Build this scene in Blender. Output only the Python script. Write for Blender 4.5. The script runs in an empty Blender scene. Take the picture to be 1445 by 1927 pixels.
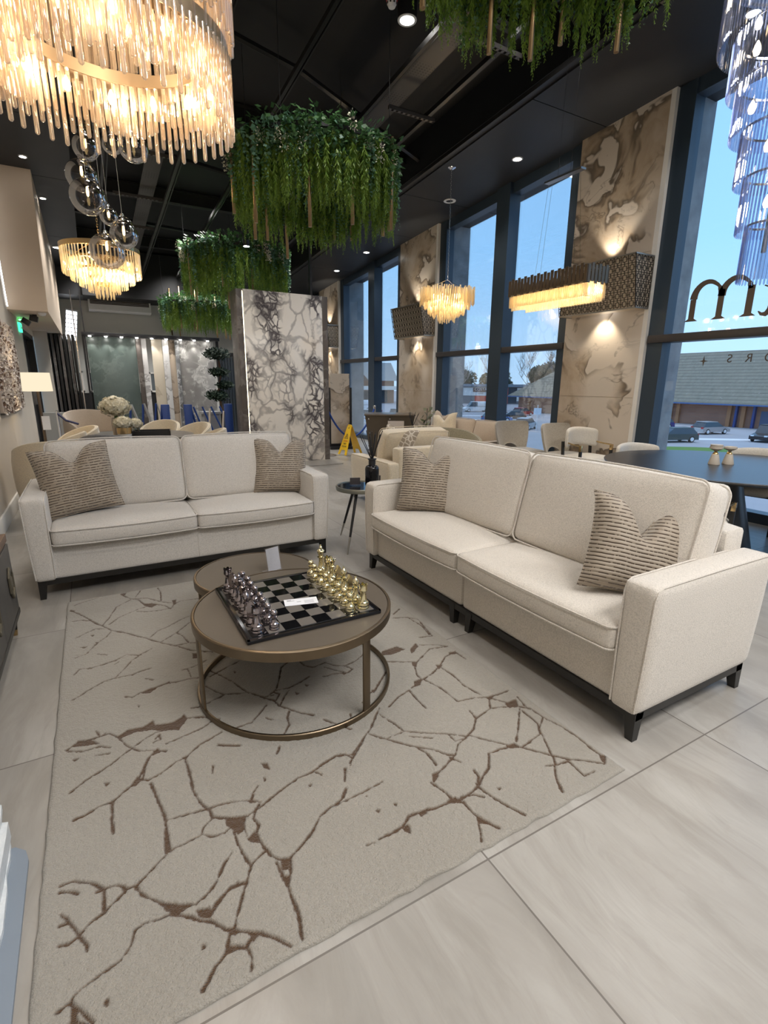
import bpy, bmesh, math, random
import numpy as np
from mathutils import Vector, Matrix, noise
from math import pi, sin, cos, radians, sqrt, atan2

sc = bpy.context.scene
COL = sc.collection
random.seed(7)

# ------------------------------------------------------------------ camera
YAW, PIT, ROL, FPX, CAMZ = radians(29.5869), radians(14.4225), radians(0.4551), 950.23, 1.45
fw = Vector((sin(YAW) * cos(PIT), cos(YAW) * cos(PIT), -sin(PIT)))
rt = Vector((cos(YAW), -sin(YAW), 0))
up = rt.cross(fw)
rt, up = cos(ROL) * rt + sin(ROL) * up, -sin(ROL) * rt + cos(ROL) * up
cam = bpy.data.objects.new('camera', bpy.data.cameras.new('camera'))
cam.data.sensor_fit = 'HORIZONTAL'
cam.data.sensor_width = 36
cam.data.lens = 36 * FPX / 1445
cam.data.clip_start = 0.05
cam.data.clip_end = 2000
m = Matrix.Identity(4)
for i in range(3):
    m[i][0], m[i][1], m[i][2] = rt[i], up[i], -fw[i]
m[2][3] = CAMZ
cam.matrix_world = m
COL.objects.link(cam)
sc.camera = cam

# ------------------------------------------------------------------ look, world
sc.view_settings.view_transform = 'Standard'
sc.view_settings.look = 'None'
sc.view_settings.exposure = 0.34
sc.view_settings.gamma = 1
sc.view_settings.use_curve_mapping = False
sc.render.film_transparent = False
cy = sc.cycles
cy.use_denoising = True
cy.max_bounces = 10
cy.diffuse_bounces = 4
cy.glossy_bounces = 4
cy.transmission_bounces = 6
cy.transparent_max_bounces = 24
cy.sample_clamp_indirect = 6
cy.caustics_reflective = False
cy.caustics_refractive = False

w = bpy.data.worlds.new('dusk_sky')
sc.world = w
w.use_nodes = True
wn = w.node_tree
wn.nodes.clear()
tc = wn.nodes.new('ShaderNodeTexCoord')
sx = wn.nodes.new('ShaderNodeSeparateXYZ')
cr = wn.nodes.new('ShaderNodeValToRGB')
nz = wn.nodes.new('ShaderNodeTexNoise')
mx = wn.nodes.new('ShaderNodeMix')
bg = wn.nodes.new('ShaderNodeBackground')
wo = wn.nodes.new('ShaderNodeOutputWorld')
mx.data_type = 'RGBA'
nz.inputs['Scale'].default_value = 2.2
wn.links.new(tc.outputs['Generated'], sx.inputs[0])
wn.links.new(tc.outputs['Generated'], nz.inputs['Vector'])
wn.links.new(sx.outputs['Z'], cr.inputs['Fac'])
e = cr.color_ramp.elements
e[0].position = 0.0
e[0].color = (.46, .70, .98, 1)
e[1].position = 0.9
e[1].color = (1.0, 1.05, 1.15, 1)
k = e.new(.22)
k.color = (.30, .60, 1.0, 1)
k = e.new(.62)
k.color = (.24, .50, .92, 1)
mx.inputs['A'].default_value = (1, 1, 1, 1)
mx.blend_type = 'MULTIPLY'
mx.inputs['Factor'].default_value = .12
wn.links.new(cr.outputs['Color'], mx.inputs['A'])
wn.links.new(nz.outputs['Fac'], mx.inputs['B'])
wn.links.new(mx.outputs['Result'], bg.inputs['Color'])
bg.inputs['Strength'].default_value = 1.2
wn.links.new(bg.outputs[0], wo.inputs[0])


def lamp(kind, loc, energy, color=(1, 1, 1), name='room_light', **kw):
    d = bpy.data.lights.new(name, kind)
    d.energy = energy
    d.color = color
    for a, b in kw.items():
        setattr(d, a, b)
    o = bpy.data.objects.new(name, d)
    o.location = loc
    COL.objects.link(o)
    return o


# ceiling downlights of the showroom, in rows; they shine straight down from under the black roof
DOWN_W = 66
WARM = (1.0, .90, .78)
NEUT = (1.0, .97, .94)
def ceil_z(y): return 5.3 - .067 * y
def sof_z(y): return 4.925 - .0672 * y
for gx in (.35, 2.1, 3.9):
    for gy in (-3.6, -1.6, .3, 2.3, 4.4, 7.2, 10.0, 12.2, 13.95):  # last row is added to brighten the back wall
        lamp('SPOT', (gx, gy, ceil_z(gy) - .32), DOWN_W * (1.0 if gy < 3 else 1.0 if gy < 6 else 1.7 if gy < 9 else 2.7), NEUT, 'ceiling_spot',
             spot_size=radians(125), spot_blend=.8, shadow_soft_size=.20)
for gy in (-2.7, 0, 3.2, 6.17, 7.74, 10.77, 12.35):
    lamp('SPOT', (5.62, gy, sof_z(gy) - .04), 46, NEUT, 'soffit_spot', spot_size=radians(120), spot_blend=.8, shadow_soft_size=.07)
# added unseen area fill behind the camera: more ambient light, softer shadows
a = lamp('AREA', (2.4, -1.6, 4.6), 190, NEUT, 'added_fill_light', shape='RECTANGLE', size=3.6, size_y=1.6)


# ------------------------------------------------------------------ mesh builder
class MB:
    def __init__(s):
        s.v, s.f, s.mi, s.sm = [], [], [], []

    def add(s, vs, fs, mi=0, smooth=False, X=None):
        b = len(s.v)
        if X is not None:
            vs = [X @ Vector(p) for p in vs]
        s.v += [tuple(p) for p in vs]
        for q in fs:
            s.f.append(tuple(b + i for i in q))
            s.mi.append(mi)
            s.sm.append(smooth)
        return s

    def box(s, x0, x1, y0, y1, z0, z1, bv=0, mi=0, X=None, seg=2):
        if bv <= 0:
            vs = [(x, y, z) for x in (x0, x1) for y in (y0, y1) for z in (z0, z1)]
            fs = [(0, 1, 3, 2), (4, 6, 7, 5), (0, 4, 5, 1), (2, 3, 7, 6), (0, 2, 6, 4), (1, 5, 7, 3)]
            return s.add(vs, fs, mi, False, X)
        bm = bmesh.new()
        bmesh.ops.create_cube(bm, size=1)
        for q in bm.verts:
            q.co = Vector(((x0 + x1) / 2 + q.co.x * (x1 - x0), (y0 + y1) / 2 + q.co.y * (y1 - y0), (z0 + z1) / 2 + q.co.z * (z1 - z0)))
        bmesh.ops.bevel(bm, geom=bm.edges[:], offset=bv, segments=seg, profile=.5, affect='EDGES')
        bmesh.ops.recalc_face_normals(bm, faces=bm.faces[:])
        bm.verts.index_update()
        s.add([q.co.copy() for q in bm.verts], [[q.index for q in f.verts] for f in bm.faces], mi, True, X)
        bm.free()
        return s

    def tube(s, pts, r, n=8, closed=False, mi=0, X=None, cap=True, rs=None):
        pts = [Vector(p) for p in pts]
        N = len(pts)
        vs, fs = [], []
        ref = None
        for i, p in enumerate(pts):
            a = pts[(i - 1) % N] if (closed or i > 0) else p
            b = pts[(i + 1) % N] if (closed or i < N - 1) else p
            t = (b - a).normalized()
            if ref is None:
                ref = Vector((0, 0, 1)) if abs(t.z) < .9 else Vector((1, 0, 0))
            u = ref - t * ref.dot(t)
            if u.length < 1e-4:
                u = t.orthogonal()
            u.normalize()
            ref = u
            w_ = t.cross(u)
            rr = rs[i] if rs else r
            for k in range(n):
                a_ = 2 * pi * k / n
                vs.append(p + (u * cos(a_) + w_ * sin(a_)) * rr)
        for i in range(N if closed else N - 1):
            for k in range(n):
                j = (i + 1) % N
                fs.append((i * n + k, i * n + (k + 1) % n, j * n + (k + 1) % n, j * n + k))
        if cap and not closed:
            fs.append(tuple(range(n))[::-1])
            fs.append(tuple((N - 1) * n + k for k in range(n)))
        return s.add(vs, fs, mi, True, X)

    def lathe(s, prof, n=24, c=(0, 0, 0), mi=0, X=None, smooth=True, a0=0, sx=1, sy=1):
        vs, fs = [], []
        for r, z in prof:
            for k in range(n):
                a = 2 * pi * k / n + a0
                vs.append((c[0] + r * cos(a) * sx, c[1] + r * sin(a) * sy, c[2] + z))
        for i in range(len(prof) - 1):
            for k in range(n):
                fs.append((i * n + k, i * n + (k + 1) % n, (i + 1) * n + (k + 1) % n, (i + 1) * n + k))
        ringp = tuple(prof[0]) == tuple(prof[-1])
        if prof[0][0] > 1e-5 and not ringp:
            fs.append(tuple(range(n))[::-1])
        if prof[-1][0] > 1e-5 and not ringp:
            fs.append(tuple((len(prof) - 1) * n + k for k in range(n)))
        return s.add(vs, fs, mi, smooth, X)

    def cyl(s, x, y, z0, z1, r, n=16, mi=0, X=None, r2=None):
        return s.lathe([(r, z0), (r if r2 is None else r2, z1)], n, (x, y, 0), mi, X, True)

    def prism(s, poly, h0, h1, ax='z', mi=0, X=None, smooth=False):
        n = len(poly)
        def P(a, b, h):
            return {'z': (a, b, h), 'y': (a, h, b), 'x': (h, a, b)}[ax]
        vs = [P(a, b, h0) for a, b in poly] + [P(a, b, h1) for a, b in poly]
        fs = [tuple(range(n))[::-1], tuple(range(n, 2 * n))] + [(i, (i + 1) % n, n + (i + 1) % n, n + i) for i in range(n)]
        return s.add(vs, fs, mi, smooth, X)

    def soft(s, w, d, h, r, crown=0, side=0, n=14, c=(0, 0, 0), X=None, mi=0, fn=None, fb=1.0):
        """a soft upholstered block: rounded edges, the broad faces crowned"""
        hx, hy, hz = w / 2, d / 2, h / 2
        idx, vs, fs = {}, [], []
        def cl(t): return sin(t * pi / 2) if abs(t) < 1 else t
        def vert(p):
            k_ = tuple(round(a * n) for a in p)
            if k_ in idx:
                return idx[k_]
            q = Vector((cl(p[0]) * hx, cl(p[1]) * hy, cl(p[2]) * hz))
            inn = Vector((max(-(hx - r), min(hx - r, q.x)), max(-(hy - r), min(hy - r, q.y)), max(-(hz - r), min(hz - r, q.z))))
            dd = q - inn
            if dd.length > 1e-6:
                q = inn + dd.normalized() * r
            u, v_, ww = q.x / hx, q.y / hy, q.z / hz
            cz = crown * (1 - u * u) * (1 - v_ * v_)
            if q.z >= 0:
                q.z += cz * ww
            else:
                q.z += cz * ww * fb
            q.y += side * (1 - u * u) * (1 - ww * ww) * v_
            q.x += side * (1 - v_ * v_) * (1 - ww * ww) * u
            if fn:
                q = fn(q, u, v_, ww)
            idx[k_] = len(vs)
            vs.append(q)
            return idx[k_]
        rng = [-1 + 2 * i / n for i in range(n + 1)]
        for ax in range(3):
            for sg in (-1, 1):
                for i in range(n):
                    for j in range(n):
                        quad = []
                        for a, b in ((i, j), (i + 1, j), (i + 1, j + 1), (i, j + 1)):
                            p = [0, 0, 0]
                            p[ax] = sg
                            p[(ax + 1) % 3] = rng[a]
                            p[(ax + 2) % 3] = rng[b]
                            quad.append(vert(p))
                        fs.append(quad if sg > 0 else quad[::-1])
        vs = [q + Vector(c) for q in vs]
        return s.add(vs, fs, mi, True, X)

    def build(s, name, mats, parent=None, loc=None, rz=0, kind=None):
        me = bpy.data.meshes.new(name)
        me.from_pydata(s.v, [], s.f)
        if not isinstance(mats, (list, tuple)):
            mats = [mats]
        for q in mats:
            me.materials.append(q)
        me.polygons.foreach_set('material_index', s.mi)
        me.polygons.foreach_set('use_smooth', s.sm)
        me.update()
        o = bpy.data.objects.new(name, me)
        COL.objects.link(o)
        if parent is not None:
            o.parent = parent
        if loc is not None:
            o.location = loc
        o.rotation_euler.z = rz
        if kind:
            o['kind'] = kind
        if any(s.sm):
            try:
                me.set_sharp_from_angle(angle=radians(42))
            except Exception:
                pass
        return o


def tag(o, label=None, cat=None, group=None, kind=None):
    if label: o['label'] = label
    if cat: o['category'] = cat
    if group: o['group'] = group
    if kind: o['kind'] = kind
    return o


def thing(name, label, cat, loc=(0, 0, 0), rz=0, group=None):
    o = bpy.data.objects.new(name, None)
    o.empty_display_size = .1
    COL.objects.link(o)
    o.location = loc
    o.rotation_euler.z = rz
    return tag(o, label, cat, group)


KIDS = {}
def copy_tree(o, parent=None):
    c = o.copy()
    COL.objects.link(c)
    if parent is not None:
        c.parent = parent
    for ch in [q for q in bpy.data.objects if q.parent == o]:
        copy_tree(ch, c)
    return c


def dup(o, loc, rz=0, label=None, group=None):
    c = copy_tree(o)
    c.location = loc
    c.rotation_euler = (0, 0, rz)
    if label: c['label'] = label
    if group: c['group'] = group
    return c


def T(x, y, z): return Matrix.Translation((x, y, z))
def R(a, ax): return Matrix.Rotation(a, 4, ax)
def arc(cx, cy, r, a0, a1, n, z=0): return [(cx + r * cos(a0 + (a1 - a0) * i / n), cy + r * sin(a0 + (a1 - a0) * i / n), z) for i in range(n + 1)]


# ------------------------------------------------------------------ materials
class NT:
    def __init__(s, name):
        s.m = bpy.data.materials.new(name)
        s.m.use_nodes = True
        s.t = s.m.node_tree
        s.t.nodes.clear()
        s.out = s.t.nodes.new('ShaderNodeOutputMaterial')

    def n(s, ty, props=None, **inp):
        q = s.t.nodes.new('ShaderNode' + ty)
        for a, b in (props or {}).items():
            setattr(q, a, b)
        for a, b in inp.items():
            a = a.replace('_', ' ')
            s.set(q, a, b)
        return q

    def set(s, q, a, b):
        sock = q.inputs[int(a)] if a.isdigit() else q.inputs[a]
        if hasattr(b, 'is_output') or isinstance(b, bpy.types.NodeSocket):
            s.t.links.new(b, sock)
        elif isinstance(b, bpy.types.Node):
            s.t.links.new(b.outputs[0], sock)
        else:
            if isinstance(b, (tuple, list)) and len(b) == 3 and sock.type == 'RGBA':
                b = tuple(b) + (1,)
            sock.default_value = b

    def math(s, op, a, b=None, c=None):
        q = s.t.nodes.new('ShaderNodeMath')
        q.operation = op
        for i, k_ in enumerate((a, b, c)):
            if k_ is not None:
                s.set(q, str(i), k_)
        return q.outputs[0]

    def mix(s, f, a, b, blend='MIX'):
        q = s.t.nodes.new('ShaderNodeMix')
        q.data_type = 'RGBA'
        q.blend_type = blend
        s.set(q, 'Factor', f)
        for nm, k_ in (('A', a), ('B', b)):
            sock = [z for z in q.inputs if z.name == nm and z.type == 'RGBA'][0]
            if isinstance(k_, (tuple, list)):
                sock.default_value = tuple(k_) + ((1,) if len(k_) == 3 else ())
            else:
                s.t.links.new(k_ if not isinstance(k_, bpy.types.Node) else k_.outputs[0], sock)
        return [z for z in q.outputs if z.type == 'RGBA'][0]

    def obj(s): return s.n('TexCoord').outputs['Object']

    def map(s, vec, sc=(1, 1, 1), rot=(0, 0, 0), loc=(0, 0, 0)):
        return s.n('Mapping', Vector=vec, Scale=sc, Rotation=rot, Location=loc).outputs[0]

    def noise(s, vec, scale, detail=2, rough=.5, dist=0):
        return s.n('TexNoise', Vector=vec, Scale=scale, Detail=detail, Roughness=rough, Distortion=dist)

    def ramp(s, fac, stops):
        q = s.n('ValToRGB', Fac=fac)
        el = q.color_ramp.elements
        while len(el) < len(stops):
            el.new(.5)
        for i, (p, c) in enumerate(stops):
            el[i].position = p
            el[i].color = (c, c, c, 1) if isinstance(c, (int, float)) else tuple(c) + (1,)
        return q.outputs[0]

    def warp(s, vec, scale, amt):
        nn = s.noise(vec, scale, 3)
        sub = s.n('VectorMath', {'operation': 'SUBTRACT'})
        s.set(sub, '0', nn.outputs['Color'])
        sub.inputs[1].default_value = (.5, .5, .5)
        mul = s.n('VectorMath', {'operation': 'SCALE'})
        s.set(mul, '0', sub)
        mul.inputs['Scale'].default_value = amt
        ad = s.n('VectorMath', {'operation': 'ADD'})
        s.set(ad, '0', vec)
        s.set(ad, '1', mul)
        return ad.outputs[0]

    def bump(s, h, strength=.3, dist=.01):
        return s.n('Bump', Height=h, Strength=strength, Distance=dist).outputs[0]

    def pbr(s, col, rough=.5, metal=0, normal=None, **kw):
        q = s.n('BsdfPrincipled', Base_Color=col, Roughness=rough, Metallic=metal)
        if normal is not None:
            s.set(q, 'Normal', normal)
        for a, b in kw.items():
            s.set(q, a.replace('_', ' '), b)
        s.t.links.new(q.outputs[0], s.out.inputs[0])
        return s.m


def lin(*c):
    """photo-like 0..255 colour to linear"""
    return tuple(((x / 255) / 12.92 if x / 255 <= .04045 else ((x / 255 + .055) / 1.055) ** 2.4) for x in c)


def plain(name, c, rough=.5, metal=0, nscale=8, namt=.06, **kw):
    t = NT(name)
    v = t.obj()
    nn = t.noise(v, nscale, 4)
    col = t.mix(nn.outputs[0], tuple(x * (1 - namt) for x in c), tuple(min(1, x * (1 + namt)) for x in c))
    rr = t.math('MULTIPLY_ADD', nn.outputs[0], .08, rough - .04)
    return t.pbr(col, rr, metal, **kw)


def fabric(name, c, scale=1.0, bump=.35, var=.10, rough=.9, sheen=.25):
    t = NT(name)
    v = t.obj()
    fine = t.noise(v, 420 * scale, 1)
    mid = t.noise(v, 95 * scale, 3, .6)
    big = t.noise(v, 3, 2)
    knots = t.n('TexVoronoi', {'feature': 'F1'}, Vector=v, Scale=330 * scale)
    weave = knots.outputs['Distance']
    speck = t.noise(v, 190 * scale, 1, .6)
    f = t.math('ADD', t.math('MULTIPLY', mid.outputs[0], .3), t.math('MULTIPLY', weave, .06))
    f = t.math('ADD', f, t.math('MULTIPLY', t.math('SUBTRACT', speck.outputs[0], .5), 1.3))
    f = t.math('ADD', f, .33)
    f = t.math('ADD', f, t.math('MULTIPLY', big.outputs[0], .15))
    col = t.ramp(f, [(.25, tuple(x * (1 - 1.5 * var) for x in c)), (.55, c), (.85, tuple(min(1, x * (1 + var)) for x in c))])
    h = t.math('ADD', t.math('MULTIPLY', weave, -.9), t.math('ADD', fine.outputs[0], speck.outputs[0]))
    return t.pbr(col, rough, 0, t.bump(h, bump, .002), Sheen_Weight=sheen, Sheen_Roughness=.5)


def emit(name, c, s):
    t = NT(name)
    q = t.n('Emission', Color=c, Strength=s)
    t.t.links.new(q.outputs[0], t.out.inputs[0])
    return t.m


def crystal(name, tint=(1, .95, .88), tr=.45, gl=.3, body=(1, .93, .82), rough=.08, tl=.55):
    """clear cut glass: light passes, glints on the surface and is scattered by the facets"""
    t = NT(name)
    a = t.n('BsdfTransparent', Color=tint)
    g = t.n('BsdfGlossy', Color=(1, 1, 1), Roughness=rough)
    d = t.n('BsdfDiffuse', Color=body)
    l_ = t.n('BsdfTranslucent', Color=body)
    m1 = t.n('MixShader', Fac=tl)
    t.set(m1, '1', d); t.set(m1, '2', l_)
    lw = t.n('LayerWeight', Blend=.35)
    gf = t.math('MULTIPLY_ADD', lw.outputs['Facing'], .6, gl * .5)
    m2 = t.n('MixShader', Fac=gf)
    t.set(m2, '1', m1); t.set(m2, '2', g)
    ff = t.math('MULTIPLY', t.math('SUBTRACT', 1.0, lw.outputs['Facing']), tr * 1.35)
    m3 = t.n('MixShader', Fac=ff)
    t.set(m3, '1', m2); t.set(m3, '2', a)
    t.t.links.new(m3.outputs[0], t.out.inputs[0])
    return t.m


def clear(name, tint=(1, 1, 1), base=.04, rough=.0, k=1.0):
    t = NT(name)
    a = t.n('BsdfTransparent', Color=tint)
    g = t.n('BsdfGlossy', Color=(1, 1, 1), Roughness=rough)
    fr = t.n('Fresnel', IOR=1.5)
    f = t.math('MULTIPLY_ADD', fr.outputs[0], k, base)
    mxs = t.n('MixShader', Fac=f)
    t.set(mxs, '1', a); t.set(mxs, '2', g)
    t.t.links.new(mxs.outputs[0], t.out.inputs[0])
    return t.m


def marble(name, base, v1, v2, scale=1.0, w1=.035, w2=.02, cloud=.3, rough=.22, rot=(0, .5, .3), stretch=(1, 1, 1), seed=0, warp=.7):
    t = NT(name)
    v = t.map(t.obj(), tuple(scale * s_ for s_ in stretch), rot, (seed, seed * .7, seed * 1.3))
    vw = t.warp(v, 1.1, warp)
    vw2 = t.warp(vw, 5, .10)
    # broad one-sided patches: a crisp dark edge that fades away inward
    n1 = t.noise(vw2, 1.0, 4, .6)
    patch = t.ramp(n1.outputs[0], [(.485, 0), (.50, .95), (.60, .8), (.74, .2)])
    edge = t.ramp(n1.outputs[0], [(.480, 0), (.492, 1), (.53, 0)])
    n3 = t.noise(vw2, 9, 4, .65)
    patch = t.math('MULTIPLY', patch, t.math('MULTIPLY_ADD', n3.outputs[0], .9, .35))
    msk = t.ramp(t.noise(v, 1.2, 2).outputs[0], [(.36, 0), (.46, 1)])
    patch = t.math('MINIMUM', t.math('MULTIPLY', patch, msk), 1.0)
    n2 = t.noise(vw, 1.5, 5, .6, .4)
    r2 = t.ramp(t.math('ABSOLUTE', t.math('SUBTRACT', n2.outputs[0], .52)), [(0, 1), (w2 * .5, .3), (w2, 0)])
    r2 = t.math('MULTIPLY', r2, t.ramp(t.noise(v, 2.0, 2).outputs[0], [(.45, 0), (.6, 1)]))
    cl_ = t.ramp(t.noise(vw, 1.3, 4).outputs[0], [(.35, 0), (.75, 1)])
    c0 = t.mix(t.math('MULTIPLY', cl_, cloud * .6), base, v2)
    c1 = t.mix(patch, c0, v2)
    c2 = t.mix(t.math('MULTIPLY', t.math('MULTIPLY', edge, msk), .85), c1, v1)
    c3 = t.mix(t.math('MULTIPLY', r2, .6), c2, v1)
    return t.pbr(c3, rough)


def arabescato(name):
    t = NT(name)
    v = t.map(t.obj(), (1, 1, 1), (0, 0, 0), (3.1, 0, 1.7))
    vw = t.warp(v, 2.2, .42)
    vw = t.warp(vw, 9, .05)
    d = t.map(vw, (2.7, 2.7, 2.0), (0, .5, 0))
    vo = t.n('TexVoronoi', {'feature': 'DISTANCE_TO_EDGE'}, Vector=d, Scale=1.0)
    vo2 = t.n('TexVoronoi', {'feature': 'DISTANCE_TO_EDGE'}, Vector=d, Scale=3.4)
    # brecciated bands run through the slab: there the veins are dense and thick
    band = t.noise(t.map(v, (1.5, 1.5, .9), (0, .6, 0)), 1.25, 2, .5, .6)
    bm = t.ramp(band.outputs[0], [(.46, 0), (.58, 1)])
    e1 = t.ramp(vo.outputs['Distance'], [(0, 1), (.03, .8), (.065, 0)])
    thick = t.ramp(vo.outputs['Distance'], [(0, 1), (.07, .8), (.16, 0)])
    e2 = t.ramp(vo2.outputs['Distance'], [(0, 1), (.07, .8), (.16, 0)])
    a = t.math('MULTIPLY', e1, t.math('MULTIPLY_ADD', bm, .5, .5))
    b = t.math('MULTIPLY', t.math('MAXIMUM', e2, t.math('MULTIPLY', thick, .65)), bm)
    f = t.math('MINIMUM', t.math('MAXIMUM', a, b), 1.0)
    tone = t.noise(v, 1.7, 2)
    vein = t.mix(tone.outputs[0], (.030, .026, .036), (.13, .11, .11))
    basec = t.mix(t.noise(vw, 3, 4).outputs[0], (.80, .74, .66), (.88, .83, .76))
    return t.pbr(t.mix(f, basec, vein), .18)


CREAM = fabric('woven_cream_fabric', (.60, .57, .53), 1.0, .5, .12)
CREAM2 = fabric('woven_ivory_fabric', (.62, .575, .515), 1.0, .5, .12)
BOUCLE = fabric('ivory_boucle', (.66, .62, .55), .6, .6, .08)
VELV_G = fabric('grey_beige_velvet', (.36, .33, .28), .6, .15, .16, .7, .6)
VELV_C = fabric('cream_velvet', (.60, .51, .37), .6, .15, .10, .7, .6)
VELV_B = fabric('blush_beige_fabric', (.50, .41, .32), .8, .25, .10)
VELV_O = fabric('olive_beige_velvet', (.30, .265, .18), .6, .15, .2, .7, .6)
VELV_S = fabric('slate_grey_velvet', (.17, .17, .175), .6, .15, .2, .7, .6)
TAUPE = fabric('taupe_weave', (.42, .34, .26), .8, .25, .10)
BLKWOOD = plain('black_stained_wood', (.012, .011, .010), .38, nscale=20, namt=.3)
BLKMET = plain('black_painted_metal', (.014, .014, .016), .42)
BRASS = plain('brushed_brass', (.62, .44, .22), .24, 1, nscale=30)
BRONZE = plain('antique_bronze_metal', (.20, .155, .105), .38, 1, nscale=14, namt=.15)
CHROME = plain('polished_chrome', (.8, .8, .82), .12, 1)
WHITEP = plain('white_paint', (.72, .70, .66), .6)
WHITEPL = plain('white_plastic', (.75, .76, .78), .35)
PAPER = plain('white_card', (.85, .86, .9), .55)
GREYP = plain('grey_wall_paint', (.55, .55, .52), .75, nscale=2)
BEIGEP = plain('beige_wall_paint', (.56, .50, .42), .75, nscale=2)
CEILB = plain('matt_black_ceiling', (.0035, .0035, .004), .7, nscale=3, namt=.4)
SOFB = plain('black_soffit_panel', (.013, .014, .017), .55, nscale=2, namt=.15)
BEAMB = plain('black_painted_steel', (.010, .0095, .009), .45, nscale=8, namt=.35)
ALU = plain('anthracite_blue_aluminium', (.040, .060, .085), .38, .3, nscale=5)
STONEX = plain('grey_concrete_cladding', (.30, .33, .35), .8, nscale=5, namt=.5)
BULB = emit('warm_bulb_glow', (1.0, .74, .42), 15)
BULBW = emit('downlight_glow', (1.0, .96, .90), 22)
LED = emit('warm_led_strip', (1.0, .86, .58), 5)
LEDW = emit('cool_led_panel', (.92, .95, 1.0), 4)
CRY_W = crystal('amber_glass_rod', (1, .93, .85), .48, .6, (1.0, .86, .70), .06)
CRY_C = crystal('clear_cut_crystal', (1, .96, .88), .35, .3, (1.0, .86, .58), .08)
CRY_B = crystal('smoky_clear_crystal', (.78, .83, .95), .68, .9, (.12, .13, .18), .05)
SMOKE = clear('smoked_glass_globe', (.70, .67, .65), .02, .0, .5)
PANE = clear('window_glass', (.99, 1.0, 1.0), .004, .0, .42)
ACRYL = clear('clear_acrylic', (.99, .99, 1.0), .01, .02, .5)
BLKGLASS = plain('black_gloss_glass', (.006, .006, .008), .06, nscale=3)
GOLDC = plain('champagne_gold_chrome', (.86, .78, .50), .10, 1, nscale=6, namt=.03)
GUNM = plain('gunmetal_chrome', (.36, .32, .33), .10, 1, nscale=6, namt=.08)


def mk_floor():
    t = NT('large_format_stone_tile')
    v = t.obj()
    s_ = t.n('SeparateXYZ', Vector=v)
    def grid(sock, off, w_):
        a_ = t.math('SUBTRACT', sock, off)
        b_ = t.math('DIVIDE', a_, 1.2)
        fr = t.math('FRACT', b_)
        c_ = t.math('ABSOLUTE', t.math('SUBTRACT', fr, .5))
        return t.math('GREATER_THAN', c_, .5 - w_), t.math('FLOOR', b_)
    gx, ix = grid(s_.outputs[0], -.283, .0024)
    gy, iy = grid(s_.outputs[1], .935, .0024)
    g = t.math('MAXIMUM', gx, gy)
    tile = t.math('ADD', t.math('MULTIPLY', ix, 3.7), t.math('MULTIPLY', iy, 9.1))
    cmb = t.n('CombineXYZ', Z=tile)
    ad = t.n('VectorMath', {'operation': 'ADD'})
    t.set(ad, '0', v); t.set(ad, '1', cmb)
    va = t.warp(t.map(ad.outputs[0], (1.4, .55, 1), (0, 0, .35)), 1.6, .5)
    n1 = t.noise(va, 1.6, 8, .6, .3)
    n2 = t.noise(t.warp(t.map(va, (4.2, 1.5, 1)), 2.5, .5), 2.4, 8, .68)
    c = t.ramp(n1.outputs[0], [(.30, (.25, .235, .21)), (.5, (.345, .325, .295)), (.70, (.44, .425, .395))])
    c = t.mix(t.ramp(n2.outputs[0], [(.46, 0), (.70, .55)]), c, (.25, .23, .20))
    vn = t.noise(va, 2.6, 4, .5)
    rg = t.ramp(t.math('ABSOLUTE', t.math('SUBTRACT', vn.outputs[0], .5)), [(0, .4), (.012, 0)])
    c = t.mix(t.math('MULTIPLY', rg, .25), c, (.27, .24, .20))
    c = t.mix(g, c, (.15, .135, .12))
    r = t.math('MULTIPLY_ADD', n1.outputs[0], .18, .26)
    h = t.math('SUBTRACT', t.math('MULTIPLY', n2.outputs[0], .12), g)
    return t.pbr(c, r, 0, t.bump(h, .25, .004))


def mk_rug():
    t = NT('carved_wool_rug')
    v = t.obj()
    at = t.n('Attribute', {'attribute_name': 'crack'})
    n1 = t.noise(v, 190, 2, .7)
    n2 = t.noise(v, 60, 3, .7)
    n3 = t.noise(t.map(v, (1, 1, 1)), 2.2, 3)
    base = t.mix(n3.outputs[0], (.335, .31, .265), (.43, .405, .36))
    base = t.mix(t.math('MULTIPLY', n1.outputs[0], .6), base, (.21, .19, .155))
    rib = t.n('TexWave', {'wave_type': 'BANDS', 'bands_direction': 'Y'}, Vector=v, Scale=70.0, Distortion=.5)
    brown = t.mix(rib.outputs['Fac'], (.042, .023, .012), (.120, .062, .026))
    c = t.mix(at.outputs['Fac'], base, brown)
    h = t.math('ADD', n1.outputs[0], t.math('MULTIPLY', n2.outputs[0], .5))
    return t.pbr(c, .95, 0, t.bump(h, .9, .007), Sheen_Weight=.2)


def mk_pillow():
    t = NT('dashed_velvet_cushion')
    v = t.warp(t.obj(), 9, .012)
    s_ = t.n('SeparateXYZ', Vector=v)
    row = t.math('MULTIPLY', s_.outputs[2], 56)
    rf = t.math('FRACT', row)
    ri = t.math('FLOOR', row)
    cmb = t.n('CombineXYZ', X=t.math('MULTIPLY', s_.outputs[0], 34), Y=t.math('MULTIPLY', ri, 5.3), Z=t.math('MULTIPLY', s_.outputs[1], 6))
    nn = t.noise(cmb, 1.7, 1)
    dash = t.math('MULTIPLY', t.math('GREATER_THAN', nn.outputs[0], .44), t.math('LESS_THAN', rf, .27))
    puff = t.math('SINE', t.math('MULTIPLY', rf, pi))
    n3 = t.noise(v, 7, 3)
    lw = t.n('LayerWeight', Blend=.5)
    c = t.mix(n3.outputs[0], (.255, .21, .16), (.40, .345, .275))
    c = t.mix(dash, c, (.075, .05, .035))
    c = t.mix(t.math('MULTIPLY', lw.outputs['Facing'], .0), c, (.6, .5, .4))
    return t.pbr(c, .62, 0, t.bump(t.math('SUBTRACT', puff, dash), .55, .006), Sheen_Weight=.5, Sheen_Roughness=.35)


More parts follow.
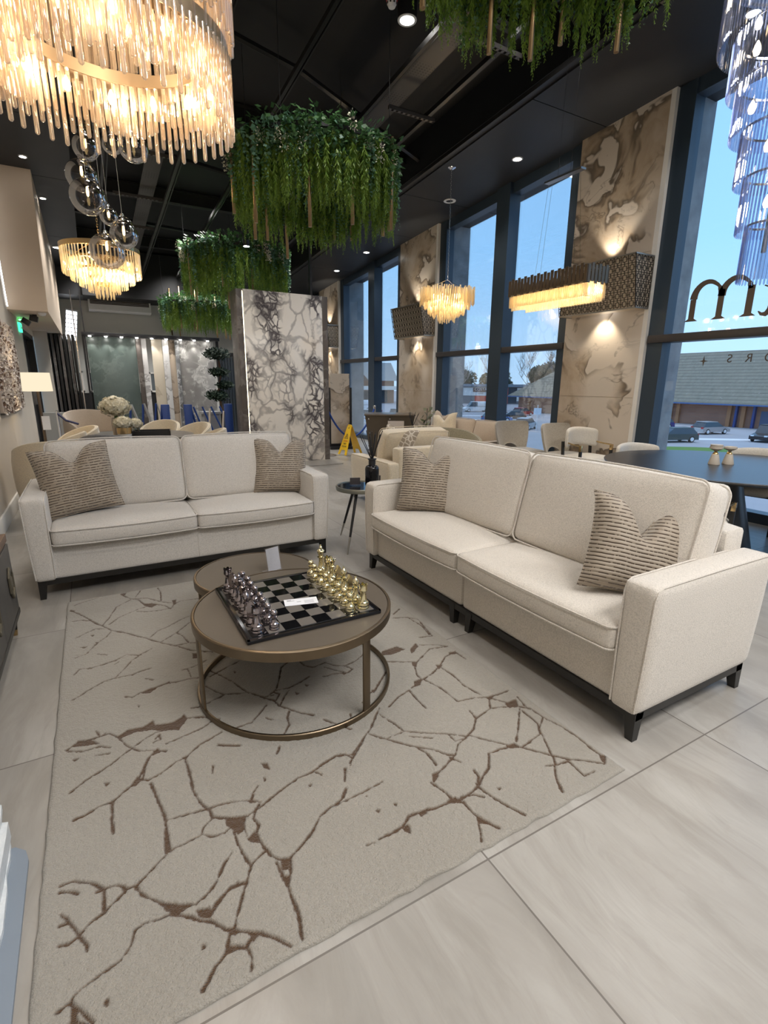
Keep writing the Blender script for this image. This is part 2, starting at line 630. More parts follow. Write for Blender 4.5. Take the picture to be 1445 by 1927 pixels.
def mk_grey_weave():
    t = NT('table_top_shagreen')
    v = t.obj()
    n1 = t.noise(v, 240, 2)
    n2 = t.noise(v, 3, 4)
    c = t.mix(n2.outputs[0], (.105, .085, .063), (.150, .125, .096))
    c = t.mix(t.math('MULTIPLY', n1.outputs[0], .35), c, (.075, .062, .048))
    return t.pbr(c, .42, 0, t.bump(n1.outputs[0], .2, .001))


def mk_darktop():
    t = NT('black_oak_table_top')
    v = t.obj()
    n2 = t.noise(t.map(v, (2, 26, 2)), 3, 5, .6)
    c = t.mix(n2.outputs[0], (.010, .010, .012), (.030, .030, .034))
    return t.pbr(c, .34, 0, t.bump(n2.outputs[0], .08, .002), Specular_IOR_Level=.8)


def mk_brick(name, c1, c2, mortar, scale=1.0, rot=(pi / 2, 0, pi / 2)):
    t = NT(name)
    v = t.map(t.obj(), (1, 1, 1), rot)
    b = t.n('TexBrick', Vector=v, Color1=c1, Color2=c2, Mortar=mortar, Scale=scale, Mortar_Size=.012, Brick_Width=.45, Row_Height=.16)
    n1 = t.noise(v, .6, 4)
    return t.pbr(t.mix(t.math('MULTIPLY', n1.outputs[0], .35), b.outputs[0], tuple(x * .6 for x in c1)), .85)


def mk_rooftile():
    t = NT('mossy_concrete_roof_tile')
    v = t.obj()
    s_ = t.n('SeparateXYZ', Vector=v)
    row = t.math('FRACT', t.math('MULTIPLY', s_.outputs[2], 2.2))
    n1 = t.noise(t.map(v, (1, 2, 1)), .9, 5, .7)
    n2 = t.noise(t.map(v, (1, 1.6, 1)), 4.5, 2, .5)
    sp = t.ramp(n2.outputs[0], [(.70, 0), (.74, 1)])
    c = t.mix(n1.outputs[0], (.16, .155, .12), (.30, .295, .24))
    c = t.mix(t.ramp(row, [(0, .9), (.22, .15), (1, 0)]), c, (.06, .055, .05))
    c = t.mix(t.math('MULTIPLY', sp, .6), c, (.62, .62, .6))
    return t.pbr(c, .85)


def mk_travertine(name, a, b):
    t = NT(name)
    v = t.obj()
    n1 = t.noise(t.map(v, (3, 3, .35)), 2, 5, .6, .3)
    return t.pbr(t.mix(n1.outputs[0], a, b), .5)


def mk_leaf(name, a, b, rough=.5):
    t = NT(name)
    v = t.obj()
    n1 = t.noise(v, 9, 3, .7)
    c = t.ramp(n1.outputs[0], [(.3, a), (.7, b)])
    p = t.n('BsdfPrincipled', Base_Color=c, Roughness=rough)
    l_ = t.n('BsdfTranslucent', Color=c)
    m_ = t.n('MixShader', Fac=.3)
    t.set(m_, '1', p); t.set(m_, '2', l_)
    t.t.links.new(m_.outputs[0], t.out.inputs[0])
    return t.m


FLOOR_M = mk_floor()
RUG_M = mk_rug()
PILLOW_M = mk_pillow()
SHAG = mk_grey_weave()
DARKTOP = mk_darktop()
BRICK = mk_brick('red_brown_brickwork', (.42, .20, .13), (.32, .15, .10), (.26, .19, .15))
ROOFT = mk_rooftile()
CALAC = marble('gold_veined_beige_marble', (.60, .53, .45), (.075, .055, .04), (.34, .25, .16), .75, .030, .016, .30, .28, (0, .55, .25), seed=2, warp=1.0)
ARAB = arabescato('breccia_veined_white_marble')
SLAB_GREEN = marble('green_grey_stone_slab', (.075, .10, .09), (.13, .16, .145), (.105, .13, .12), 1.3, .02, .01, .8, .35, seed=5)
SLAB_GREY = marble('grey_white_veined_slab', (.23, .22, .215), (.66, .65, .62), (.42, .41, .39), 2.2, .06, .09, .8, .3, seed=8, warp=1.0)
SLAB_DARK = marble('dark_brown_grey_stone', (.085, .07, .06), (.2, .18, .16), (.12, .1, .09), 1.2, .03, .012, .7, .4, (0, 0, 0), seed=4)
SLAB_BEI = marble('cream_stone_slab', (.62, .55, .44), (.45, .38, .28), (.55, .48, .38), 1.2, .03, .02, .4, .35, seed=6)
SLAB_WHT = marble('white_stone_slab', (.70, .69, .68), (.3, .28, .27), (.6, .58, .56), 1.2, .02, .02, .4, .35, seed=7)
SLAB_BRN = marble('brown_streaked_slab', (.56, .46, .36), (.12, .09, .07), (.32, .24, .17), 1.6, .06, .04, .5, .35, seed=9)
TRAV = mk_travertine('pale_travertine', (.50, .44, .36), (.66, .60, .52))
WOODBR = mk_travertine('brown_oiled_wood', (.12, .07, .045), (.22, .14, .09))
CABGREY = mk_travertine('charcoal_washed_wood', (.045, .04, .037), (.10, .095, .085))
LEAF_FERN = mk_leaf('hanging_fern_green', (.09, .19, .02), (.27, .40, .06))
LEAF_DARK = mk_leaf('dark_ivy_green', (.03, .10, .03), (.11, .23, .08))
LEAF_BLUE = mk_leaf('blue_green_ivy', (.08, .20, .13), (.22, .40, .27))
PETAL = mk_leaf('ivory_petals', (.62, .57, .43), (.86, .82, .68))
GRASS = plain('mown_grass', (.10, .22, .035), .9, nscale=30, namt=.4)
TARMAC = plain('pale_tarmac', (.36, .38, .42), .9, nscale=.35, namt=.16)
BLUEMET = plain('blue_painted_steel', (.015, .05, .22), .4)
TYRE = plain('black_tyre_rubber', (.012, .012, .013), .8)
CARGLASS = plain('dark_car_glass', (.04, .06, .08), .08)
YELLOW = plain('yellow_plastic', (.85, .52, .01), .4)


# ------------------------------------------------------------------ the setting
YB = 15.4           # back wall
XL, XR = -.9, 6.046
MB().box(XL - .1, 6.5, -6, YB + .1, -.25, 0).build('floor', FLOOR_M, kind='structure')
MB().box(XL - .2, XL, -6, 10.95, 0, 5.9).box(XL - .2, XL, 14.3, YB + .1, 0, 5.9).box(XL - .2, XL, 10.95, 14.3, 2.3, 5.9).build('wall_left', BEIGEP, kind='structure')
MB().box(XL - .2, 6.9, YB, YB + .2, 0, 5).build('wall_back', GREYP, kind='structure')
MB().box(XL - .2, 6.9, -6.2, -6, 0, 6).build('wall_front', BEIGEP, kind='structure')
MB().box(XL, XL + .022, -6, 9.4, 0, .16, .004).build('baseboard_left', WHITEP, kind='structure')

# sloping black roof deck, bulkhead soffits along both sides
m_ = MB()
y0, y1 = -6.2, YB + .2
def slope_box(mb, x0, x1, ya, yb, f, t0, t1, mi=0):
    vs = [(x, y, f(y) + t) for x in (x0, x1) for y in (ya, yb) for t in (t0, t1)]
    fs = [(0, 1, 3, 2), (4, 6, 7, 5), (0, 4, 5, 1), (2, 3, 7, 6), (0, 2, 6, 4), (1, 5, 7, 3)]
    return mb.add(vs, fs, mi)
slope_box(m_, XL - .2, 6.9, y0, y1, ceil_z, .12, .3)
m_.build('ceiling', CEILB, kind='structure')
m_ = MB()
ys = [-6.0, -2.9, .1, 3.1, 5.05, 7.85, 9.55, 12.3, YB]
for a_, b_ in zip(ys, ys[1:]):
    slope_box(m_, 4.78, 6.75, a_ + .006, b_ - .006, sof_z, 0, .1)
slope_box(m_, 4.79, 6.7, -6, YB, sof_z, .012, .12)
slope_box(m_, 4.62, 4.80, -6, YB, sof_z, .02, .75)
m_.build('trim_1', SOFB, kind='structure')
m_ = MB()
for a_, b_ in zip(ys, ys[1:]):
    slope_box(m_, XL, .12, a_ + .006, b_ - .006, sof_z, -.02, .1)
slope_box(m_, XL, .10, -6, YB, sof_z, .0, .7)
m_.build('trim_2', SOFB, kind='structure')
# black bulkhead over the back wall
MB().box(.1, 4.7, YB - 1.0, YB, 3.36, 4.4).build('trim_3', CEILB, kind='structure')
MB().box(-.4, .1, YB - .9, YB, 3.36, 4.4).build('trim_5', SOFB, kind='structure')

# roof steel: purlins, rafters and thin service rails
for i, x in enumerate((.5, 1.35, 2.2, 3.05, 3.85, 4.45)):
    m_ = MB()
    slope_box(m_, x - .018, x + .018, -6, YB - 1, ceil_z, -.55 if i % 2 else -.42, -.5 if i % 2 else -.37)
    slope_box(m_, x + .05, x + .065, -6, YB - 1, ceil_z, -.52 if i % 2 else -.39, -.50 if i % 2 else -.37)
    m_.build('ceiling_beam', BEAMB, kind='structure')
for y in (-1, 1.9, 4.7, 7.6, 10.6, 13.3):
    z = ceil_z(y)
    MB().box(.1, 4.65, y - .07, y + .07, z - .10, z - .085).box(.1, 4.65, y - .006, y + .006, z - .1, z + .12).box(.1, 4.65, y - .07, y + .07, z + .1, z + .115).build('ceiling_beam', BEAMB, kind='structure')
for y in (.6, 3.3, 6.2, 9.0, 11.9):
    z = ceil_z(y)
    MB().tube([(.1, y - .9, z - .25), (2.4, y, z - .12), (4.65, y + 1.0, z - .25)], .035, 6).build('ceiling_beam', BEAMB, kind='structure')
# perforated cable tray
tm = NT('perforated_black_steel')
tv = tm.obj()
tvo = tm.n('TexVoronoi', {'feature': 'F1'}, Vector=tv, Scale=28.0, Randomness=0.0)
dots = tm.ramp(tvo.outputs['Distance'], [(.22, 0), (.28, 1)])
tm.pbr(tm.mix(dots, (.004, .004, .004), (.05, .045, .042)), .45, .3)
m_ = MB()
slope_box(m_, 3.28, 3.52, -1, 9.5, ceil_z, -.34, -.32)
slope_box(m_, 3.28, 3.29, -1, 9.5, ceil_z, -.34, -.27)
slope_box(m_, 3.51, 3.52, -1, 9.5, ceil_z, -.34, -.27)
tag(m_.build('cable_tray', tm.m), 'black perforated cable tray running under the roof above the hanging plants', 'cable tray')
m_ = MB()
slope_box(m_, 1.02, 1.24, 4.5, 13.5, ceil_z, -.34, -.32)
tag(m_.build('cable_tray', tm.m), 'black perforated cable tray behind the tall hanging glass globes', 'cable tray')
STRUTM = plain('galvanised_strut', (.12, .11, .10), .4, .7)
def strut(x, y, ln, label, dz=-.58):
    z = ceil_z(y) + dz
    mb = MB().box(-ln / 2, ln / 2, -.02, -.016, 0, .04).box(-ln / 2, ln / 2, .016, .02, 0, .04).box(-ln / 2, ln / 2, -.02, .02, .036, .04)
    n_ = int(ln / .06)
    for q in range(n_):
        mb.box(-ln / 2 + q * .06, -ln / 2 + q * .06 + .03, -.018, .018, 0, .003)
    return tag(mb.build('strut_channel', STRUTM, loc=(x, y, z)), label, 'strut', 'slotted ceiling struts')
strut(3.62, 4.35, .6, 'slotted black strut across the ceiling rails right of the perforated tray, nearer one')
strut(3.5, 5.6, .6, 'slotted black strut across the ceiling rails just above the large hanging plant')
strut(4.42, 3.02, .42, 'pale slotted strut that carries the rear wire of the linear chandelier', -.5)
strut(4.42, 3.38, .42, 'pale slotted strut that carries the front wire of the linear chandelier', -.5)
for y in (2.2, 5.4, 8.1, 9.6, 11.0):
    z = ceil_z(y)
    for x in (1.0,):
        strut(x, y, .7, 'slotted black strut across the rails left, %s' % {2.2: 'nearest the large rod chandelier', 5.4: 'above the glass globes', 8.1: 'behind the glass globes', 9.6: 'over the gold tiered chandelier', 11.0: 'farthest along toward the back wall'}[y], -.45)

# ---- window wall
PIERS = ((-1.2, .05), (4.145, 5.43), (8.66, 10.05), (13.2, 14.55))
BAYS = ((.05, 4.145, 2.0), (5.43, 8.66, 6.90), (10.05, 13.2, 11.35), (14.55, YB, None), (-6, -1.2, -3.6))
PX = 6.046
for y0_, y1_ in PIERS:
    zt = sof_z(y1_)
    m_ = MB()
    m_.prism([(y0_ + .06, 0), (y1_ - .02, 0), (y1_ - .02, sof_z(y1_ - .02)), (y0_ + .06, sof_z(y0_ + .06))], PX, PX + .05, 'x')
    o = m_.build('column', CALAC, kind='structure')
    # thin joints between the marble sheets
    for z in (1.28, 3.0):
        MB().box(PX - .0015, PX + .001, y0_ + .07, y1_ - .03, z - .002, z + .002).build('column_joint', plain('grout_line', (.30, .24, .17), .7), o)
    MB().prism([(y0_ - .0, 0), (y0_ + .06, 0), (y0_ + .06, sof_z(y0_ + .06)), (y0_, sof_z(y0_))], PX + .002, PX + .22, 'x').build('column_edge', WHITEP, o)
    MB().prism([(y0_ + .06, 0), (y1_, 0), (y1_, sof_z(y1_)), (y0_ + .06, sof_z(y0_))], PX + .055, PX + .3, 'x').build('column_core', WHITEP, o)
FX0, FX1 = 6.10, 6.27
GX = 6.19
for i, (y0_, y1_, mu) in enumerate(BAYS):
    w_ = thing('window_%d' % (i + 1), None, None, (0, 0, 0))
    del_keys = [k_ for k_ in ('label', 'category') if k_ in w_.keys()]
    w_['kind'] = 'structure'
    m_ = MB()
    def bar(mb, ya, yb, za, zb, xa=FX0, xb=FX1):
        mb.box(xa, xb, ya, yb, za, zb)
    # jambs, head and sill; the head follows the sloping soffit
    for ya, yb in ((y0_, y0_ + .16), (y1_ - .20, y1_)):
        m_.prism([(ya, 0), (yb, 0), (yb, sof_z(yb)), (ya, sof_z(ya))], FX0, FX1, 'x')
    m_.prism([(y0_, sof_z(y0_) - .15), (y1_, sof_z(y1_) - .15), (y1_, sof_z(y1_)), (y0_, sof_z(y0_))], FX0 + .01, FX1, 'x')
    bar(m_, y0_, y1_, 0, .11)
    m_.build('window_frame', ALU, w_)
    if mu is not None:
        MB().prism([(mu - .15, 0), (mu + .15, 0), (mu + .15, sof_z(mu + .15)), (mu - .15, sof_z(mu - .15))], FX0 - .05, FX1, 'x').build('mullion', ALU, w_)
    MB().box(FX0 - .04, FX1, y0_ + .02, y1_ - .02, 1.94, 2.03, .006).build('transom', plain('dark_bronze_transom', (.045, .04, .04), .4), w_)
    ed = [y0_ + .1] + ([mu] if mu is not None else []) + [y1_ - .1]
    for a_, b_ in zip(ed, ed[1:]):
        MB().box(GX, GX + .012, a_, b_, .06, 1.98).build('pane', PANE, w_)
        MB().prism([(a_, 1.98), (b_, 1.98), (b_, sof_z(b_) - .08), (a_, sof_z(a_) - .08)], GX, GX + .012, 'x').build('pane', PANE, w_)
# grey cladding strips of the outer wall beside each bay
for y0_, y1_ in PIERS:
    MB().box(6.30, 6.78, y0_ - .03, y1_ + .14, -3, 5.0).build('wall_outside', STONEX, kind='structure')
MB().box(6.28, 6.8, -6, YB + .3, -3.2, -.02).box(6.28, 6.8, -6, YB + .3, 5.2, 5.9).build('wall_outside', STONEX, kind='structure')

# window lettering, seen from behind through the glass
LET = plain('bronze_vinyl_lettering', (.09, .065, .045), .45)
def text_obj(s_, size, name, mat, parent=None, ext=.001, font=None):
    c = bpy.data.curves.new(name, 'FONT')
    c.body = s_
    c.size = size
    c.extrude = ext
    c.align_x = 'CENTER'
    c.align_y = 'BOTTOM'
    c.materials.append(mat)
    tmp = bpy.data.objects.new(name, c)
    COL.objects.link(tmp)
    bpy.context.view_layer.update()
    me = bpy.data.meshes.new_from_object(tmp.evaluated_get(bpy.context.evaluated_depsgraph_get()))
    bpy.data.objects.remove(tmp)
    me.name = name
    o = bpy.data.objects.new(name, me)
    COL.objects.link(o)
    if parent is not None:
        o.parent = parent
    return o


# window lettering: an "m" with serifs, the tail of the next letter, the small line below
def arch_poly(yc, r_out_y, r_in_y, z0, zt, th, n=14):
    pass
def stem(mb, y, w_, z0, z1, x=6.180):
    mb.prism([(y - w_ / 2, z0 + .03), (y - w_ / 2, z1), (y + w_ / 2, z1), (y + w_ / 2, z0 + .03), (y + w_ / 2 + .045, z0), (y - w_ / 2 - .045, z0)], x, x + .002, 'x')
def ribbon(mb, pts, ws, x=6.180):
    n = len(pts)
    L_, R_ = [], []
    for i in range(n):
        a = Vector(pts[max(0, i - 1)]); b = Vector(pts[min(n - 1, i + 1)])
        t = (b - a).normalized()
        nn = Vector((-t.y, t.x))
        p = Vector(pts[i])
        L_.append(p + nn * ws[i] / 2); R_.append(p - nn * ws[i] / 2)
    for i in range(n - 1):
        q = [L_[i], L_[i + 1], R_[i + 1], R_[i]]
        mb.prism([(a.x, a.y) for a in q], x, x + .002, 'x')
mb = MB()
for y, w_, zt in ((3.69, .066, 2.40), (3.387, .066, 2.47), (3.09, .072, 2.47)):
    stem(mb, y, w_, 2.16, zt)
for yc, ya, yb in ((3.55, 3.69, 3.40), (3.25, 3.385, 3.10)):
    pts, ws = [], []
    for i in range(17):
        a = pi * i / 16
        yy = (ya + yb) / 2 + (ya - yb) / 2 * cos(a)
        zz = 2.40 + .17 * sin(a) + (.04 if a > 2.2 else 0) * (a - 2.2)
        pts.append((yy, zz)); ws.append(.064 * (1 - i / 16) ** 1.2 + .022 if i < 14 else .05)
    ribbon(mb, pts, ws)
o = mb.build('window_letter', LET)
tag(o, 'large bronze serif letter on the upper pane of the nearest window', 'lettering', 'letters on the nearest window')
mb = MB()
pts = [(2.99, 2.20), (2.96, 2.17), (2.92, 2.165), (2.88, 2.20), (2.86, 2.28), (2.85, 2.36), (2.90, 2.42), (2.97, 2.45)]
ribbon(mb, pts, [.01, .03, .05, .07, .08, .03, .02, .012])
mb.prism([(2.80, 2.16), (2.87, 2.16), (2.87, 2.55), (2.80, 2.55)], 6.18, 6.182, 'x')
tag(mb.build('window_letter', LET), 'bronze curved letter at the photo edge beside the large serif one', 'lettering', 'letters on the nearest window')
mb = MB()
st = [(sin(i * pi / 4) * (.062 if i % 4 == 0 else .048 if i % 2 == 0 else .014) + 3.467, cos(i * pi / 4) * (.062 if i % 4 == 0 else .03 if i % 2 == 0 else .012) + 1.712) for i in range(8)]
mb.prism(st, 6.18, 6.182, 'x')
tag(mb.build('window_star', LET), 'small bronze four-pointed star on the lower pane of the nearest window', 'lettering')
for ch, y in (('S', 3.189), ('R', 2.995), ('O', 2.80)):
    o = text_obj(ch, .125, 'window_letter', LET)
    o.location = (6.181, y, 1.665)
    o.rotation_euler = (pi / 2, 0, pi / 2)
    tag(o, 'small mirrored letter %s in the row right of the star on the lower pane' % ch, 'lettering', 'letters on the nearest window')

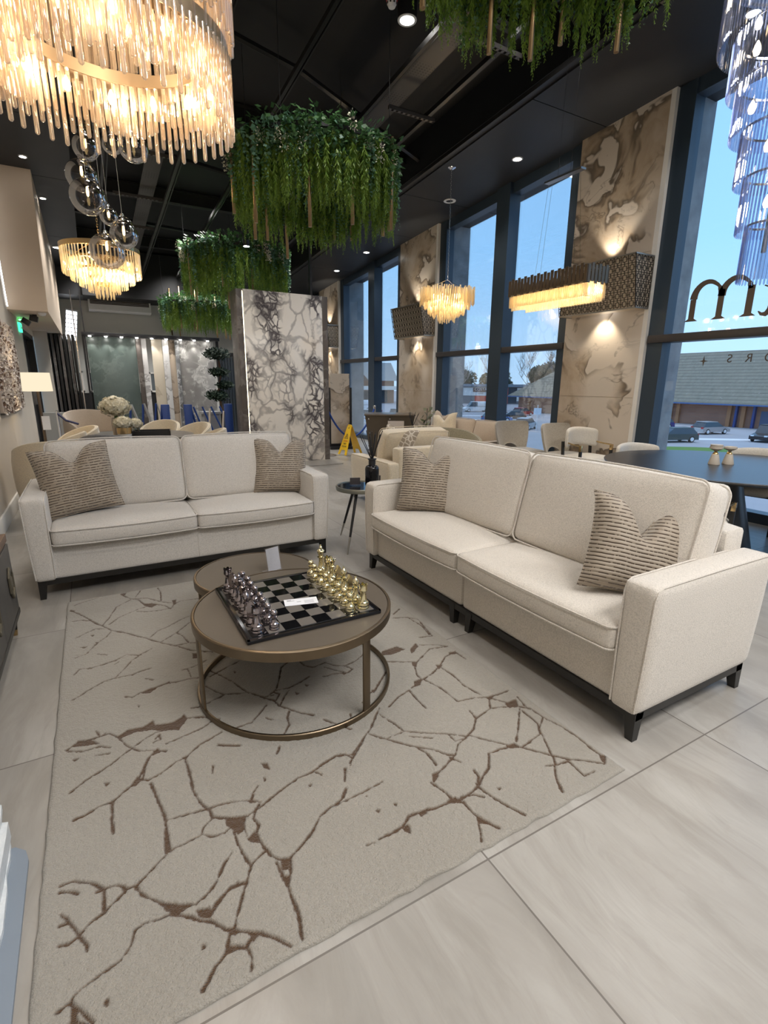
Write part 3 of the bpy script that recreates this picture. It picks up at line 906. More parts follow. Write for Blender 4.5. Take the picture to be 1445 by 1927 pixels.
# ------------------------------------------------------------------ rug
RUGD = [[[7,[[77,757],[115,760],[153,776],[193,779],[210,789],[249,821],[280,846],[318,825],[359,839],[419,875],[458,885],[514,929],[609,965]]],[10,[[77,753],[111,758]]],[9,[[193,779],[193,723],[189,683],[194,631]]],[9,[[275,835],[301,886],[324,943],[356,982],[391,958]]],[6,[[308,890],[297,837]]],[6,[[62,895],[114,938],[191,977],[256,1029],[326,1076],[367,1094],[428,1094]]],[6,[[229,1139],[258,1065],[301,1007],[356,982]]],[9,[[46,1154],[85,1183],[141,1179],[197,1184],[225,1147],[263,1139],[323,1152],[363,1149],[432,1130],[496,1134],[557,1110],[595,1079]]],[6,[[397,1002],[468,1016],[554,1034],[591,1061]]],[7,[[51,1143],[104,1113],[158,1117],[199,1086]]],[7,[[144,1063],[193,1052]]],[6,[[150,1228],[164,1180],[183,1192]]],[6,[[363,1056],[380,1074],[381,1037],[352,1036]]],[9,[[322,802],[331,735],[341,672],[349,606],[344,546],[337,474]]],[8,[[452,875],[455,778],[451,696],[462,630],[486,572]]],[6,[[349,600],[397,597],[446,588],[497,585],[548,576],[614,552],[652,524]]],[8,[[620,542],[639,578],[661,600]]],[8,[[636,501],[689,524],[744,547],[800,565],[858,570],[913,586],[976,606],[1011,595],[1028,566]]],[7,[[847,568],[872,565],[888,539]]],[8,[[487,578],[488,541],[540,506],[596,487],[627,500],[646,521]]],[6,[[487,535],[454,513],[445,489],[472,461],[512,458],[532,469]]],[6,[[337,474],[396,479],[449,487]]],[6,[[337,469],[293,435],[255,409],[241,399]]],[8,[[628,506],[609,468],[617,434],[600,403],[608,345],[620,302],[637,277],[666,266]]],[6,[[539,448],[539,394],[547,332],[554,299],[583,317],[616,330]]],[6,[[576,474],[571,408]]],[7,[[666,266],[719,294],[765,323],[811,367],[857,385],[916,384],[991,389],[1070,397]]],[9,[[878,386],[913,399],[939,432]]],[7,[[980,525],[952,470]]],[6,[[1003,528],[1028,566]]],[9,[[665,262],[654,219],[633,194],[631,142],[632,92],[617,23]]],[7,[[627,273],[629,242],[630,196]]],[7,[[241,399],[258,362],[289,324],[325,287],[364,270],[389,256]]],[7,[[390,260],[428,277],[455,302],[483,343],[513,371]]],[9,[[328,285],[322,264],[358,236],[388,208],[418,187],[444,149],[461,136]]],[10,[[423,216],[441,235],[483,259],[520,257]]],[6,[[553,294],[532,259],[505,212],[480,168],[464,134]]],[6,[[519,253],[507,264]]],[8,[[461,136],[497,112],[531,86],[558,59],[585,22]]],[9,[[455,136],[441,107],[438,91],[400,67],[380,46],[364,30]]],[8,[[440,100],[481,77],[498,90],[513,96]]],[8,[[484,76],[489,45],[479,16]]],[6,[[322,264],[289,263],[257,273],[231,264],[220,230],[194,202],[145,190],[109,179],[88,166],[85,156]]],[9,[[49,508],[83,505],[126,476],[149,450],[165,432]]],[8,[[50,485],[77,472],[95,455]]],[7,[[214,405],[241,401]]],[7,[[142,436],[168,435],[195,430],[211,415],[214,396],[186,377],[163,361],[129,348],[99,323]]],[7,[[162,434],[160,371]]],[8,[[54,412],[73,383],[89,351],[102,318],[117,288],[119,269]]],[8,[[53,375],[74,375]]],[8,[[55,318],[76,311],[99,320]]],[7,[[57,151],[85,159]]],[9,[[85,156],[107,129],[131,88]]],[7,[[84,112],[99,113]]],[8,[[21,2619],[63,2548],[112,2451],[159,2346],[197,2281],[241,2194],[308,2126],[414,1988],[482,1893],[550,1819],[613,1729],[712,1657]]],[6,[[34,2437],[88,2429],[136,2392],[167,2320],[197,2292]]],[6,[[198,2303],[232,2385],[279,2541],[333,2590],[371,2623]]],[7,[[323,2732],[371,2636],[414,2599],[435,2521],[474,2461],[510,2467],[558,2415],[586,2349],[623,2419],[662,2437],[764,2423],[858,2386]]],[6,[[371,2636],[468,2597],[548,2486],[614,2424]]],[7,[[550,2755],[560,2675],[547,2513]]],[6,[[399,2648],[446,2781]]],[6,[[229,2286],[280,2359],[339,2397],[402,2437],[474,2461]]],[6,[[391,2406],[448,2367],[533,2353],[604,2352]]],[6,[[40,2697],[86,2724],[172,2758]]],[6,[[241,2194],[209,2120],[156,2053],[107,1954],[59,1941]]],[6,[[58,2189],[113,2233],[158,2260],[212,2231]]],[6,[[422,1984],[476,2055],[536,2086],[621,2151],[677,2178]]],[6,[[476,1906],[572,1982],[662,2083]]],[6,[[572,1982],[597,1928],[614,1831]]],[6,[[543,1828],[620,1818],[701,1783]]],[6,[[56,1756],[81,1804],[134,1790],[187,1801],[242,1812],[300,1848],[355,1813]]],[6,[[239,1634],[278,1696],[324,1775],[370,1818],[424,1851]]],[7,[[56,1522],[85,1544],[133,1585],[184,1620],[222,1628],[261,1628],[314,1622],[356,1637],[404,1642]]],[8,[[274,1434],[300,1413],[333,1434],[372,1433],[406,1449],[460,1461],[499,1447],[553,1446],[627,1428]]],[6,[[540,1544],[599,1551],[663,1581]]],[6,[[565,1546],[569,1459]]],[6,[[162,1932],[207,1896]]],[6,[[85,2055],[113,2048]]],[6,[[369,1552],[403,1521]]],[6,[[241,1772],[262,1788]]],[6,[[663,1475],[696,1409],[737,1324],[780,1197],[818,1148],[839,1117],[882,1113]]],[6,[[616,1345],[652,1268],[680,1232],[779,1191]]],[7,[[525,1197],[566,1187],[618,1205],[678,1226]]],[6,[[817,1492],[746,1462],[652,1417]]],[6,[[1046,1366],[991,1328],[957,1249],[911,1154],[853,1115]]],[8,[[837,1111],[871,1078],[882,1020],[911,978],[950,924],[993,883]]],[6,[[890,1137],[912,1111],[884,1071]]],[7,[[907,1142],[958,1135],[1009,1145],[1086,1178]]],[8,[[666,963],[740,968],[777,1002],[817,1042],[831,1054]]],[8,[[908,967],[887,929],[876,875],[839,828]]],[6,[[802,969],[811,953],[832,932]]],[7,[[882,1020],[923,1077],[959,1114]]],[7,[[1096,1339],[1102,1284],[1138,1247],[1205,1261],[1243,1207],[1285,1183],[1355,1197],[1449,1254]]],[6,[[1188,1220],[1225,1166],[1271,1117],[1308,1137],[1285,1183]]],[7,[[1147,1145],[1213,1140],[1271,1117]]],[9,[[1227,858],[1285,906],[1329,925],[1380,971],[1448,1028]]],[7,[[1021,836],[1053,783],[1097,719]]],[7,[[1142,813],[1126,779]]],[8,[[580,891],[656,844]]],[7,[[774,728],[798,765]]],[7,[[1791,1536],[1874,1500],[1890,1364],[1867,1247]]],[8,[[1819,1583],[1890,1631]]],[6,[[1874,1500],[1917,1448],[1872,1227],[1797,1250]]],[7,[[1482,1120],[1578,1067],[1626,1041]]],[6,[[1748,1175],[1837,1126],[1880,1087]]],[6,[[1638,1034],[1775,1112],[1880,1087]]],[7,[[1613,1019],[1572,932],[1569,881],[1647,904],[1724,944],[1802,1004],[1880,1016],[1883,929]]],[8,[[1489,850],[1557,875]]],[7,[[1315,774],[1396,818],[1466,838],[1460,771],[1459,683]]],[6,[[1580,875],[1610,783],[1617,651],[1699,639],[1767,609]]],[6,[[1717,934],[1732,843],[1722,746],[1745,638]]],[7,[[1767,609],[1827,604],[1884,604]]],[7,[[1763,604],[1807,546],[1828,501],[1877,453],[1880,378],[1902,296],[1908,218],[1900,135],[1908,80],[1878,57],[1827,101],[1780,135]]],[7,[[1763,604],[1717,541],[1613,515],[1559,467],[1494,438],[1442,422],[1396,380],[1323,349],[1257,325]]],[8,[[1622,572],[1615,514]]],[6,[[1717,541],[1780,517],[1842,483]]],[7,[[1888,547],[1870,479],[1870,446]]],[6,[[1835,476],[1741,386],[1662,318]]],[6,[[1513,445],[1555,395],[1609,330],[1637,300]]],[7,[[1832,456],[1827,357],[1786,304],[1713,290],[1663,283]]],[7,[[1880,378],[1806,330],[1769,259],[1729,187]]],[8,[[1640,304],[1679,257],[1709,215],[1734,185],[1780,135]]],[7,[[1518,321],[1570,317],[1617,308]]],[8,[[1518,321],[1467,261],[1423,240],[1373,210]]],[8,[[1734,185],[1704,145],[1765,135]]],[8,[[1664,160],[1700,148],[1653,98],[1620,39]]],[7,[[1765,135],[1758,92],[1755,53],[1808,49]]],[7,[[896,585],[971,607],[1036,579],[1113,639],[1172,681],[1246,759],[1274,785]]],[8,[[1006,540],[1038,570],[1142,660]]],[6,[[1252,745],[1276,662],[1289,597],[1351,553],[1442,494],[1499,444]]],[6,[[1147,657],[1198,593],[1289,597]]],[6,[[1198,593],[1247,530],[1285,492],[1332,449],[1369,395],[1396,380]]],[6,[[1291,559],[1369,503]]],[6,[[1442,494],[1442,440],[1480,437]]],[8,[[1286,483],[1301,441],[1296,371]]],[7,[[1369,378],[1388,336]]],[8,[[1227,306],[1243,255],[1251,204],[1286,190],[1341,200],[1373,210]]],[8,[[1406,280],[1402,245],[1369,205],[1383,137],[1404,80],[1429,31]]],[8,[[1276,177],[1276,120],[1289,82],[1314,33]]],[7,[[1280,105],[1255,61],[1231,24]]],[9,[[945,190],[989,191],[1035,194],[1076,219],[1126,215],[1183,203],[1247,199]]],[5,[[898,191],[923,186]]],[7,[[1282,199],[1330,186],[1355,159]]],[8,[[977,525],[950,466]]],[9,[[938,431],[900,392]]]],[[[229,1148],[265,1174],[323,1161],[366,1186],[372,1143],[433,1133],[472,1147],[491,1167],[501,1131],[455,1069],[397,1092],[360,1122],[292,1141],[233,1128]],[[68,1163],[85,1195],[131,1175],[159,1134],[104,1150]],[[346,979],[366,993],[373,965],[344,956]],[[257,824],[282,867],[297,837],[270,817]],[[439,887],[459,892],[455,867]],[[526,519],[589,491],[565,434],[548,432],[538,460],[523,486]],[[569,399],[599,415],[601,364],[577,383]],[[639,271],[666,266],[651,235],[636,239]],[[339,549],[350,542],[348,468],[330,470]],[[289,324],[326,295],[376,259],[362,258],[334,250],[317,275]],[[386,241],[419,231],[425,207],[414,205],[389,215]],[[457,146],[474,132],[465,123],[450,131]],[[437,102],[456,84],[426,83]],[[496,109],[532,89],[511,89],[502,80]],[[86,154],[102,135],[97,112],[131,86],[87,110]],[[629,219],[648,213],[640,190],[626,184]],[[158,127],[166,123],[161,108],[154,115]],[[382,140],[391,134],[387,123],[380,128]],[[241,407],[250,391],[240,388]],[[172,889],[188,880],[181,867]],[[70,1080],[87,1077],[77,1064]],[[705,708],[727,696],[726,658],[710,674]],[[693,632],[699,621],[690,607]],[[537,786],[542,783],[529,745]],[[580,901],[659,850],[650,845],[587,887]],[[827,515],[840,515],[827,503]],[[316,2778],[352,2773],[340,2722],[314,2745]],[[434,2509],[486,2493],[519,2462],[479,2425],[448,2467]],[[612,2478],[635,2479],[625,2405],[611,2404]],[[19,2632],[44,2607],[38,2590],[20,2600]],[[333,1434],[386,1452],[405,1442],[376,1413]],[[443,1456],[468,1471],[472,1448]],[[131,2192],[150,2182],[142,2166]],[[156,2081],[171,2073],[163,2058]],[[92,2051],[113,2048],[99,2040]],[[317,1340],[325,1329],[319,1314]],[[615,1693],[636,1681],[631,1632],[606,1638]],[[1528,1215],[1625,1226],[1652,1173],[1570,1161],[1508,1180]],[[1680,1164],[1740,1203],[1733,1167],[1660,1118]],[[1614,1047],[1638,1034],[1609,993],[1600,1012]],[[1529,890],[1573,892],[1541,851],[1502,848]],[[1844,1027],[1887,1025],[1867,999],[1839,1008]],[[1799,535],[1868,535],[1844,493],[1794,499]],[[1608,322],[1651,315],[1656,283],[1611,303]],[[1256,340],[1279,338],[1270,318],[1239,306]],[[1227,210],[1266,208],[1276,177],[1240,190]],[[1112,217],[1148,216],[1132,200],[1111,199]],[[1032,190],[1056,194],[1045,157],[1031,179]],[[1277,107],[1289,82],[1294,62],[1267,83]],[[1755,613],[1785,602],[1750,589]],[[1902,100],[1925,87],[1886,61],[1875,67]],[[1427,166],[1436,162],[1425,157]],[[1053,294],[1069,285],[1059,275]],[[986,370],[994,366],[986,360]],[[990,297],[1003,290],[992,285]],[[1373,224],[1394,220],[1365,201]],[[1711,960],[1741,944],[1700,921]],[[980,1087],[992,1067],[979,1063]],[[1244,1132],[1273,1120],[1250,1108]],[[1309,928],[1338,926],[1307,901]],[[769,1409],[775,1394],[767,1385]],[[616,1066],[625,1059],[616,1040]],[[1045,1125],[1057,1109],[1043,1105]]]]
def build_rug():
    W, D, H = 1.926, 2.78, .013
    nx, ny = 482, 696
    xs = np.linspace(0, W, nx); ys_ = np.linspace(0, D, ny)
    dist = np.full((ny, nx), 1.0)
    rng = np.random.RandomState(3)
    # slow wobble so that the carved lines have the uneven edge of cut pile
    def smooth_noise(k_):
        g = rng.rand(int(D / k_) + 4, int(W / k_) + 4)
        yy = ys_ / k_; xx = xs / k_
        iy = yy.astype(int); ix = xx.astype(int)
        fy = (yy - iy)[:, None]; fx = (xx - ix)[None, :]
        return (g[iy][:, ix] * (1 - fy) * (1 - fx) + g[iy + 1][:, ix] * fy * (1 - fx) + g[iy][:, ix + 1] * (1 - fy) * fx + g[iy + 1][:, ix + 1] * fy * fx)
    n1, n2, n3 = smooth_noise(.018), smooth_noise(.05), smooth_noise(.008)
    def seg(a, b, hw):
        x0, x1 = min(a[0], b[0]) - .03, max(a[0], b[0]) + .03
        y0_, y1_ = min(a[1], b[1]) - .03, max(a[1], b[1]) + .03
        i0, i1 = np.searchsorted(xs, x0), np.searchsorted(xs, x1)
        j0, j1 = np.searchsorted(ys_, y0_), np.searchsorted(ys_, y1_)
        if i1 <= i0 or j1 <= j0: return
        X_, Y_ = np.meshgrid(xs[i0:i1], ys_[j0:j1])
        dx, dy = b[0] - a[0], b[1] - a[1]
        L2 = dx * dx + dy * dy + 1e-9
        t = np.clip(((X_ - a[0]) * dx + (Y_ - a[1]) * dy) / L2, 0, 1)
        d = np.hypot(X_ - a[0] - t * dx, Y_ - a[1] - t * dy) - hw
        dist[j0:j1, i0:i1] = np.minimum(dist[j0:j1, i0:i1], d)
    for w_, pts in RUGD[0]:
        for a, b in zip(pts, pts[1:]):
            seg((a[0] / 1000, a[1] / 1000), (b[0] / 1000, b[1] / 1000), w_ / 2000 * 1.1)
    for pts in RUGD[1]:
        P = [(a / 1000, b / 1000) for a, b in pts]
        x0, x1 = min(p[0] for p in P), max(p[0] for p in P)
        y0_, y1_ = min(p[1] for p in P), max(p[1] for p in P)
        i0, i1 = np.searchsorted(xs, x0), np.searchsorted(xs, x1)
        j0, j1 = np.searchsorted(ys_, y0_), np.searchsorted(ys_, y1_)
        if i1 > i0 and j1 > j0:
            X_, Y_ = np.meshgrid(xs[i0:i1], ys_[j0:j1])
            ins = np.zeros(X_.shape, bool)
            for k_ in range(len(P)):
                a, b = P[k_], P[(k_ + 1) % len(P)]
                c = ((a[1] > Y_) != (b[1] > Y_)) & (X_ < (b[0] - a[0]) * (Y_ - a[1]) / (b[1] - a[1] + 1e-12) + a[0])
                ins ^= c
            sub = dist[j0:j1, i0:i1]
            sub[ins] = -.01
        for k_ in range(len(P)):
            seg(P[k_], P[(k_ + 1) % len(P)], .001)
    dd = dist + (n1 - .5) * .005 + (n3 - .5) * .003
    crack = np.clip(.5 - dd / .0032, 0, 1)
    edge = np.minimum(np.minimum(xs[None, :], W - xs[None, :]), np.minimum(ys_[:, None], D - ys_[:, None]))
    er = np.clip(edge / .012, 0, 1)
    z = H * (.35 + .65 * np.sqrt(er)) + (n3 - .5) * .0028 + (n2 - .5) * .002 - crack * .0065
    wob = (n2 - .5) * .008
    X_, Y_ = np.meshgrid(xs, ys_)
    X_ = X_ + np.where(np.minimum(X_, W - X_) < .002, wob, 0)
    Y_ = Y_ + np.where(np.minimum(Y_, D - Y_) < .002, wob, 0)
    co = np.stack([X_, Y_, z], -1).reshape(-1, 3)
    a = np.arange(ny * nx).reshape(ny, nx)
    q = np.stack([a[:-1, :-1], a[:-1, 1:], a[1:, 1:], a[1:, :-1]], -1).reshape(-1, 4)
    # skirt down to the floor
    per = np.concatenate([a[0, :], a[1:, -1], a[-1, -2::-1], a[-2:0:-1, 0]])
    base = co[per].copy(); base[:, 2] = 0
    nb = len(co) + np.arange(len(per))
    sk = np.stack([per, nb, np.roll(nb, -1), np.roll(per, -1)], -1)
    co = np.concatenate([co, base]); q = np.concatenate([q, sk])
    me = bpy.data.meshes.new('rug')
    me.vertices.add(len(co)); me.vertices.foreach_set('co', co.astype(np.float32).ravel())
    me.loops.add(len(q) * 4); me.loops.foreach_set('vertex_index', q.astype(np.int32).ravel())
    me.polygons.add(len(q)); me.polygons.foreach_set('loop_start', np.arange(0, len(q) * 4, 4, dtype=np.int32))
    me.polygons.foreach_set('use_smooth', np.ones(len(q), bool))
    me.update(calc_edges=True); me.validate()
    at = me.attributes.new('crack', 'FLOAT', 'POINT')
    at.data.foreach_set('value', np.concatenate([crack.ravel(), np.zeros(len(per))]).astype(np.float32))
    me.materials.append(RUG_M)
    o = bpy.data.objects.new('rug', me)
    COL.objects.link(o)
    o.location = (-.296, .965, .0005)
    return tag(o, 'large cream wool rug carved with brown branching crack lines, under the coffee tables', 'rug')
build_rug()


# ------------------------------------------------------------------ sofas
def rect_path(w, d, r, z, n=6, zf=None, x0=0, y0=0):
    pts = []
    for cx, cy_, a0 in ((w - r, d - r, 0), (r, d - r, pi / 2), (r, r, pi), (w - r, r, 1.5 * pi)):
        for i in range(n + 1):
            a = a0 + pi / 2 * i / n
            x, y = cx + r * cos(a), cy_ + r * sin(a)
            pts.append((x0 + x, y0 + y, z if zf is None else zf(x, y)))
    # straight runs subdivided
    out = []
    for i, p in enumerate(pts):
        q = pts[(i + 1) % len(pts)]
        out.append(p)
        if (Vector(p) - Vector(q)).length > .2:
            for k_ in range(1, 8):
                t = k_ / 8
                out.append(tuple(p[j] * (1 - t) + q[j] * t for j in range(3)))
    return out


def sofa(name, label, loc, rz, W, mat, split=False, D=.90, backtop=1.0, ah=.70, fh=.80, ncush=2):
    s = thing(name, label, 'sofa', loc, rz)
    aw, z0 = .145, .13
    # arms: front panel narrows slightly to the bottom, top front corner rounded
    for side in (0, 1):
        x0, x1 = (0, aw) if side == 0 else (W - aw, W)
        def fn(q, u, v, w_, side=side):
            t = max(0, (-w_ * .5 + .5))
            if side == 0: q.x += (.02 if u < 0 else 0) * t * t
            else: q.x -= (.02 if u > 0 else 0) * t * t
            if v < 0 and w_ > .0: q.y += .0
            if v > 0: q.z -= 0
            return q
        a = MB().soft(aw, D - .02, ah - z0, .028, .004, .002, 12, ((x0 + x1) / 2, D / 2 - .005, (ah + z0) / 2), fn=fn).build('arm', mat, s)
        mb = MB()
        for xx in (x0 + .007, x1 - .007):
            out = (side == 0 and xx < x0 + .02) or (side == 1 and xx > x1 - .02)
            mb.tube([(xx + ((.019 if side == 0 else -.019) if out else 0), .008, z0 + .02), (xx + ((.006 if side == 0 else -.006) if out else 0), .006, .42), (xx, .010, ah - .05), (xx, .022, ah - .016), (xx, .05, ah - .004), (xx, D / 2, ah - .001), (xx, D - .05, ah - .004)], .0042, 6)
        mb.build('piping', mat, a)
    # base panel under the seat cushions
    mb = MB()
    parts = ((aw - .01, W / 2 - .004), (W / 2 + .004, W - aw + .01)) if split else ((aw - .01, W - aw + .01),)
    for xa, xb in parts:
        mb.soft(xb - xa, D - .06, .25, .022 if split else .012, 0, .003, 10, ((xa + xb) / 2, D / 2 + .012, z0 + .125))
    mb.build('base', mat, s)
    if not split:
        MB().tube([(W / 2, .038, z0 + .01), (W / 2, .038, .36)], .0022, 5).build('seam', mat, s)
    # back frame
    MB().soft(W - 2 * aw + .02, .17, fh - z0, .03, 0, 0, 8, (W / 2, D - .10, (fh + z0) / 2)).build('back_frame', mat, s)
    # plinth rail
    mb = MB()
    zp0, zp1 = .098, z0
    mb.box(.03, W - .03, .035, .055, zp0, zp1 + .005).box(.03, W - .03, D - .06, D - .04, zp0, zp1 + .005)
    mb.box(.03, .05, .04, D - .05, zp0, zp1 + .005).box(W - .05, W - .03, .04, D - .05, zp0, zp1 + .005)
    mb.box(.05, W - .05, .055, D - .06, zp1 - .01, zp1 + .01)
    mb.build('plinth', BLKWOOD, s)
    xs_ = [.03, W - .03] + ([W / 2 - .055, W / 2 + .055] if split else [])
    for k_, x in enumerate(xs_):
        for y, sy in ((.032, 1), (D - .038, -1)):
            sx_ = 1 if (k_ in (0, 3)) else -1
            b_, t_ = .034, .055
            vs = []
            for zz, ww in ((0, b_), (z0, t_)):
                for dx, dy in ((0, 0), (ww, 0), (ww, ww), (0, ww)):
                    vs.append((x + sx_ * (dx if k_ < 2 or True else dx), y + sy * dy, zz))
            MB().add(vs, [(3, 2, 1, 0), (4, 5, 6, 7), (0, 1, 5, 4), (1, 2, 6, 5), (2, 3, 7, 6), (3, 0, 4, 7)]).build('leg', BLKWOOD, s)
    # seat cushions
    cw = (W - 2 * aw) / ncush
    cd, ct = .66, .128
    for k_ in range(ncush):
        x0 = aw + k_ * cw
        zc = .36 + ct / 2 + .006
        def fn(q, u, v, w_):
            # front edge sags a touch and the cushion puffs
            if v < -.2: q.z -= .006 * (1 - u * u) * (-v)
            return q
        c = MB().soft(cw - .006, cd, ct, .035, .028, .012, 16, (x0 + cw / 2, -.022 + cd / 2, zc), fn=fn, fb=.2).build('seat_cushion', mat, s)
        mb = MB()
        for zz, sg in ((zc + ct / 2 - .014, 1), (zc - ct / 2 + .014, -1)):
            def bulge(x, y): return zz
            base = rect_path(cw - .006, cd, .035, zz, x0=x0 + .003, y0=-.022)
            pts = []
            for p in base:
                u = (p[0] - (x0 + cw / 2)) / (cw / 2); v = (p[1] - (-.022 + cd / 2)) / (cd / 2)
                n_ = .0105
                pts.append((p[0] + n_ * (1 - v * v) * (1 if u > 0 else -1) * (abs(u) > .9), p[1] + n_ * (1 - u * u) * (1 if v > 0 else -1) * (abs(v) > .9) - (.001 if v < -.9 else 0), p[2] - (.006 * (1 - u * u) if v < -.9 else 0)))
            mb.tube(pts, .0048, 6, closed=True)
        mb.build('piping', mat, c)
    # back cushions, leaning
    bw, bh, bt = cw, backtop - .49, .20
    for k_ in range(ncush):
        x0 = aw + k_ * cw
        def fn(q, u, v, w_):
            q.z -= .012 * u * u * (w_ > 0) * 0
            return q
        Xm = T(x0 + cw / 2, .50, .495) @ R(radians(-14), 'X') @ T(0, 0, bh / 2)
        mb = MB()
        mb.soft(bw - .008, bt, bh, .045, .012, .030, 16, X=Xm, fn=fn)
        c = mb.build('back_cushion', mat, s)
        mp = MB()
        for yy in (-bt / 2 + .012, bt / 2 - .012):
            path = [(p[0] - bw / 2, yy, p[1] - bh / 2) for p in rect_path(bw - .008, bh, .045, 0, x0=.004)]
            pts = []
            for p in path:
                u, w2 = p[0] / (bw / 2), p[2] / (bh / 2)
                pts.append((p[0] * (1 + .012 * (1 - w2 * w2)), p[1] + (-.006 if yy < 0 else .006), p[2] + (.012 * (1 - u * u) * (1 if w2 > 0 else -.6) if abs(w2) > .9 else 0)))
            mp.tube(pts, .0048, 6, closed=True, X=Xm)
        mp.build('piping', mat, c)
    return s

sofa('two_seater_sofa', 'pale cream two-seater sofa facing the camera behind the coffee tables', (-.488, 3.862, 0), 0, 2.15, CREAM)
sofa('sectional_sofa', 'long warm-cream two-part sofa on the right, seen from its near arm', (1.765, 3.425, 0), -pi / 2, 2.40, CREAM2, split=True, backtop=1.03)


def scatter_cushion(label, loc, rot, size=.50, chop=.11, name='scatter_cushion', mat=None, lean=0, T_=.085, skew=0):
    """feather cushion stood on its edge with a karate-chopped top"""
    n = 36
    mat = mat or PILLOW_M
    h = size / 2
    vs, fs = [], []
    def P(u, v, sg):
        # u,v in -1..1; outline with pulled-out corners
        x = u * h * (1 - .075 * (1 - v * v) * 1)
        z = v * h * (1 - .075 * (1 - u * u) * 1)
        z += h
        dent = chop * math.exp(-((u - skew) / .30) ** 2) * max(0, (v + .35) / 1.35) ** 1.6
        z -= dent
        th = T_ * (max(0, (1 - u ** 4)) ** .55) * (max(0, (1 - v ** 4)) ** .55)
        # fold valley running down from the chop
        th *= 1 - .35 * math.exp(-((u - skew) / .16) ** 2) * max(0, v) 
        th += .004 * sin(9 * u + 3 * v) * (1 - u * u) * (1 - v * v)
        corner = (abs(u) * abs(v)) ** 6
        y = sg * th + .03 * corner * (1 if v > 0 else .4)
        return (x, y, z)
    for sg in (-1, 1):
        b = len(vs)
        for j in range(n + 1):
            for i in range(n + 1):
                vs.append(P(-1 + 2 * i / n, -1 + 2 * j / n, sg))
        for j in range(n):
            for i in range(n):
                q = (b + j * (n + 1) + i, b + j * (n + 1) + i + 1, b + (j + 1) * (n + 1) + i + 1, b + (j + 1) * (n + 1) + i)
                fs.append(q if sg < 0 else q[::-1])
    mb = MB().add(vs, fs, 0, True)
    o = mb.build(name, mat)
    per = []
    for i in range(n): per.append(P(-1 + 2 * i / n, -1, 0))
    for i in range(n): per.append(P(1, -1 + 2 * i / n, 0))
    for i in range(n): per.append(P(1 - 2 * i / n, 1, 0))
    for i in range(n): per.append(P(-1, 1 - 2 * i / n, 0))
    MB().tube(per, .004, 6, closed=True).build('piping', mat, o)
    o.location = loc
    o.rotation_euler = rot
    return tag(o, label, 'cushion', 'dashed velvet cushions')

scatter_cushion('taupe dashed velvet cushion in the left corner of the two-seater sofa', (-.12, 4.14, .515), (radians(-16), radians(-7), radians(6)), .50)
scatter_cushion('taupe dashed velvet cushion in the right corner of the two-seater sofa', (1.36, 4.22, .505), (radians(-15), radians(4), radians(-6)), .47, chop=.10)
scatter_cushion('taupe dashed velvet cushion against the far arm of the long sofa', (2.10, 3.03, .50), (radians(-16), radians(3), radians(-40)), .48, chop=.09)
scatter_cushion('slumped taupe dashed velvet cushion at the near arm of the long sofa', (2.05, 1.33, .50), (radians(-20), radians(12), radians(-34)), .46, chop=.17, T_=.10)


# ------------------------------------------------------------------ coffee tables
def coffee_table(name, label, loc, r, h, mat_top, a_legs):
    t = thing(name, label, 'coffee table', loc)
    MB().lathe([(0, h - .012), (r - .014, h - .012), (r - .014, h - .004), (r - .016, h - .002), (0, h - .002)][::1], 72).build('tabletop', mat_top, t)
    MB().lathe([(r - .014, h - .045), (r, h - .045), (r + .001, h - .004), (r - .004, h), (r - .013, h), (r - .014, h - .006), (r - .014, h - .045)], 96).build('rim', BRONZE, t)
    MB().lathe([(r - .012, 0), (r, 0), (r + .001, .026), (r - .002, .029), (r - .010, .029), (r - .012, .026), (r - .012, 0)], 96).build('base_ring', BRONZE, t)
    for a in a_legs:
        X_ = R(radians(a), 'Z')
        MB().box(r - .011, r - .001, -.021, .021, .02, h - .03, .002, X=X_).build('leg', BRONZE, t)
    return t
HT = .42
coffee_table('coffee_table', 'round bronze-framed coffee table in front, carrying the chess set', (.7335, 2.165, .011), .466, HT - .011, SHAG, (-68, 22, 112, 188))
coffee_table('coffee_table', 'smaller lower round bronze table tucked behind, holding the sign stand', (.735, 2.83, .011), .352, .355 - .011, SHAG, (30, 150, 270))

# chess board
BX, BY, BS = .432, 1.862, .615
ct = thing('chessboard', 'glossy black and grey chessboard on the front coffee table', 'chessboard', (BX, BY, HT))
MB().box(0, BS, 0, BS, 0, .014, .002).build('board_base', plain('black_lacquer', (.008, .009, .012), .15), ct)
fr_ = MB()
for a_, b_, c_, d_ in ((0, BS, 0, .012), (0, BS, BS - .012, BS), (0, .012, 0, BS), (BS - .012, BS, 0, BS)):
    fr_.box(a_ + .001, b_ - .001, c_ + .001, d_ - .001, .014, .018)
fr_.build('board_rim', plain('bronze_mirror_trim', (.10, .09, .085), .12, .9), ct)
MIR = plain('grey_mirror_square', (.22, .20, .18), .12, .25)
BLS = plain('black_mirror_square', (.006, .006, .007), .05)
s8 = (BS - .05) / 8
mg, mk_ = MB(), MB()
for i in range(8):
    for j in range(8):
        (mg if (i + j) % 2 else mk_).box(.025 + i * s8 + .0006, .025 + (i + 1) * s8 - .0006, .025 + j * s8 + .0006, .025 + (j + 1) * s8 - .0006, .014, .0165)
mg.build('light_squares', MIR, ct)
mk_.build('dark_squares', BLS, ct)

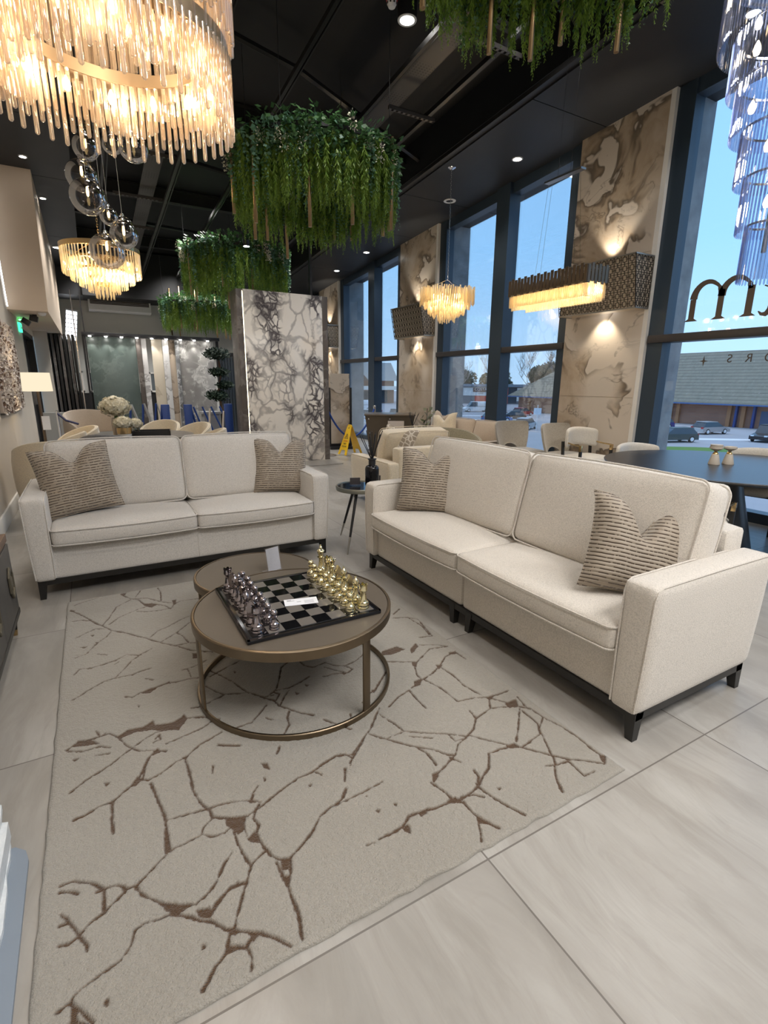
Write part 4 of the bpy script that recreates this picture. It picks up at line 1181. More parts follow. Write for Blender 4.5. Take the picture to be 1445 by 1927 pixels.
def chess_profiles():
    foot = lambda r, s_: [(0, 0), (r, 0), (r, .006 * s_), (r * .93, .009 * s_), (r * .97, .012 * s_), (r * .97, .018 * s_), (r * .86, .022 * s_), (r * .88, .025 * s_), (r * .62, .031 * s_)]
    P = {}
    P['pawn'] = foot(.0225, 1) + [(.011, .037), (.009, .045), (.0105, .05), (.015, .053), (.015, .056), (.009, .059), (.009, .061), (.0135, .066), (.016, .073), (.0135, .081), (.007, .086), (0, .087)]
    P['rook'] = foot(.028, 1.25) + [(.0165, .045), (.014, .06), (.0135, .075), (.0155, .084), (.020, .088), (.020, .092), (.019, .095), (.0195, .112), (.0155, .112), (.015, .102), (0, .102)]
    P['bishop'] = foot(.0255, 1.2) + [(.013, .046), (.010, .06), (.0115, .070), (.017, .074), (.017, .077), (.010, .080), (.010, .084), (.015, .092), (.0165, .101), (.013, .112), (.006, .120), (.004, .123), (.006, .127), (.004, .132), (0, .133)]
    P['queen'] = foot(.028, 1.3) + [(.014, .050), (.011, .066), (.0115, .082), (.019, .088), (.019, .091), (.012, .094), (.012, .098), (.017, .112), (.022, .124), (.018, .122), (.010, .128), (.004, .130), (.007, .136), (.004, .142), (0, .143)]
    P['king'] = foot(.029, 1.35) + [(.015, .052), (.0115, .070), (.012, .088), (.020, .094), (.020, .097), (.012, .100), (.0125, .105), (.018, .118), (.0205, .130), (.016, .136), (.007, .140), (.005, .144)]
    return P
CP = chess_profiles()
def chess_piece(kind, mat, label, x, y, rz=0):
    t = thing('chess_' + kind, label, 'chess piece', (x, y, HT + .0168), rz, ('gold' if mat == GOLDC else 'dark') + ' metal chess pieces')
    if kind == 'knight':
        mb = MB().lathe([(0, 0), (.026, 0), (.026, .008), (.0245, .011), (.0255, .015), (.0255, .022), (.022, .027), (.017, .036), (.017, .042), (.019, .046), (0, .046)], 20)
        mb.build('base', mat, t)
        pr = [(-.016, .044), (.016, .044), (.015, .060), (.012, .072), (.020, .080), (.026, .086), (.025, .094), (.015, .100), (.008, .112), (.003, .120), (-.002, .113), (-.012, .105), (-.019, .090), (-.020, .070), (-.018, .055)]
        hb = bmesh.new()
        vs = [hb.verts.new((a, -.008, b)) for a, b in pr]
        f = hb.faces.new(vs)
        r_ = bmesh.ops.extrude_face_region(hb, geom=[f])
        for q in r_['geom']:
            if isinstance(q, bmesh.types.BMVert): q.co.y = .008
        bmesh.ops.bevel(hb, geom=[e_ for e_ in hb.edges], offset=.0035, segments=2, affect='EDGES', clamp_overlap=True)
        bmesh.ops.recalc_face_normals(hb, faces=hb.faces[:])
        hb.verts.index_update()
        MB().add([q.co.copy() for q in hb.verts], [[q.index for q in f_.verts] for f_ in hb.faces], 0, True).build('head', mat, t)
        hb.free()
        return t
    mb = MB().lathe(CP[kind], 20)
    o = mb.build('body', mat, t)
    if kind == 'rook':
        m2 = MB()
        for k_ in range(5):
            m2.box(.0145, .0197, -.005, .005, .11, .118, X=R(2 * pi * k_ / 5, 'Z'))
        m2.build('battlements', mat, t)
    if kind == 'king':
        MB().lathe([(0, .140), (.006, .142), (.009, .149), (.006, .156), (.003, .158), (.005, .161), (.003, .166), (0, .167)], 12).build('finial', mat, t)
    return t
order = ['rook', 'knight', 'bishop', 'king', 'queen', 'bishop', 'knight', 'rook']
FILE = ['nearest the camera', 'second from the camera', 'third from the camera', 'fourth from the camera', 'fourth from the back', 'third from the back', 'second from the back', 'at the back edge']
gold = {0: 'rook', 1: 'bishop', 2: 'knight', 3: 'bishop', 4: 'knight', 5: 'queen', 6: 'rook', 7: 'king'}
for j in range(8):
    yy = BY + .025 + (j + .5) * s8
    X0 = BX + .025
    # the dark army's knights face the camera side, its pieces stand a little off their squares
    r_ = random.uniform(-.006, .006)
    kd = {0: 'rook', 1: 'knight', 2: 'bishop', 3: 'queen', 4: 'king', 5: 'bishop', 6: 'knight', 7: 'rook'}[j]
    chess_piece(kd, GUNM, 'gunmetal chess %s in the outer left rank, %s' % (kd, FILE[j]), X0 + .5 * s8 + r_, yy + .004, radians(-20 if kd == 'knight' else 0))
    chess_piece('pawn', GUNM, 'gunmetal chess pawn in the inner left rank, %s' % FILE[j], X0 + 1.5 * s8 + r_, yy + random.uniform(-.006, .006))
    kg = gold[j]
    chess_piece(kg, GOLDC, 'pale gold chess %s in the outer right rank, %s' % (kg, FILE[j]), X0 + 7.5 * s8 + r_, yy, radians(200 if kg == 'knight' else 0))
    chess_piece('pawn', GOLDC, 'pale gold chess pawn in the inner right rank, %s' % FILE[j], X0 + 6.5 * s8 - r_, yy + random.uniform(-.006, .006))
# price tag lying on the board
pt = MB().box(-.078, .078, -.036, .036, 0, .0008).build('price_tag', PAPER, loc=(.755, 2.122, HT + .0172), rz=radians(-13))
tag(pt, 'white printed price tag lying in the middle of the chessboard', 'price tag')
INK = plain('grey_ink', (.25, .25, .27), .6)
mb = MB()
for k_ in range(4):
    mb.box(.015, .06, -.022 + k_ * .009, -.020 + k_ * .009, .0008, .0010)
mb.box(-.065, -.03, .012, .016, .0008, .001).box(-.065, -.045, .019, .025, .0008, .001).box(-.02, .0, -.004, .0, .0008, .001)
mb.build('print', INK, pt)
# acrylic sign stand on the rear table
sgn = thing('sign_stand', 'small clear acrylic sign stand with a blank white card on the rear table', 'sign stand', (.830, 2.765, .357), radians(20))
X_ = R(radians(-9), 'X')
MB().box(-.052, .052, -.0035, -.001, 0, .150, X=X_).box(-.052, .052, .001, .0035, 0, .150, X=X_).box(-.052, .052, .0, .055, 0, .003).build('holder', ACRYL, sgn)
MB().box(-.045, .045, -.001, .001, .006, .144, X=X_).build('card', PAPER, sgn)

# ------------------------------------------------------------------ side table with reed diffuser
st_ = thing('side_table', 'small round side table with dark glass top between the two sofas', 'side table', (2.02, 3.98, 0))
MB().lathe([(0, .530), (.205, .530), (.21, .536), (.21, .545), (0, .545)], 64).build('tabletop', BLKGLASS, st_)
MB().lathe([(.208, .512), (.225, .515), (.228, .545), (.224, .552), (.212, .552), (.209, .545), (.208, .512)], 64).build('rim', plain('grey_bronze_metal', (.26, .26, .22), .4, .8), st_)
for a in (222, 342, 100):
    ca, sa = cos(radians(a)), sin(radians(a))
    lg = MB().tube([(ca * .10, sa * .10, .52), (ca * .27, sa * .27, .14)], .012, 10, rs=[.014, .0105]).build('leg', BLKMET, st_)
    MB().tube([(ca * .27, sa * .27, .14), (ca * .333, sa * .333, .0)], .01, 10, rs=[.0105, .006]).build('leg_tip', plain('brushed_steel_tip', (.4, .38, .34), .3, 1), lg)
def diffuser(label, loc, s_=1.0, seed=1, sides=24):
    t = thing('reed_diffuser', label, 'reed diffuser', loc)
    pr = [(0, 0), (.058, 0), (.062, .006), (.062, .15), (.058, .168), (.045, .180), (.028, .186), (.026, .190), (.026, .196)]
    MB().lathe([(a * s_, b * s_) for a, b in pr], sides).build('bottle', BLKGLASS, t)
    MB().lathe([(0, .19 * s_), (.031 * s_, .19 * s_), (.031 * s_, .232 * s_), (.039 * s_, .234 * s_), (.039 * s_, .241 * s_), (.012 * s_, .243 * s_), (.012 * s_, .235 * s_), (0, .235 * s_)], 24).build('collar', BLKMET, t)
    rnd = random.Random(seed)
    for k_ in range(11):
        a = 2 * pi * k_ / 11 + rnd.random() * .4
        ln = rnd.uniform(.20, .25) * s_
        sp = rnd.uniform(.055, .125) * s_
        MB().tube([(-cos(a) * .010 * s_, -sin(a) * .010 * s_, .20 * s_), (cos(a) * sp, sin(a) * sp, .24 * s_ + ln)], .0038 * s_, 6).build('reed', BLKMET, t)
    return t
diffuser('large black reed diffuser bottle on the side table between the sofas', (2.10, 3.92, .553))
def card_stand(label, loc, rz, w_=.10, h_=.07):
    t = thing('sign_stand', label, 'sign stand', loc, rz)
    MB().box(-w_ / 2, w_ / 2, -.003, .003, 0, h_).box(-w_ / 2, w_ / 2, -.02, .02, 0, .003).build('holder', ACRYL, t)
    MB().box(-w_ / 2 + .004, w_ / 2 - .004, -.001, .001, .004, h_ - .004).build('card', plain('dark_grey_card', (.07, .06, .065), .5), t)
card_stand('small dark card stand on the side table, left of the diffuser bottle', (1.97, 4.0, .5535), radians(-20))
card_stand('small dark card stand on the side table, right of the diffuser bottle', (2.19, 4.02, .5535), radians(-25))

# ------------------------------------------------------------------ left edge: sideboard, stacked stone samples
sb = thing('sideboard', 'dark washed-wood sideboard with brown top at the left edge', 'sideboard', (-.90, 1.9, 0))
sx0, sx1, sl = .03, .385, 1.55
MB().box(sx0, sx1, 0, sl, .555, .60, .004).build('top', WOODBR, sb)
MB().box(sx0 + .01, sx1 - .008, .01, sl - .01, .135, .555, .003).build('body', CABGREY, sb)
MB().box(sx0 + .01, sx1 + .004, .0, sl - .0, .115, .15, .004).build('plinth', BLKWOOD, sb)
for k_ in range(3):
    ya = .02 + k_ * (sl - .04) / 3; yb = ya + (sl - .04) / 3 - .006
    d_ = MB().box(sx1 - .012, sx1 + .004, ya, yb, .155, .548, .003).build('door', CABGREY, sb)
    yc = (ya + yb) / 2 + .10
    hx = [(yc + cos(pi / 3 * i + pi / 6) * .055, .36 + sin(pi / 3 * i + pi / 6) * .085) for i in range(6)]
    hb_ = MB()
    hb_.tube([(sx1 + .012, a, b) for a, b in hx], .008, 6, closed=True)
    hb_.prism([(yc + (a - yc) * .5, .36 + (b - .36) * .5) for a, b in hx], sx1 + .004, sx1 + .016, 'x')
    hb_.build('door_handle', plain('aged_brass', (.17, .15, .11), .45, .7), d_)
for y in (.05, sl - .06):
    for x in (sx0 + .05, sx1 - .03):
        l_ = MB().lathe([(.017, .035), (.026, .13)], 4, (x, y, 0), a0=pi / 4).build('leg', BLKWOOD, sb)
        MB().lathe([(.013, 0), (.0175, .037)], 4, (x, y, 0), a0=pi / 4).build('leg_tip', BRASS, l_)

QUARTZ = NT('rough_white_stone')
qv = QUARTZ.obj()
qn = QUARTZ.noise(qv, 30, 5, .7)
QUARTZ.pbr(QUARTZ.mix(qn.outputs[0], (.52, .56, .58), (.82, .84, .85)), .5, 0, QUARTZ.bump(qn.outputs[0], .6, .01))
rnd = random.Random(4)
bp = MB()
pb = [(-.80, 1.0), (-.345, 1.0)] + [(-.365 + .04 * cos(a), 1.80 + .04 * sin(a)) for a in (0, .5, 1.0, 1.57)] + [(-.80, 1.84)]
bp.prism([(-.80, .9), (-.325, .9), (-.335, 1.62), (-.345, 1.66), (-.375, 1.69), (-.80, 1.72)], .001, .012, 'z')
tag(bp.build('display_board', plain('blue_grey_board', (.22, .26, .31), .5)), 'blue-grey round-cornered board on the floor at the lower left edge', 'board')
for k_, (xr, yt, z0, z1, lb) in enumerate(((-.372, 1.70, .012, .028, 'thin white rough-edged stone slab at the bottom of the stack, lower left'), (-.380, 1.725, .028, .085, 'thick white rough-edged stone slab in the middle of the stack, lower left'), (-.398, 1.79, .085, .105, 'greyish rough-edged stone slab second from the top, lower left'), (-.412, 1.815, .105, .14, 'topmost rough-edged stone slab of the stack, lower left'))):
    poly = [(-.80, 1.0), (xr + .02, 1.0)]
    for q in range(12):
        yy = 1.02 + (yt - 1.02) * q / 11
        poly.append((xr + rnd.uniform(-.006, .006) - .012 * (q / 11) ** 2, yy))
    poly += [(xr - .03 + rnd.uniform(-.005, .005), yt + .01), (xr - .07, yt + .004), (xr - .12, yt + .016), (xr - .2, yt + .01), (-.80, yt)]
    mb = MB().prism(poly, z0 + .0005, z1, 'z')
    tag(mb.build('stone_slab', QUARTZ.m), lb, 'stone slab', 'rough-edged white stone slabs')


# ------------------------------------------------------------------ chandeliers
def rod_mesh(L, r, mat, n=8, tip=True, name='glass_rod'):
    pr = [(r, 0), (r, -L + r * .6), (r * .55, -L)] if tip else [(r, 0), (r, -L)]
    mb = MB().lathe(pr[::-1], n)
    me = bpy.data.meshes.new(name)
    me.from_pydata(mb.v, [], mb.f)
    me.materials.append(mat)
    me.polygons.foreach_set('use_smooth', [True] * len(mb.f))
    return me
def link(name, me, parent, loc=(0, 0, 0), rot=(0, 0, 0), kind=None):
    o = bpy.data.objects.new(name, me)
    COL.objects.link(o)
    o.parent = parent
    o.location = loc
    o.rotation_euler = rot
    if kind: o['kind'] = kind
    return o
def band(mb, r, z0, z1, th=.004, n=96):
    return mb.lathe([(r, z0), (r + th, z0), (r + th, z1), (r, z1), (r, z0)], n)
def bulb_mesh(s_=1.0):
    mb = MB().lathe([(0, 0), (.011 * s_, .004 * s_), (.0165 * s_, .022 * s_), (.012 * s_, .042 * s_), (.003 * s_, .06 * s_), (0, .062 * s_)], 12)
    me = bpy.data.meshes.new('bulb')
    me.from_pydata(mb.v, [], mb.f)
    me.materials.append(BULB)
    me.polygons.foreach_set('use_smooth', [True] * len(mb.f))
    return me
BM = bulb_mesh(1.0)
WL = (1.0, .80, .55)

# large two-tier rod chandelier, top left
cx, cy_, zb = .235, 2.70, 2.80
ch = thing('rod_chandelier', 'large oval brass chandelier of hanging amber glass rods, top left', 'chandelier', (cx, cy_, zb))
RX, RY_ = .458, .394
def oband(mb, k_, z0, z1, th=.004, n=96):
    return mb.lathe([(k_, z0), (k_ + th, z0), (k_ + th, z1), (k_, z1), (k_, z0)], n, sx=RX, sy=RY_)
BAND = plain('satin_bronze_band', (.42, .31, .20), .38, .75)
oband(MB(), 1.0, -.035, .035, .012).build('ring_band', BAND, ch)
oband(MB(), .80, -.02, .03, .012).build('ring_band', BAND, ch)
oband(MB(), 1.05, .34, .39, .012).build('ring_band', BRONZE, ch)
mb = MB()
for k_ in range(4):
    a = pi / 4 + pi / 2 * k_
    mb.tube([(RX * cos(a), RY_ * sin(a), .02), (RX * cos(a), RY_ * sin(a), .37)], .006, 6)
    mb.tube([(RX * cos(a), RY_ * sin(a), .37), (0, 0, .37)], .006, 6)
mb.tube([(0, 0, .37), (0, 0, 2.35)], .006, 6)
mb.build('frame', BRONZE, ch)
MB().lathe([(0, 2.29), (.09, 2.29), (.09, 2.36), (0, 2.36)], 24).build('ceiling_rose', BRONZE, ch)
rl = [rod_mesh(L, .0098, CRY_W) for L in (.20, .225, .25, .285)]
rnd = random.Random(2)
n_ = 88
for k_ in range(n_):
    a = 2 * pi * k_ / n_
    link('glass_rod', rl[(k_ * 7 + (k_ // 2)) % 3 if k_ % 2 else 3], ch, ((RX + .008) * cos(a), (RY_ + .008) * sin(a), -.015))
mb = MB()
for ring, nn, zt, kk, ls in ((0, 88, -.03, .95, (.15, .18)), (1, 60, -.03, .78, (.13, .16, .19)), (2, 100, .35, 1.06, (.27, .30, .315)), (3, 90, .35, 1.0, (.24, .30, .36)), (4, 66, .33, .86, (.30, .40, .44))):
    for k_ in range(nn):
        a = 2 * pi * (k_ + .5) / nn
        L = rnd.choice(ls)
        r_ = .0088
        x, y = RX * kk * cos(a), RY_ * kk * sin(a)
        mb.lathe([(r_ * .55, zt - L), (r_, zt - L + r_ * .6), (r_, zt)], 7, (x, y, 0))
mb.build('glass_rods', CRY_W, ch, kind='stuff')
for k_ in range(14):
    a = 2 * pi * k_ / 14 + .2
    link('bulb', BM, ch, ((RX - .05) * cos(a), (RY_ - .05) * sin(a), -.10))
    if k_ % 2 == 0:
        link('bulb', BM, ch, ((RX * .95) * cos(a + .2), (RY_ * .95) * sin(a + .2), .20))
for k_ in range(6):
    a = 2 * pi * k_ / 6 + .35
    lamp('POINT', (cx + (RX - .10) * cos(a), cy_ + (RY_ - .10) * sin(a), zb - .10), 2.8, WL, 'chandelier_light', shadow_soft_size=.03)
    if k_ % 2 == 0:
        lamp('POINT', (cx + (RX - .08) * cos(a + .5), cy_ + (RY_ - .08) * sin(a + .5), zb + .24), 3, WL, 'chandelier_light', shadow_soft_size=.03)

# smoked glass globe cluster
gl = thing('globe_pendant', 'cluster of smoked glass globes on thin cords at different heights, left', 'pendant light', (.22, 4.2, 4.45))
MB().lathe([(0, 0), (.22, 0), (.22, .03), (0, .03)], 32).build('ceiling_rose', CHROME, gl)
gb = BM
for k_, (x, z, r_, dy) in enumerate(((.155, 2.900, .079, 0), (.116, 2.754, .098, .08), (.133, 2.598, .108, -.05), (.246, 2.527, .058, .05), (.334, 2.488, .068, .12), (.321, 2.401, .088, -.04), (.210, 2.295, .112, 0), (.314, 2.968, .063, .06), (.443, 2.973, .098, .04))):
    sc_ = (4.2 + dy) / 4.2
    g = MB().lathe([(.006, r_ * .999)] + [(r_ * sin(pi * i / 20), r_ * cos(pi * i / 20)) for i in range(2, 21)][::1], 28, (x - .22, dy, z - 4.45)).build('glass_globe', SMOKE, gl)
    MB().lathe([(0, r_ - .035), (.012, r_ - .035), (.012, r_ + .012), (.005, r_ + .02), (0, r_ + .02)], 12, (x - .22, dy, z - 4.45)).build('lamp_holder', CHROME, g)
    MB().lathe([(0, -.028), (.007, -.02), (.009, 0), (.006, .03), (0, .034)], 10, (x - .22, dy, z - 4.45 + r_ * .25)).build('bulb', emit('soft_filament_glow', (1, .72, .3), 7) if k_ == 0 else bpy.data.materials['soft_filament_glow'], g)
    MB().tube([(x - .22, dy, z - 4.45 + r_ + .015), ((x - .22) * .9, dy * .8, .0)], .0016, 5).build('cord', CHROME, gl)

def chain(mb, x, y, z0, z1, r=.008, pitch=.026):
    n_ = int((z1 - z0) / pitch)
    for i in range(n_):
        z = z0 + pitch * (i + .5)
        a = pi / 2 * (i % 2)
        mb.tube([(x + cos(a) * r * cos(t), y + sin(a) * r * cos(t), z + pitch * .66 * sin(t)) for t in [2 * pi * q / 8 for q in range(8)]], .0016, 4, closed=True)
    return mb

def tier_chandelier(name, label, loc, tiers, mat, n_per, rodr, frame, bulbs, energy, zceil, light_r=.5, ragged=0, seed=1, tint=WL, chain_on=True, ln=5):
    t = thing(name, label, 'chandelier', loc)
    rnd = random.Random(seed)
    for (r_, zt, zb_) in tiers:
        mb = MB()
        n_ = max(6, int(2 * pi * r_ / n_per))
        for k_ in range(n_):
            a = 2 * pi * k_ / n_ + rnd.random() * .02
            e1 = rnd.uniform(-ragged, ragged); e2 = rnd.uniform(-ragged, ragged)
            rj = r_ + rnd.uniform(-ragged, ragged) * .5
            mb.lathe([(rodr * .5, zb_ + e1), (rodr, zb_ + e1 + rodr), (rodr, zt + e2)], 4 if rodr < .009 else 6, (rj * cos(a), rj * sin(a), 0), a0=a)
        mb.build('crystal_tier', mat, t)
        if frame:
            band(MB(), r_ - .012, zt - .012, zt + .012, .004, 64).build('tier_ring', frame, t)
    rm = max(q[0] for q in tiers)
    zt = max(q[1] for q in tiers)
    if frame:
        band(MB(), rm + .006, zt - .01, zt + .035, .004, 72).build('top_band', frame, t)
    for (r_, z) in bulbs:
        n_ = max(1, int(r_ / .07)) if r_ > .05 else 1
        for k_ in range(n_):
            a = 2 * pi * k_ / n_ + z
            link('bulb', BM, t, (r_ * cos(a), r_ * sin(a), z))
    mb = MB()
    for k_ in range(3):
        a = 2 * pi * k_ / 3 + .3
        mb.tube([(rm * .9 * cos(a), rm * .9 * sin(a), zt), (0, 0, zt + rm * .35)], .003, 5)
    if chain_on: chain(mb, 0, 0, zt + rm * .35, zceil - loc[2] - .03)
    mb.build('hanging_chain', frame or CHROME, t)
    MB().lathe([(0, zceil - loc[2]), (.055, zceil - loc[2]), (.06, zceil - loc[2] - .02), (.02, zceil - loc[2] - .045), (0, zceil - loc[2] - .045)][::-1], 20).build('ceiling_rose', frame or CHROME, t)
    for k_ in range(ln):
        a = 2 * pi * k_ / ln
        rr = rm * light_r
        z = zt - (zt - min(q[2] for q in tiers)) * (.3 if k_ % 2 else .5)
        lamp('POINT', (loc[0] + rr * cos(a), loc[1] + rr * sin(a), loc[2] + z), energy / ln, tint, 'chandelier_light', shadow_soft_size=.04)
    return t

tier_chandelier('crystal_chandelier', 'glowing gold five-tier crystal chandelier at the back left', (.262, 6.576, 2.55),
    ((.37, .215, -.03), (.30, .12, -.09), (.225, .03, -.145), (.15, -.05, -.195), (.085, -.11, -.255)), CRY_C, .036, .0075, BRASS,
    ((.26, .10), (.16, .0), (.05, -.08)), 30, ceil_z(6.576) + .13, ragged=.004, seed=3)
tier_chandelier('crystal_chandelier', 'glowing ragged crystal chandelier on a long chain before the middle window', (4.94, 6.79, 2.56),
    ((.40, .27, .05), (.335, .25, .0), (.27, .16, -.08), (.20, .08, -.13), (.12, .0, -.19)), CRY_C, .034, .0115, None,
    ((.28, .12), (.17, .02), (.05, -.05)), 26, sof_z(6.79) + .02, ragged=.028, seed=5)
for k_ in range(1):
    pass

# linear chandelier
lc = thing('linear_chandelier', 'rectangular bronze-fin chandelier with glowing crystal fringe beside the near marble column', 'chandelier', (4.4, 4.13, 2.24))
mb = MB()
mb.box(-.14, .14, -.51, .51, .17, .19).box(-.145, -.135, -.52, .52, .15, .21).box(.135, .145, -.52, .52, .15, .21)
mb.build('frame', BRONZE, lc)
FIN = plain('brown_bronze_fin', (.16, .12, .085), .35, .9)
finme = {}
def finmesh(w_):
    m_ = MB().box(-w_ / 2, w_ / 2, -.004, .004, 0, .165, .002)
    me = bpy.data.meshes.new('fin'); me.from_pydata(m_.v, [], m_.f); me.materials.append(FIN); return me
FM = finmesh(.038)
rnd = random.Random(9)
for sx_ in (-1, 1):
    for k_ in range(23):
        link('fin', FM, lc, (sx_ * .155, -.515 + k_ * 1.03 / 22, .15 + (.016 if k_ % 2 else 0)), (0, 0, pi / 2))
for sy_ in (-1, 1):
    for k_ in range(6):
        link('fin', FM, lc, (-.125 + k_ * .05, sy_ * .53, .15 + (.016 if k_ % 2 else 0)), (0, 0, 0))
for xx, zt, zb_ in ((-.148, .18, .03), (.148, .18, .03), (-.11, .17, .0), (.11, .17, .0)):
    mb = MB()
    for k_ in range(46):
        y = -.51 + 1.02 * k_ / 45
        mb.lathe([(.004, zb_), (.0085, zb_ + .006), (.0085, zt)], 4, (xx, y, 0), a0=.4)
    mb.build('crystal_row', CRY_C, lc)
for yy in (-.515, .515):
    mb = MB()
    for k_ in range(12):
        mb.lathe([(.004, .03), (.0085, .036), (.0085, .18)], 4, (-.13 + .26 * k_ / 11, yy, 0), a0=.4)
    mb.build('crystal_row', CRY_C, lc)
for k_ in range(9):
    link('bulb', BM, lc, (0, -.44 + .11 * k_, .08))
for k_ in range(5):
    lamp('POINT', (4.4, 4.13 - .4 + .2 * k_, 2.36), 5.5, WL, 'chandelier_light', shadow_soft_size=.03)
MB().box(-.035, .035, -.235, .235, 1.222, 1.24).build('canopy_plate', plain('satin_steel', (.35, .34, .33), .3, 1), lc)
for y in (-.20, -.15, .15, .20):
    MB().tube([(0, y * 1.6, .19), (0, y, 1.222)], .0013, 5).build('hanging_wire', CHROME, lc)
for y, z in ((-.075, 2.40), (.085, 2.36)):
    MB().tube([(0, y, 1.24), (.01, y, z)], .0022, 5).build('hanging_wire', CHROME, lc)

# waterfall chandelier at the right edge
wf = thing('waterfall_chandelier', 'tall smoky crystal waterfall chandelier at the upper right edge', 'chandelier', (3.05, 1.5, 1.90))
TI = ((.33, 1.42, 1.11), (.265, 1.16, .92), (.225, .96, .72), (.175, .76, .51), (.135, .55, .29), (.095, .33, .06))
for i, (r_, zt, zb_) in enumerate(TI):
    mb = MB()
    n_ = int(2 * pi * r_ / .017)
    for k_ in range(n_):
        a = 2 * pi * k_ / n_
        mb.lathe([(.002, zb_), (.0055, zb_ + .008), (.0055, zt)], 3, (r_ * cos(a), r_ * sin(a), 0), a0=a)
    mb.build('crystal_tier', CRY_B, wf)
    band(MB(), r_ - .010, zt - .006, zt + .004, .003, 72).build('tier_ring', CHROME, wf)
mb = MB().tube([(0, 0, .2), (0, 0, 3.42)], .012, 8)
mb.build('stem', CHROME, wf)
MB().lathe([(0, 1.42), (.345, 1.42), (.345, 1.45), (0, 1.45)], 64).build('top_plate', CHROME, wf)
for i, (r_, z) in enumerate(((.26, 1.28), (.19, 1.04), (.15, .84), (.10, .63), (.06, .42))):
    nb = max(2, int(r_ * 22))
    for k_ in range(nb):
        a = 2 * pi * k_ / nb + i
        link('bulb', BM, wf, (r_ * cos(a), r_ * sin(a), z))
    lamp('POINT', (3.05, 1.5, 1.90 + z), 3.5, (1, .9, .78), 'chandelier_light', shadow_soft_size=.05)

# ------------------------------------------------------------------ downlights and ceiling devices
def downlight(x, y, z, label, r=.075, surf=False):
    t = thing('downlight', label, 'downlight', (x, y, z), 0, 'recessed downlights')
    MB().lathe([(r * .72, -.004), (r, -.006), (r + .004, .004), (r + .004, .012), (r * .72, .012), (r * .72, -.004)], 32).build('bezel', WHITEPL, t)
    MB().lathe([(0, -.0045), (r * .76, -.0045), (r * .76, -.001), (0, -.001)], 32).build('lens', BULBW, t)
    return t
for y, lb in ((6.17, 'round white downlight in the soffit, the nearest one, left of the near marble column'), (10.77, 'round white downlight in the soffit above the far window'), (12.35, 'farthest round white downlight in the soffit over the windows'), (3.2, 'round white downlight in the soffit above the nearest window, out beyond the crystal fringe')):
    downlight(5.62, y, sof_z(y), lb)
cs = thing('ceiling_speaker', 'round white recessed ceiling fitting in the soffit behind the long chandelier chain', 'ceiling fitting', (5.62, 7.75, sof_z(7.75)))
MB().lathe([(.06, -.004), (.10, -.008), (.105, .004), (.06, .01), (.06, -.004)], 32).build('bezel', WHITEPL, cs)
MB().lathe([(0, .004), (.06, .004), (.06, .012), (0, .012)], 24).build('reflector', CHROME, cs)
for (x, y, r_), lb in (((-.42, 9.0, .05), 'small white downlight in the black left soffit, the nearest one beside the cream bulkhead'), ((-.30, 10.4, .05), 'small white downlight in the black left soffit, between two others'), ((-.25, 13.0, .09), 'wide white downlight in the black left soffit just before the back wall')):
    downlight(x, y, sof_z(y) - .022, lb, r_)
t = downlight(2.88, 4.72, 4.62, 'large bright downlight hanging below the roof left of the top hanging plant', .085)
MB().lathe([(.09, .0), (.09, .14), (.03, .16), (.03, .32), (0, .32)], 24).build('housing', BLKMET, t)
dt = thing('smoke_detector', 'white smoke detector with red base hanging near the roof', 'smoke detector', (2.62, 4.55, 4.60))
MB().lathe([(0, -.055), (.028, -.052), (.04, -.03), (.042, -.005), (.03, 0)], 20).build('sensor_head', WHITEPL, dt)
mb = MB()
for k_ in range(8):
    a = 2 * pi * k_ / 8
    mb.box(.036, .043, -.006, .006, -.032, -.016, X=R(a, 'Z'))
mb.build('vent_slots', BLKMET, dt)
RED = plain('red_plastic', (.45, .015, .02), .4)
MB().lathe([(0, 0), (.05, 0), (.052, .03), (.03, .04), (0, .04)], 20).build('base', RED, dt)
MB().tube([(-.02, 0, .03), (-.22, -.05, .07), (-.5, -.1, .36)], .012, 8).build('cable', RED, dt)
# track spot at the cable tray
sp = thing('spotlight', 'black twin spotlight hanging from the perforated cable tray', 'spotlight', (3.45, 3.55, ceil_z(3.55) - .36))
MB().cyl(0, 0, -.1, .06, .008).build('stem', BLKMET, sp)
MB().lathe([(0, -.09), (.035, -.09), (.04, .06), (0, .06)], 20, X=T(0, .02, -.12) @ R(.9, 'X')).build('head', BLKMET, sp)
MB().lathe([(0, -.09), (.035, -.09), (.04, .06), (0, .06)], 20, X=T(.08, 0, -.12) @ R(-.7, 'Y')).build('head', BLKMET, sp)
sp = thing('spotlight', 'small lit white spotlight hanging behind the second hanging plant', 'spotlight', (2.42, 8.75, 3.52))
MB().lathe([(.045, 0), (.05, .09), (.02, .11), (.008, .11), (.008, 1.1), (0, 1.1)], 20).build('housing', BLKMET, sp)
MB().lathe([(0, .003), (.045, .003), (.045, -.003), (0, -.003)][::-1], 20).build('lens', BULBW, sp)

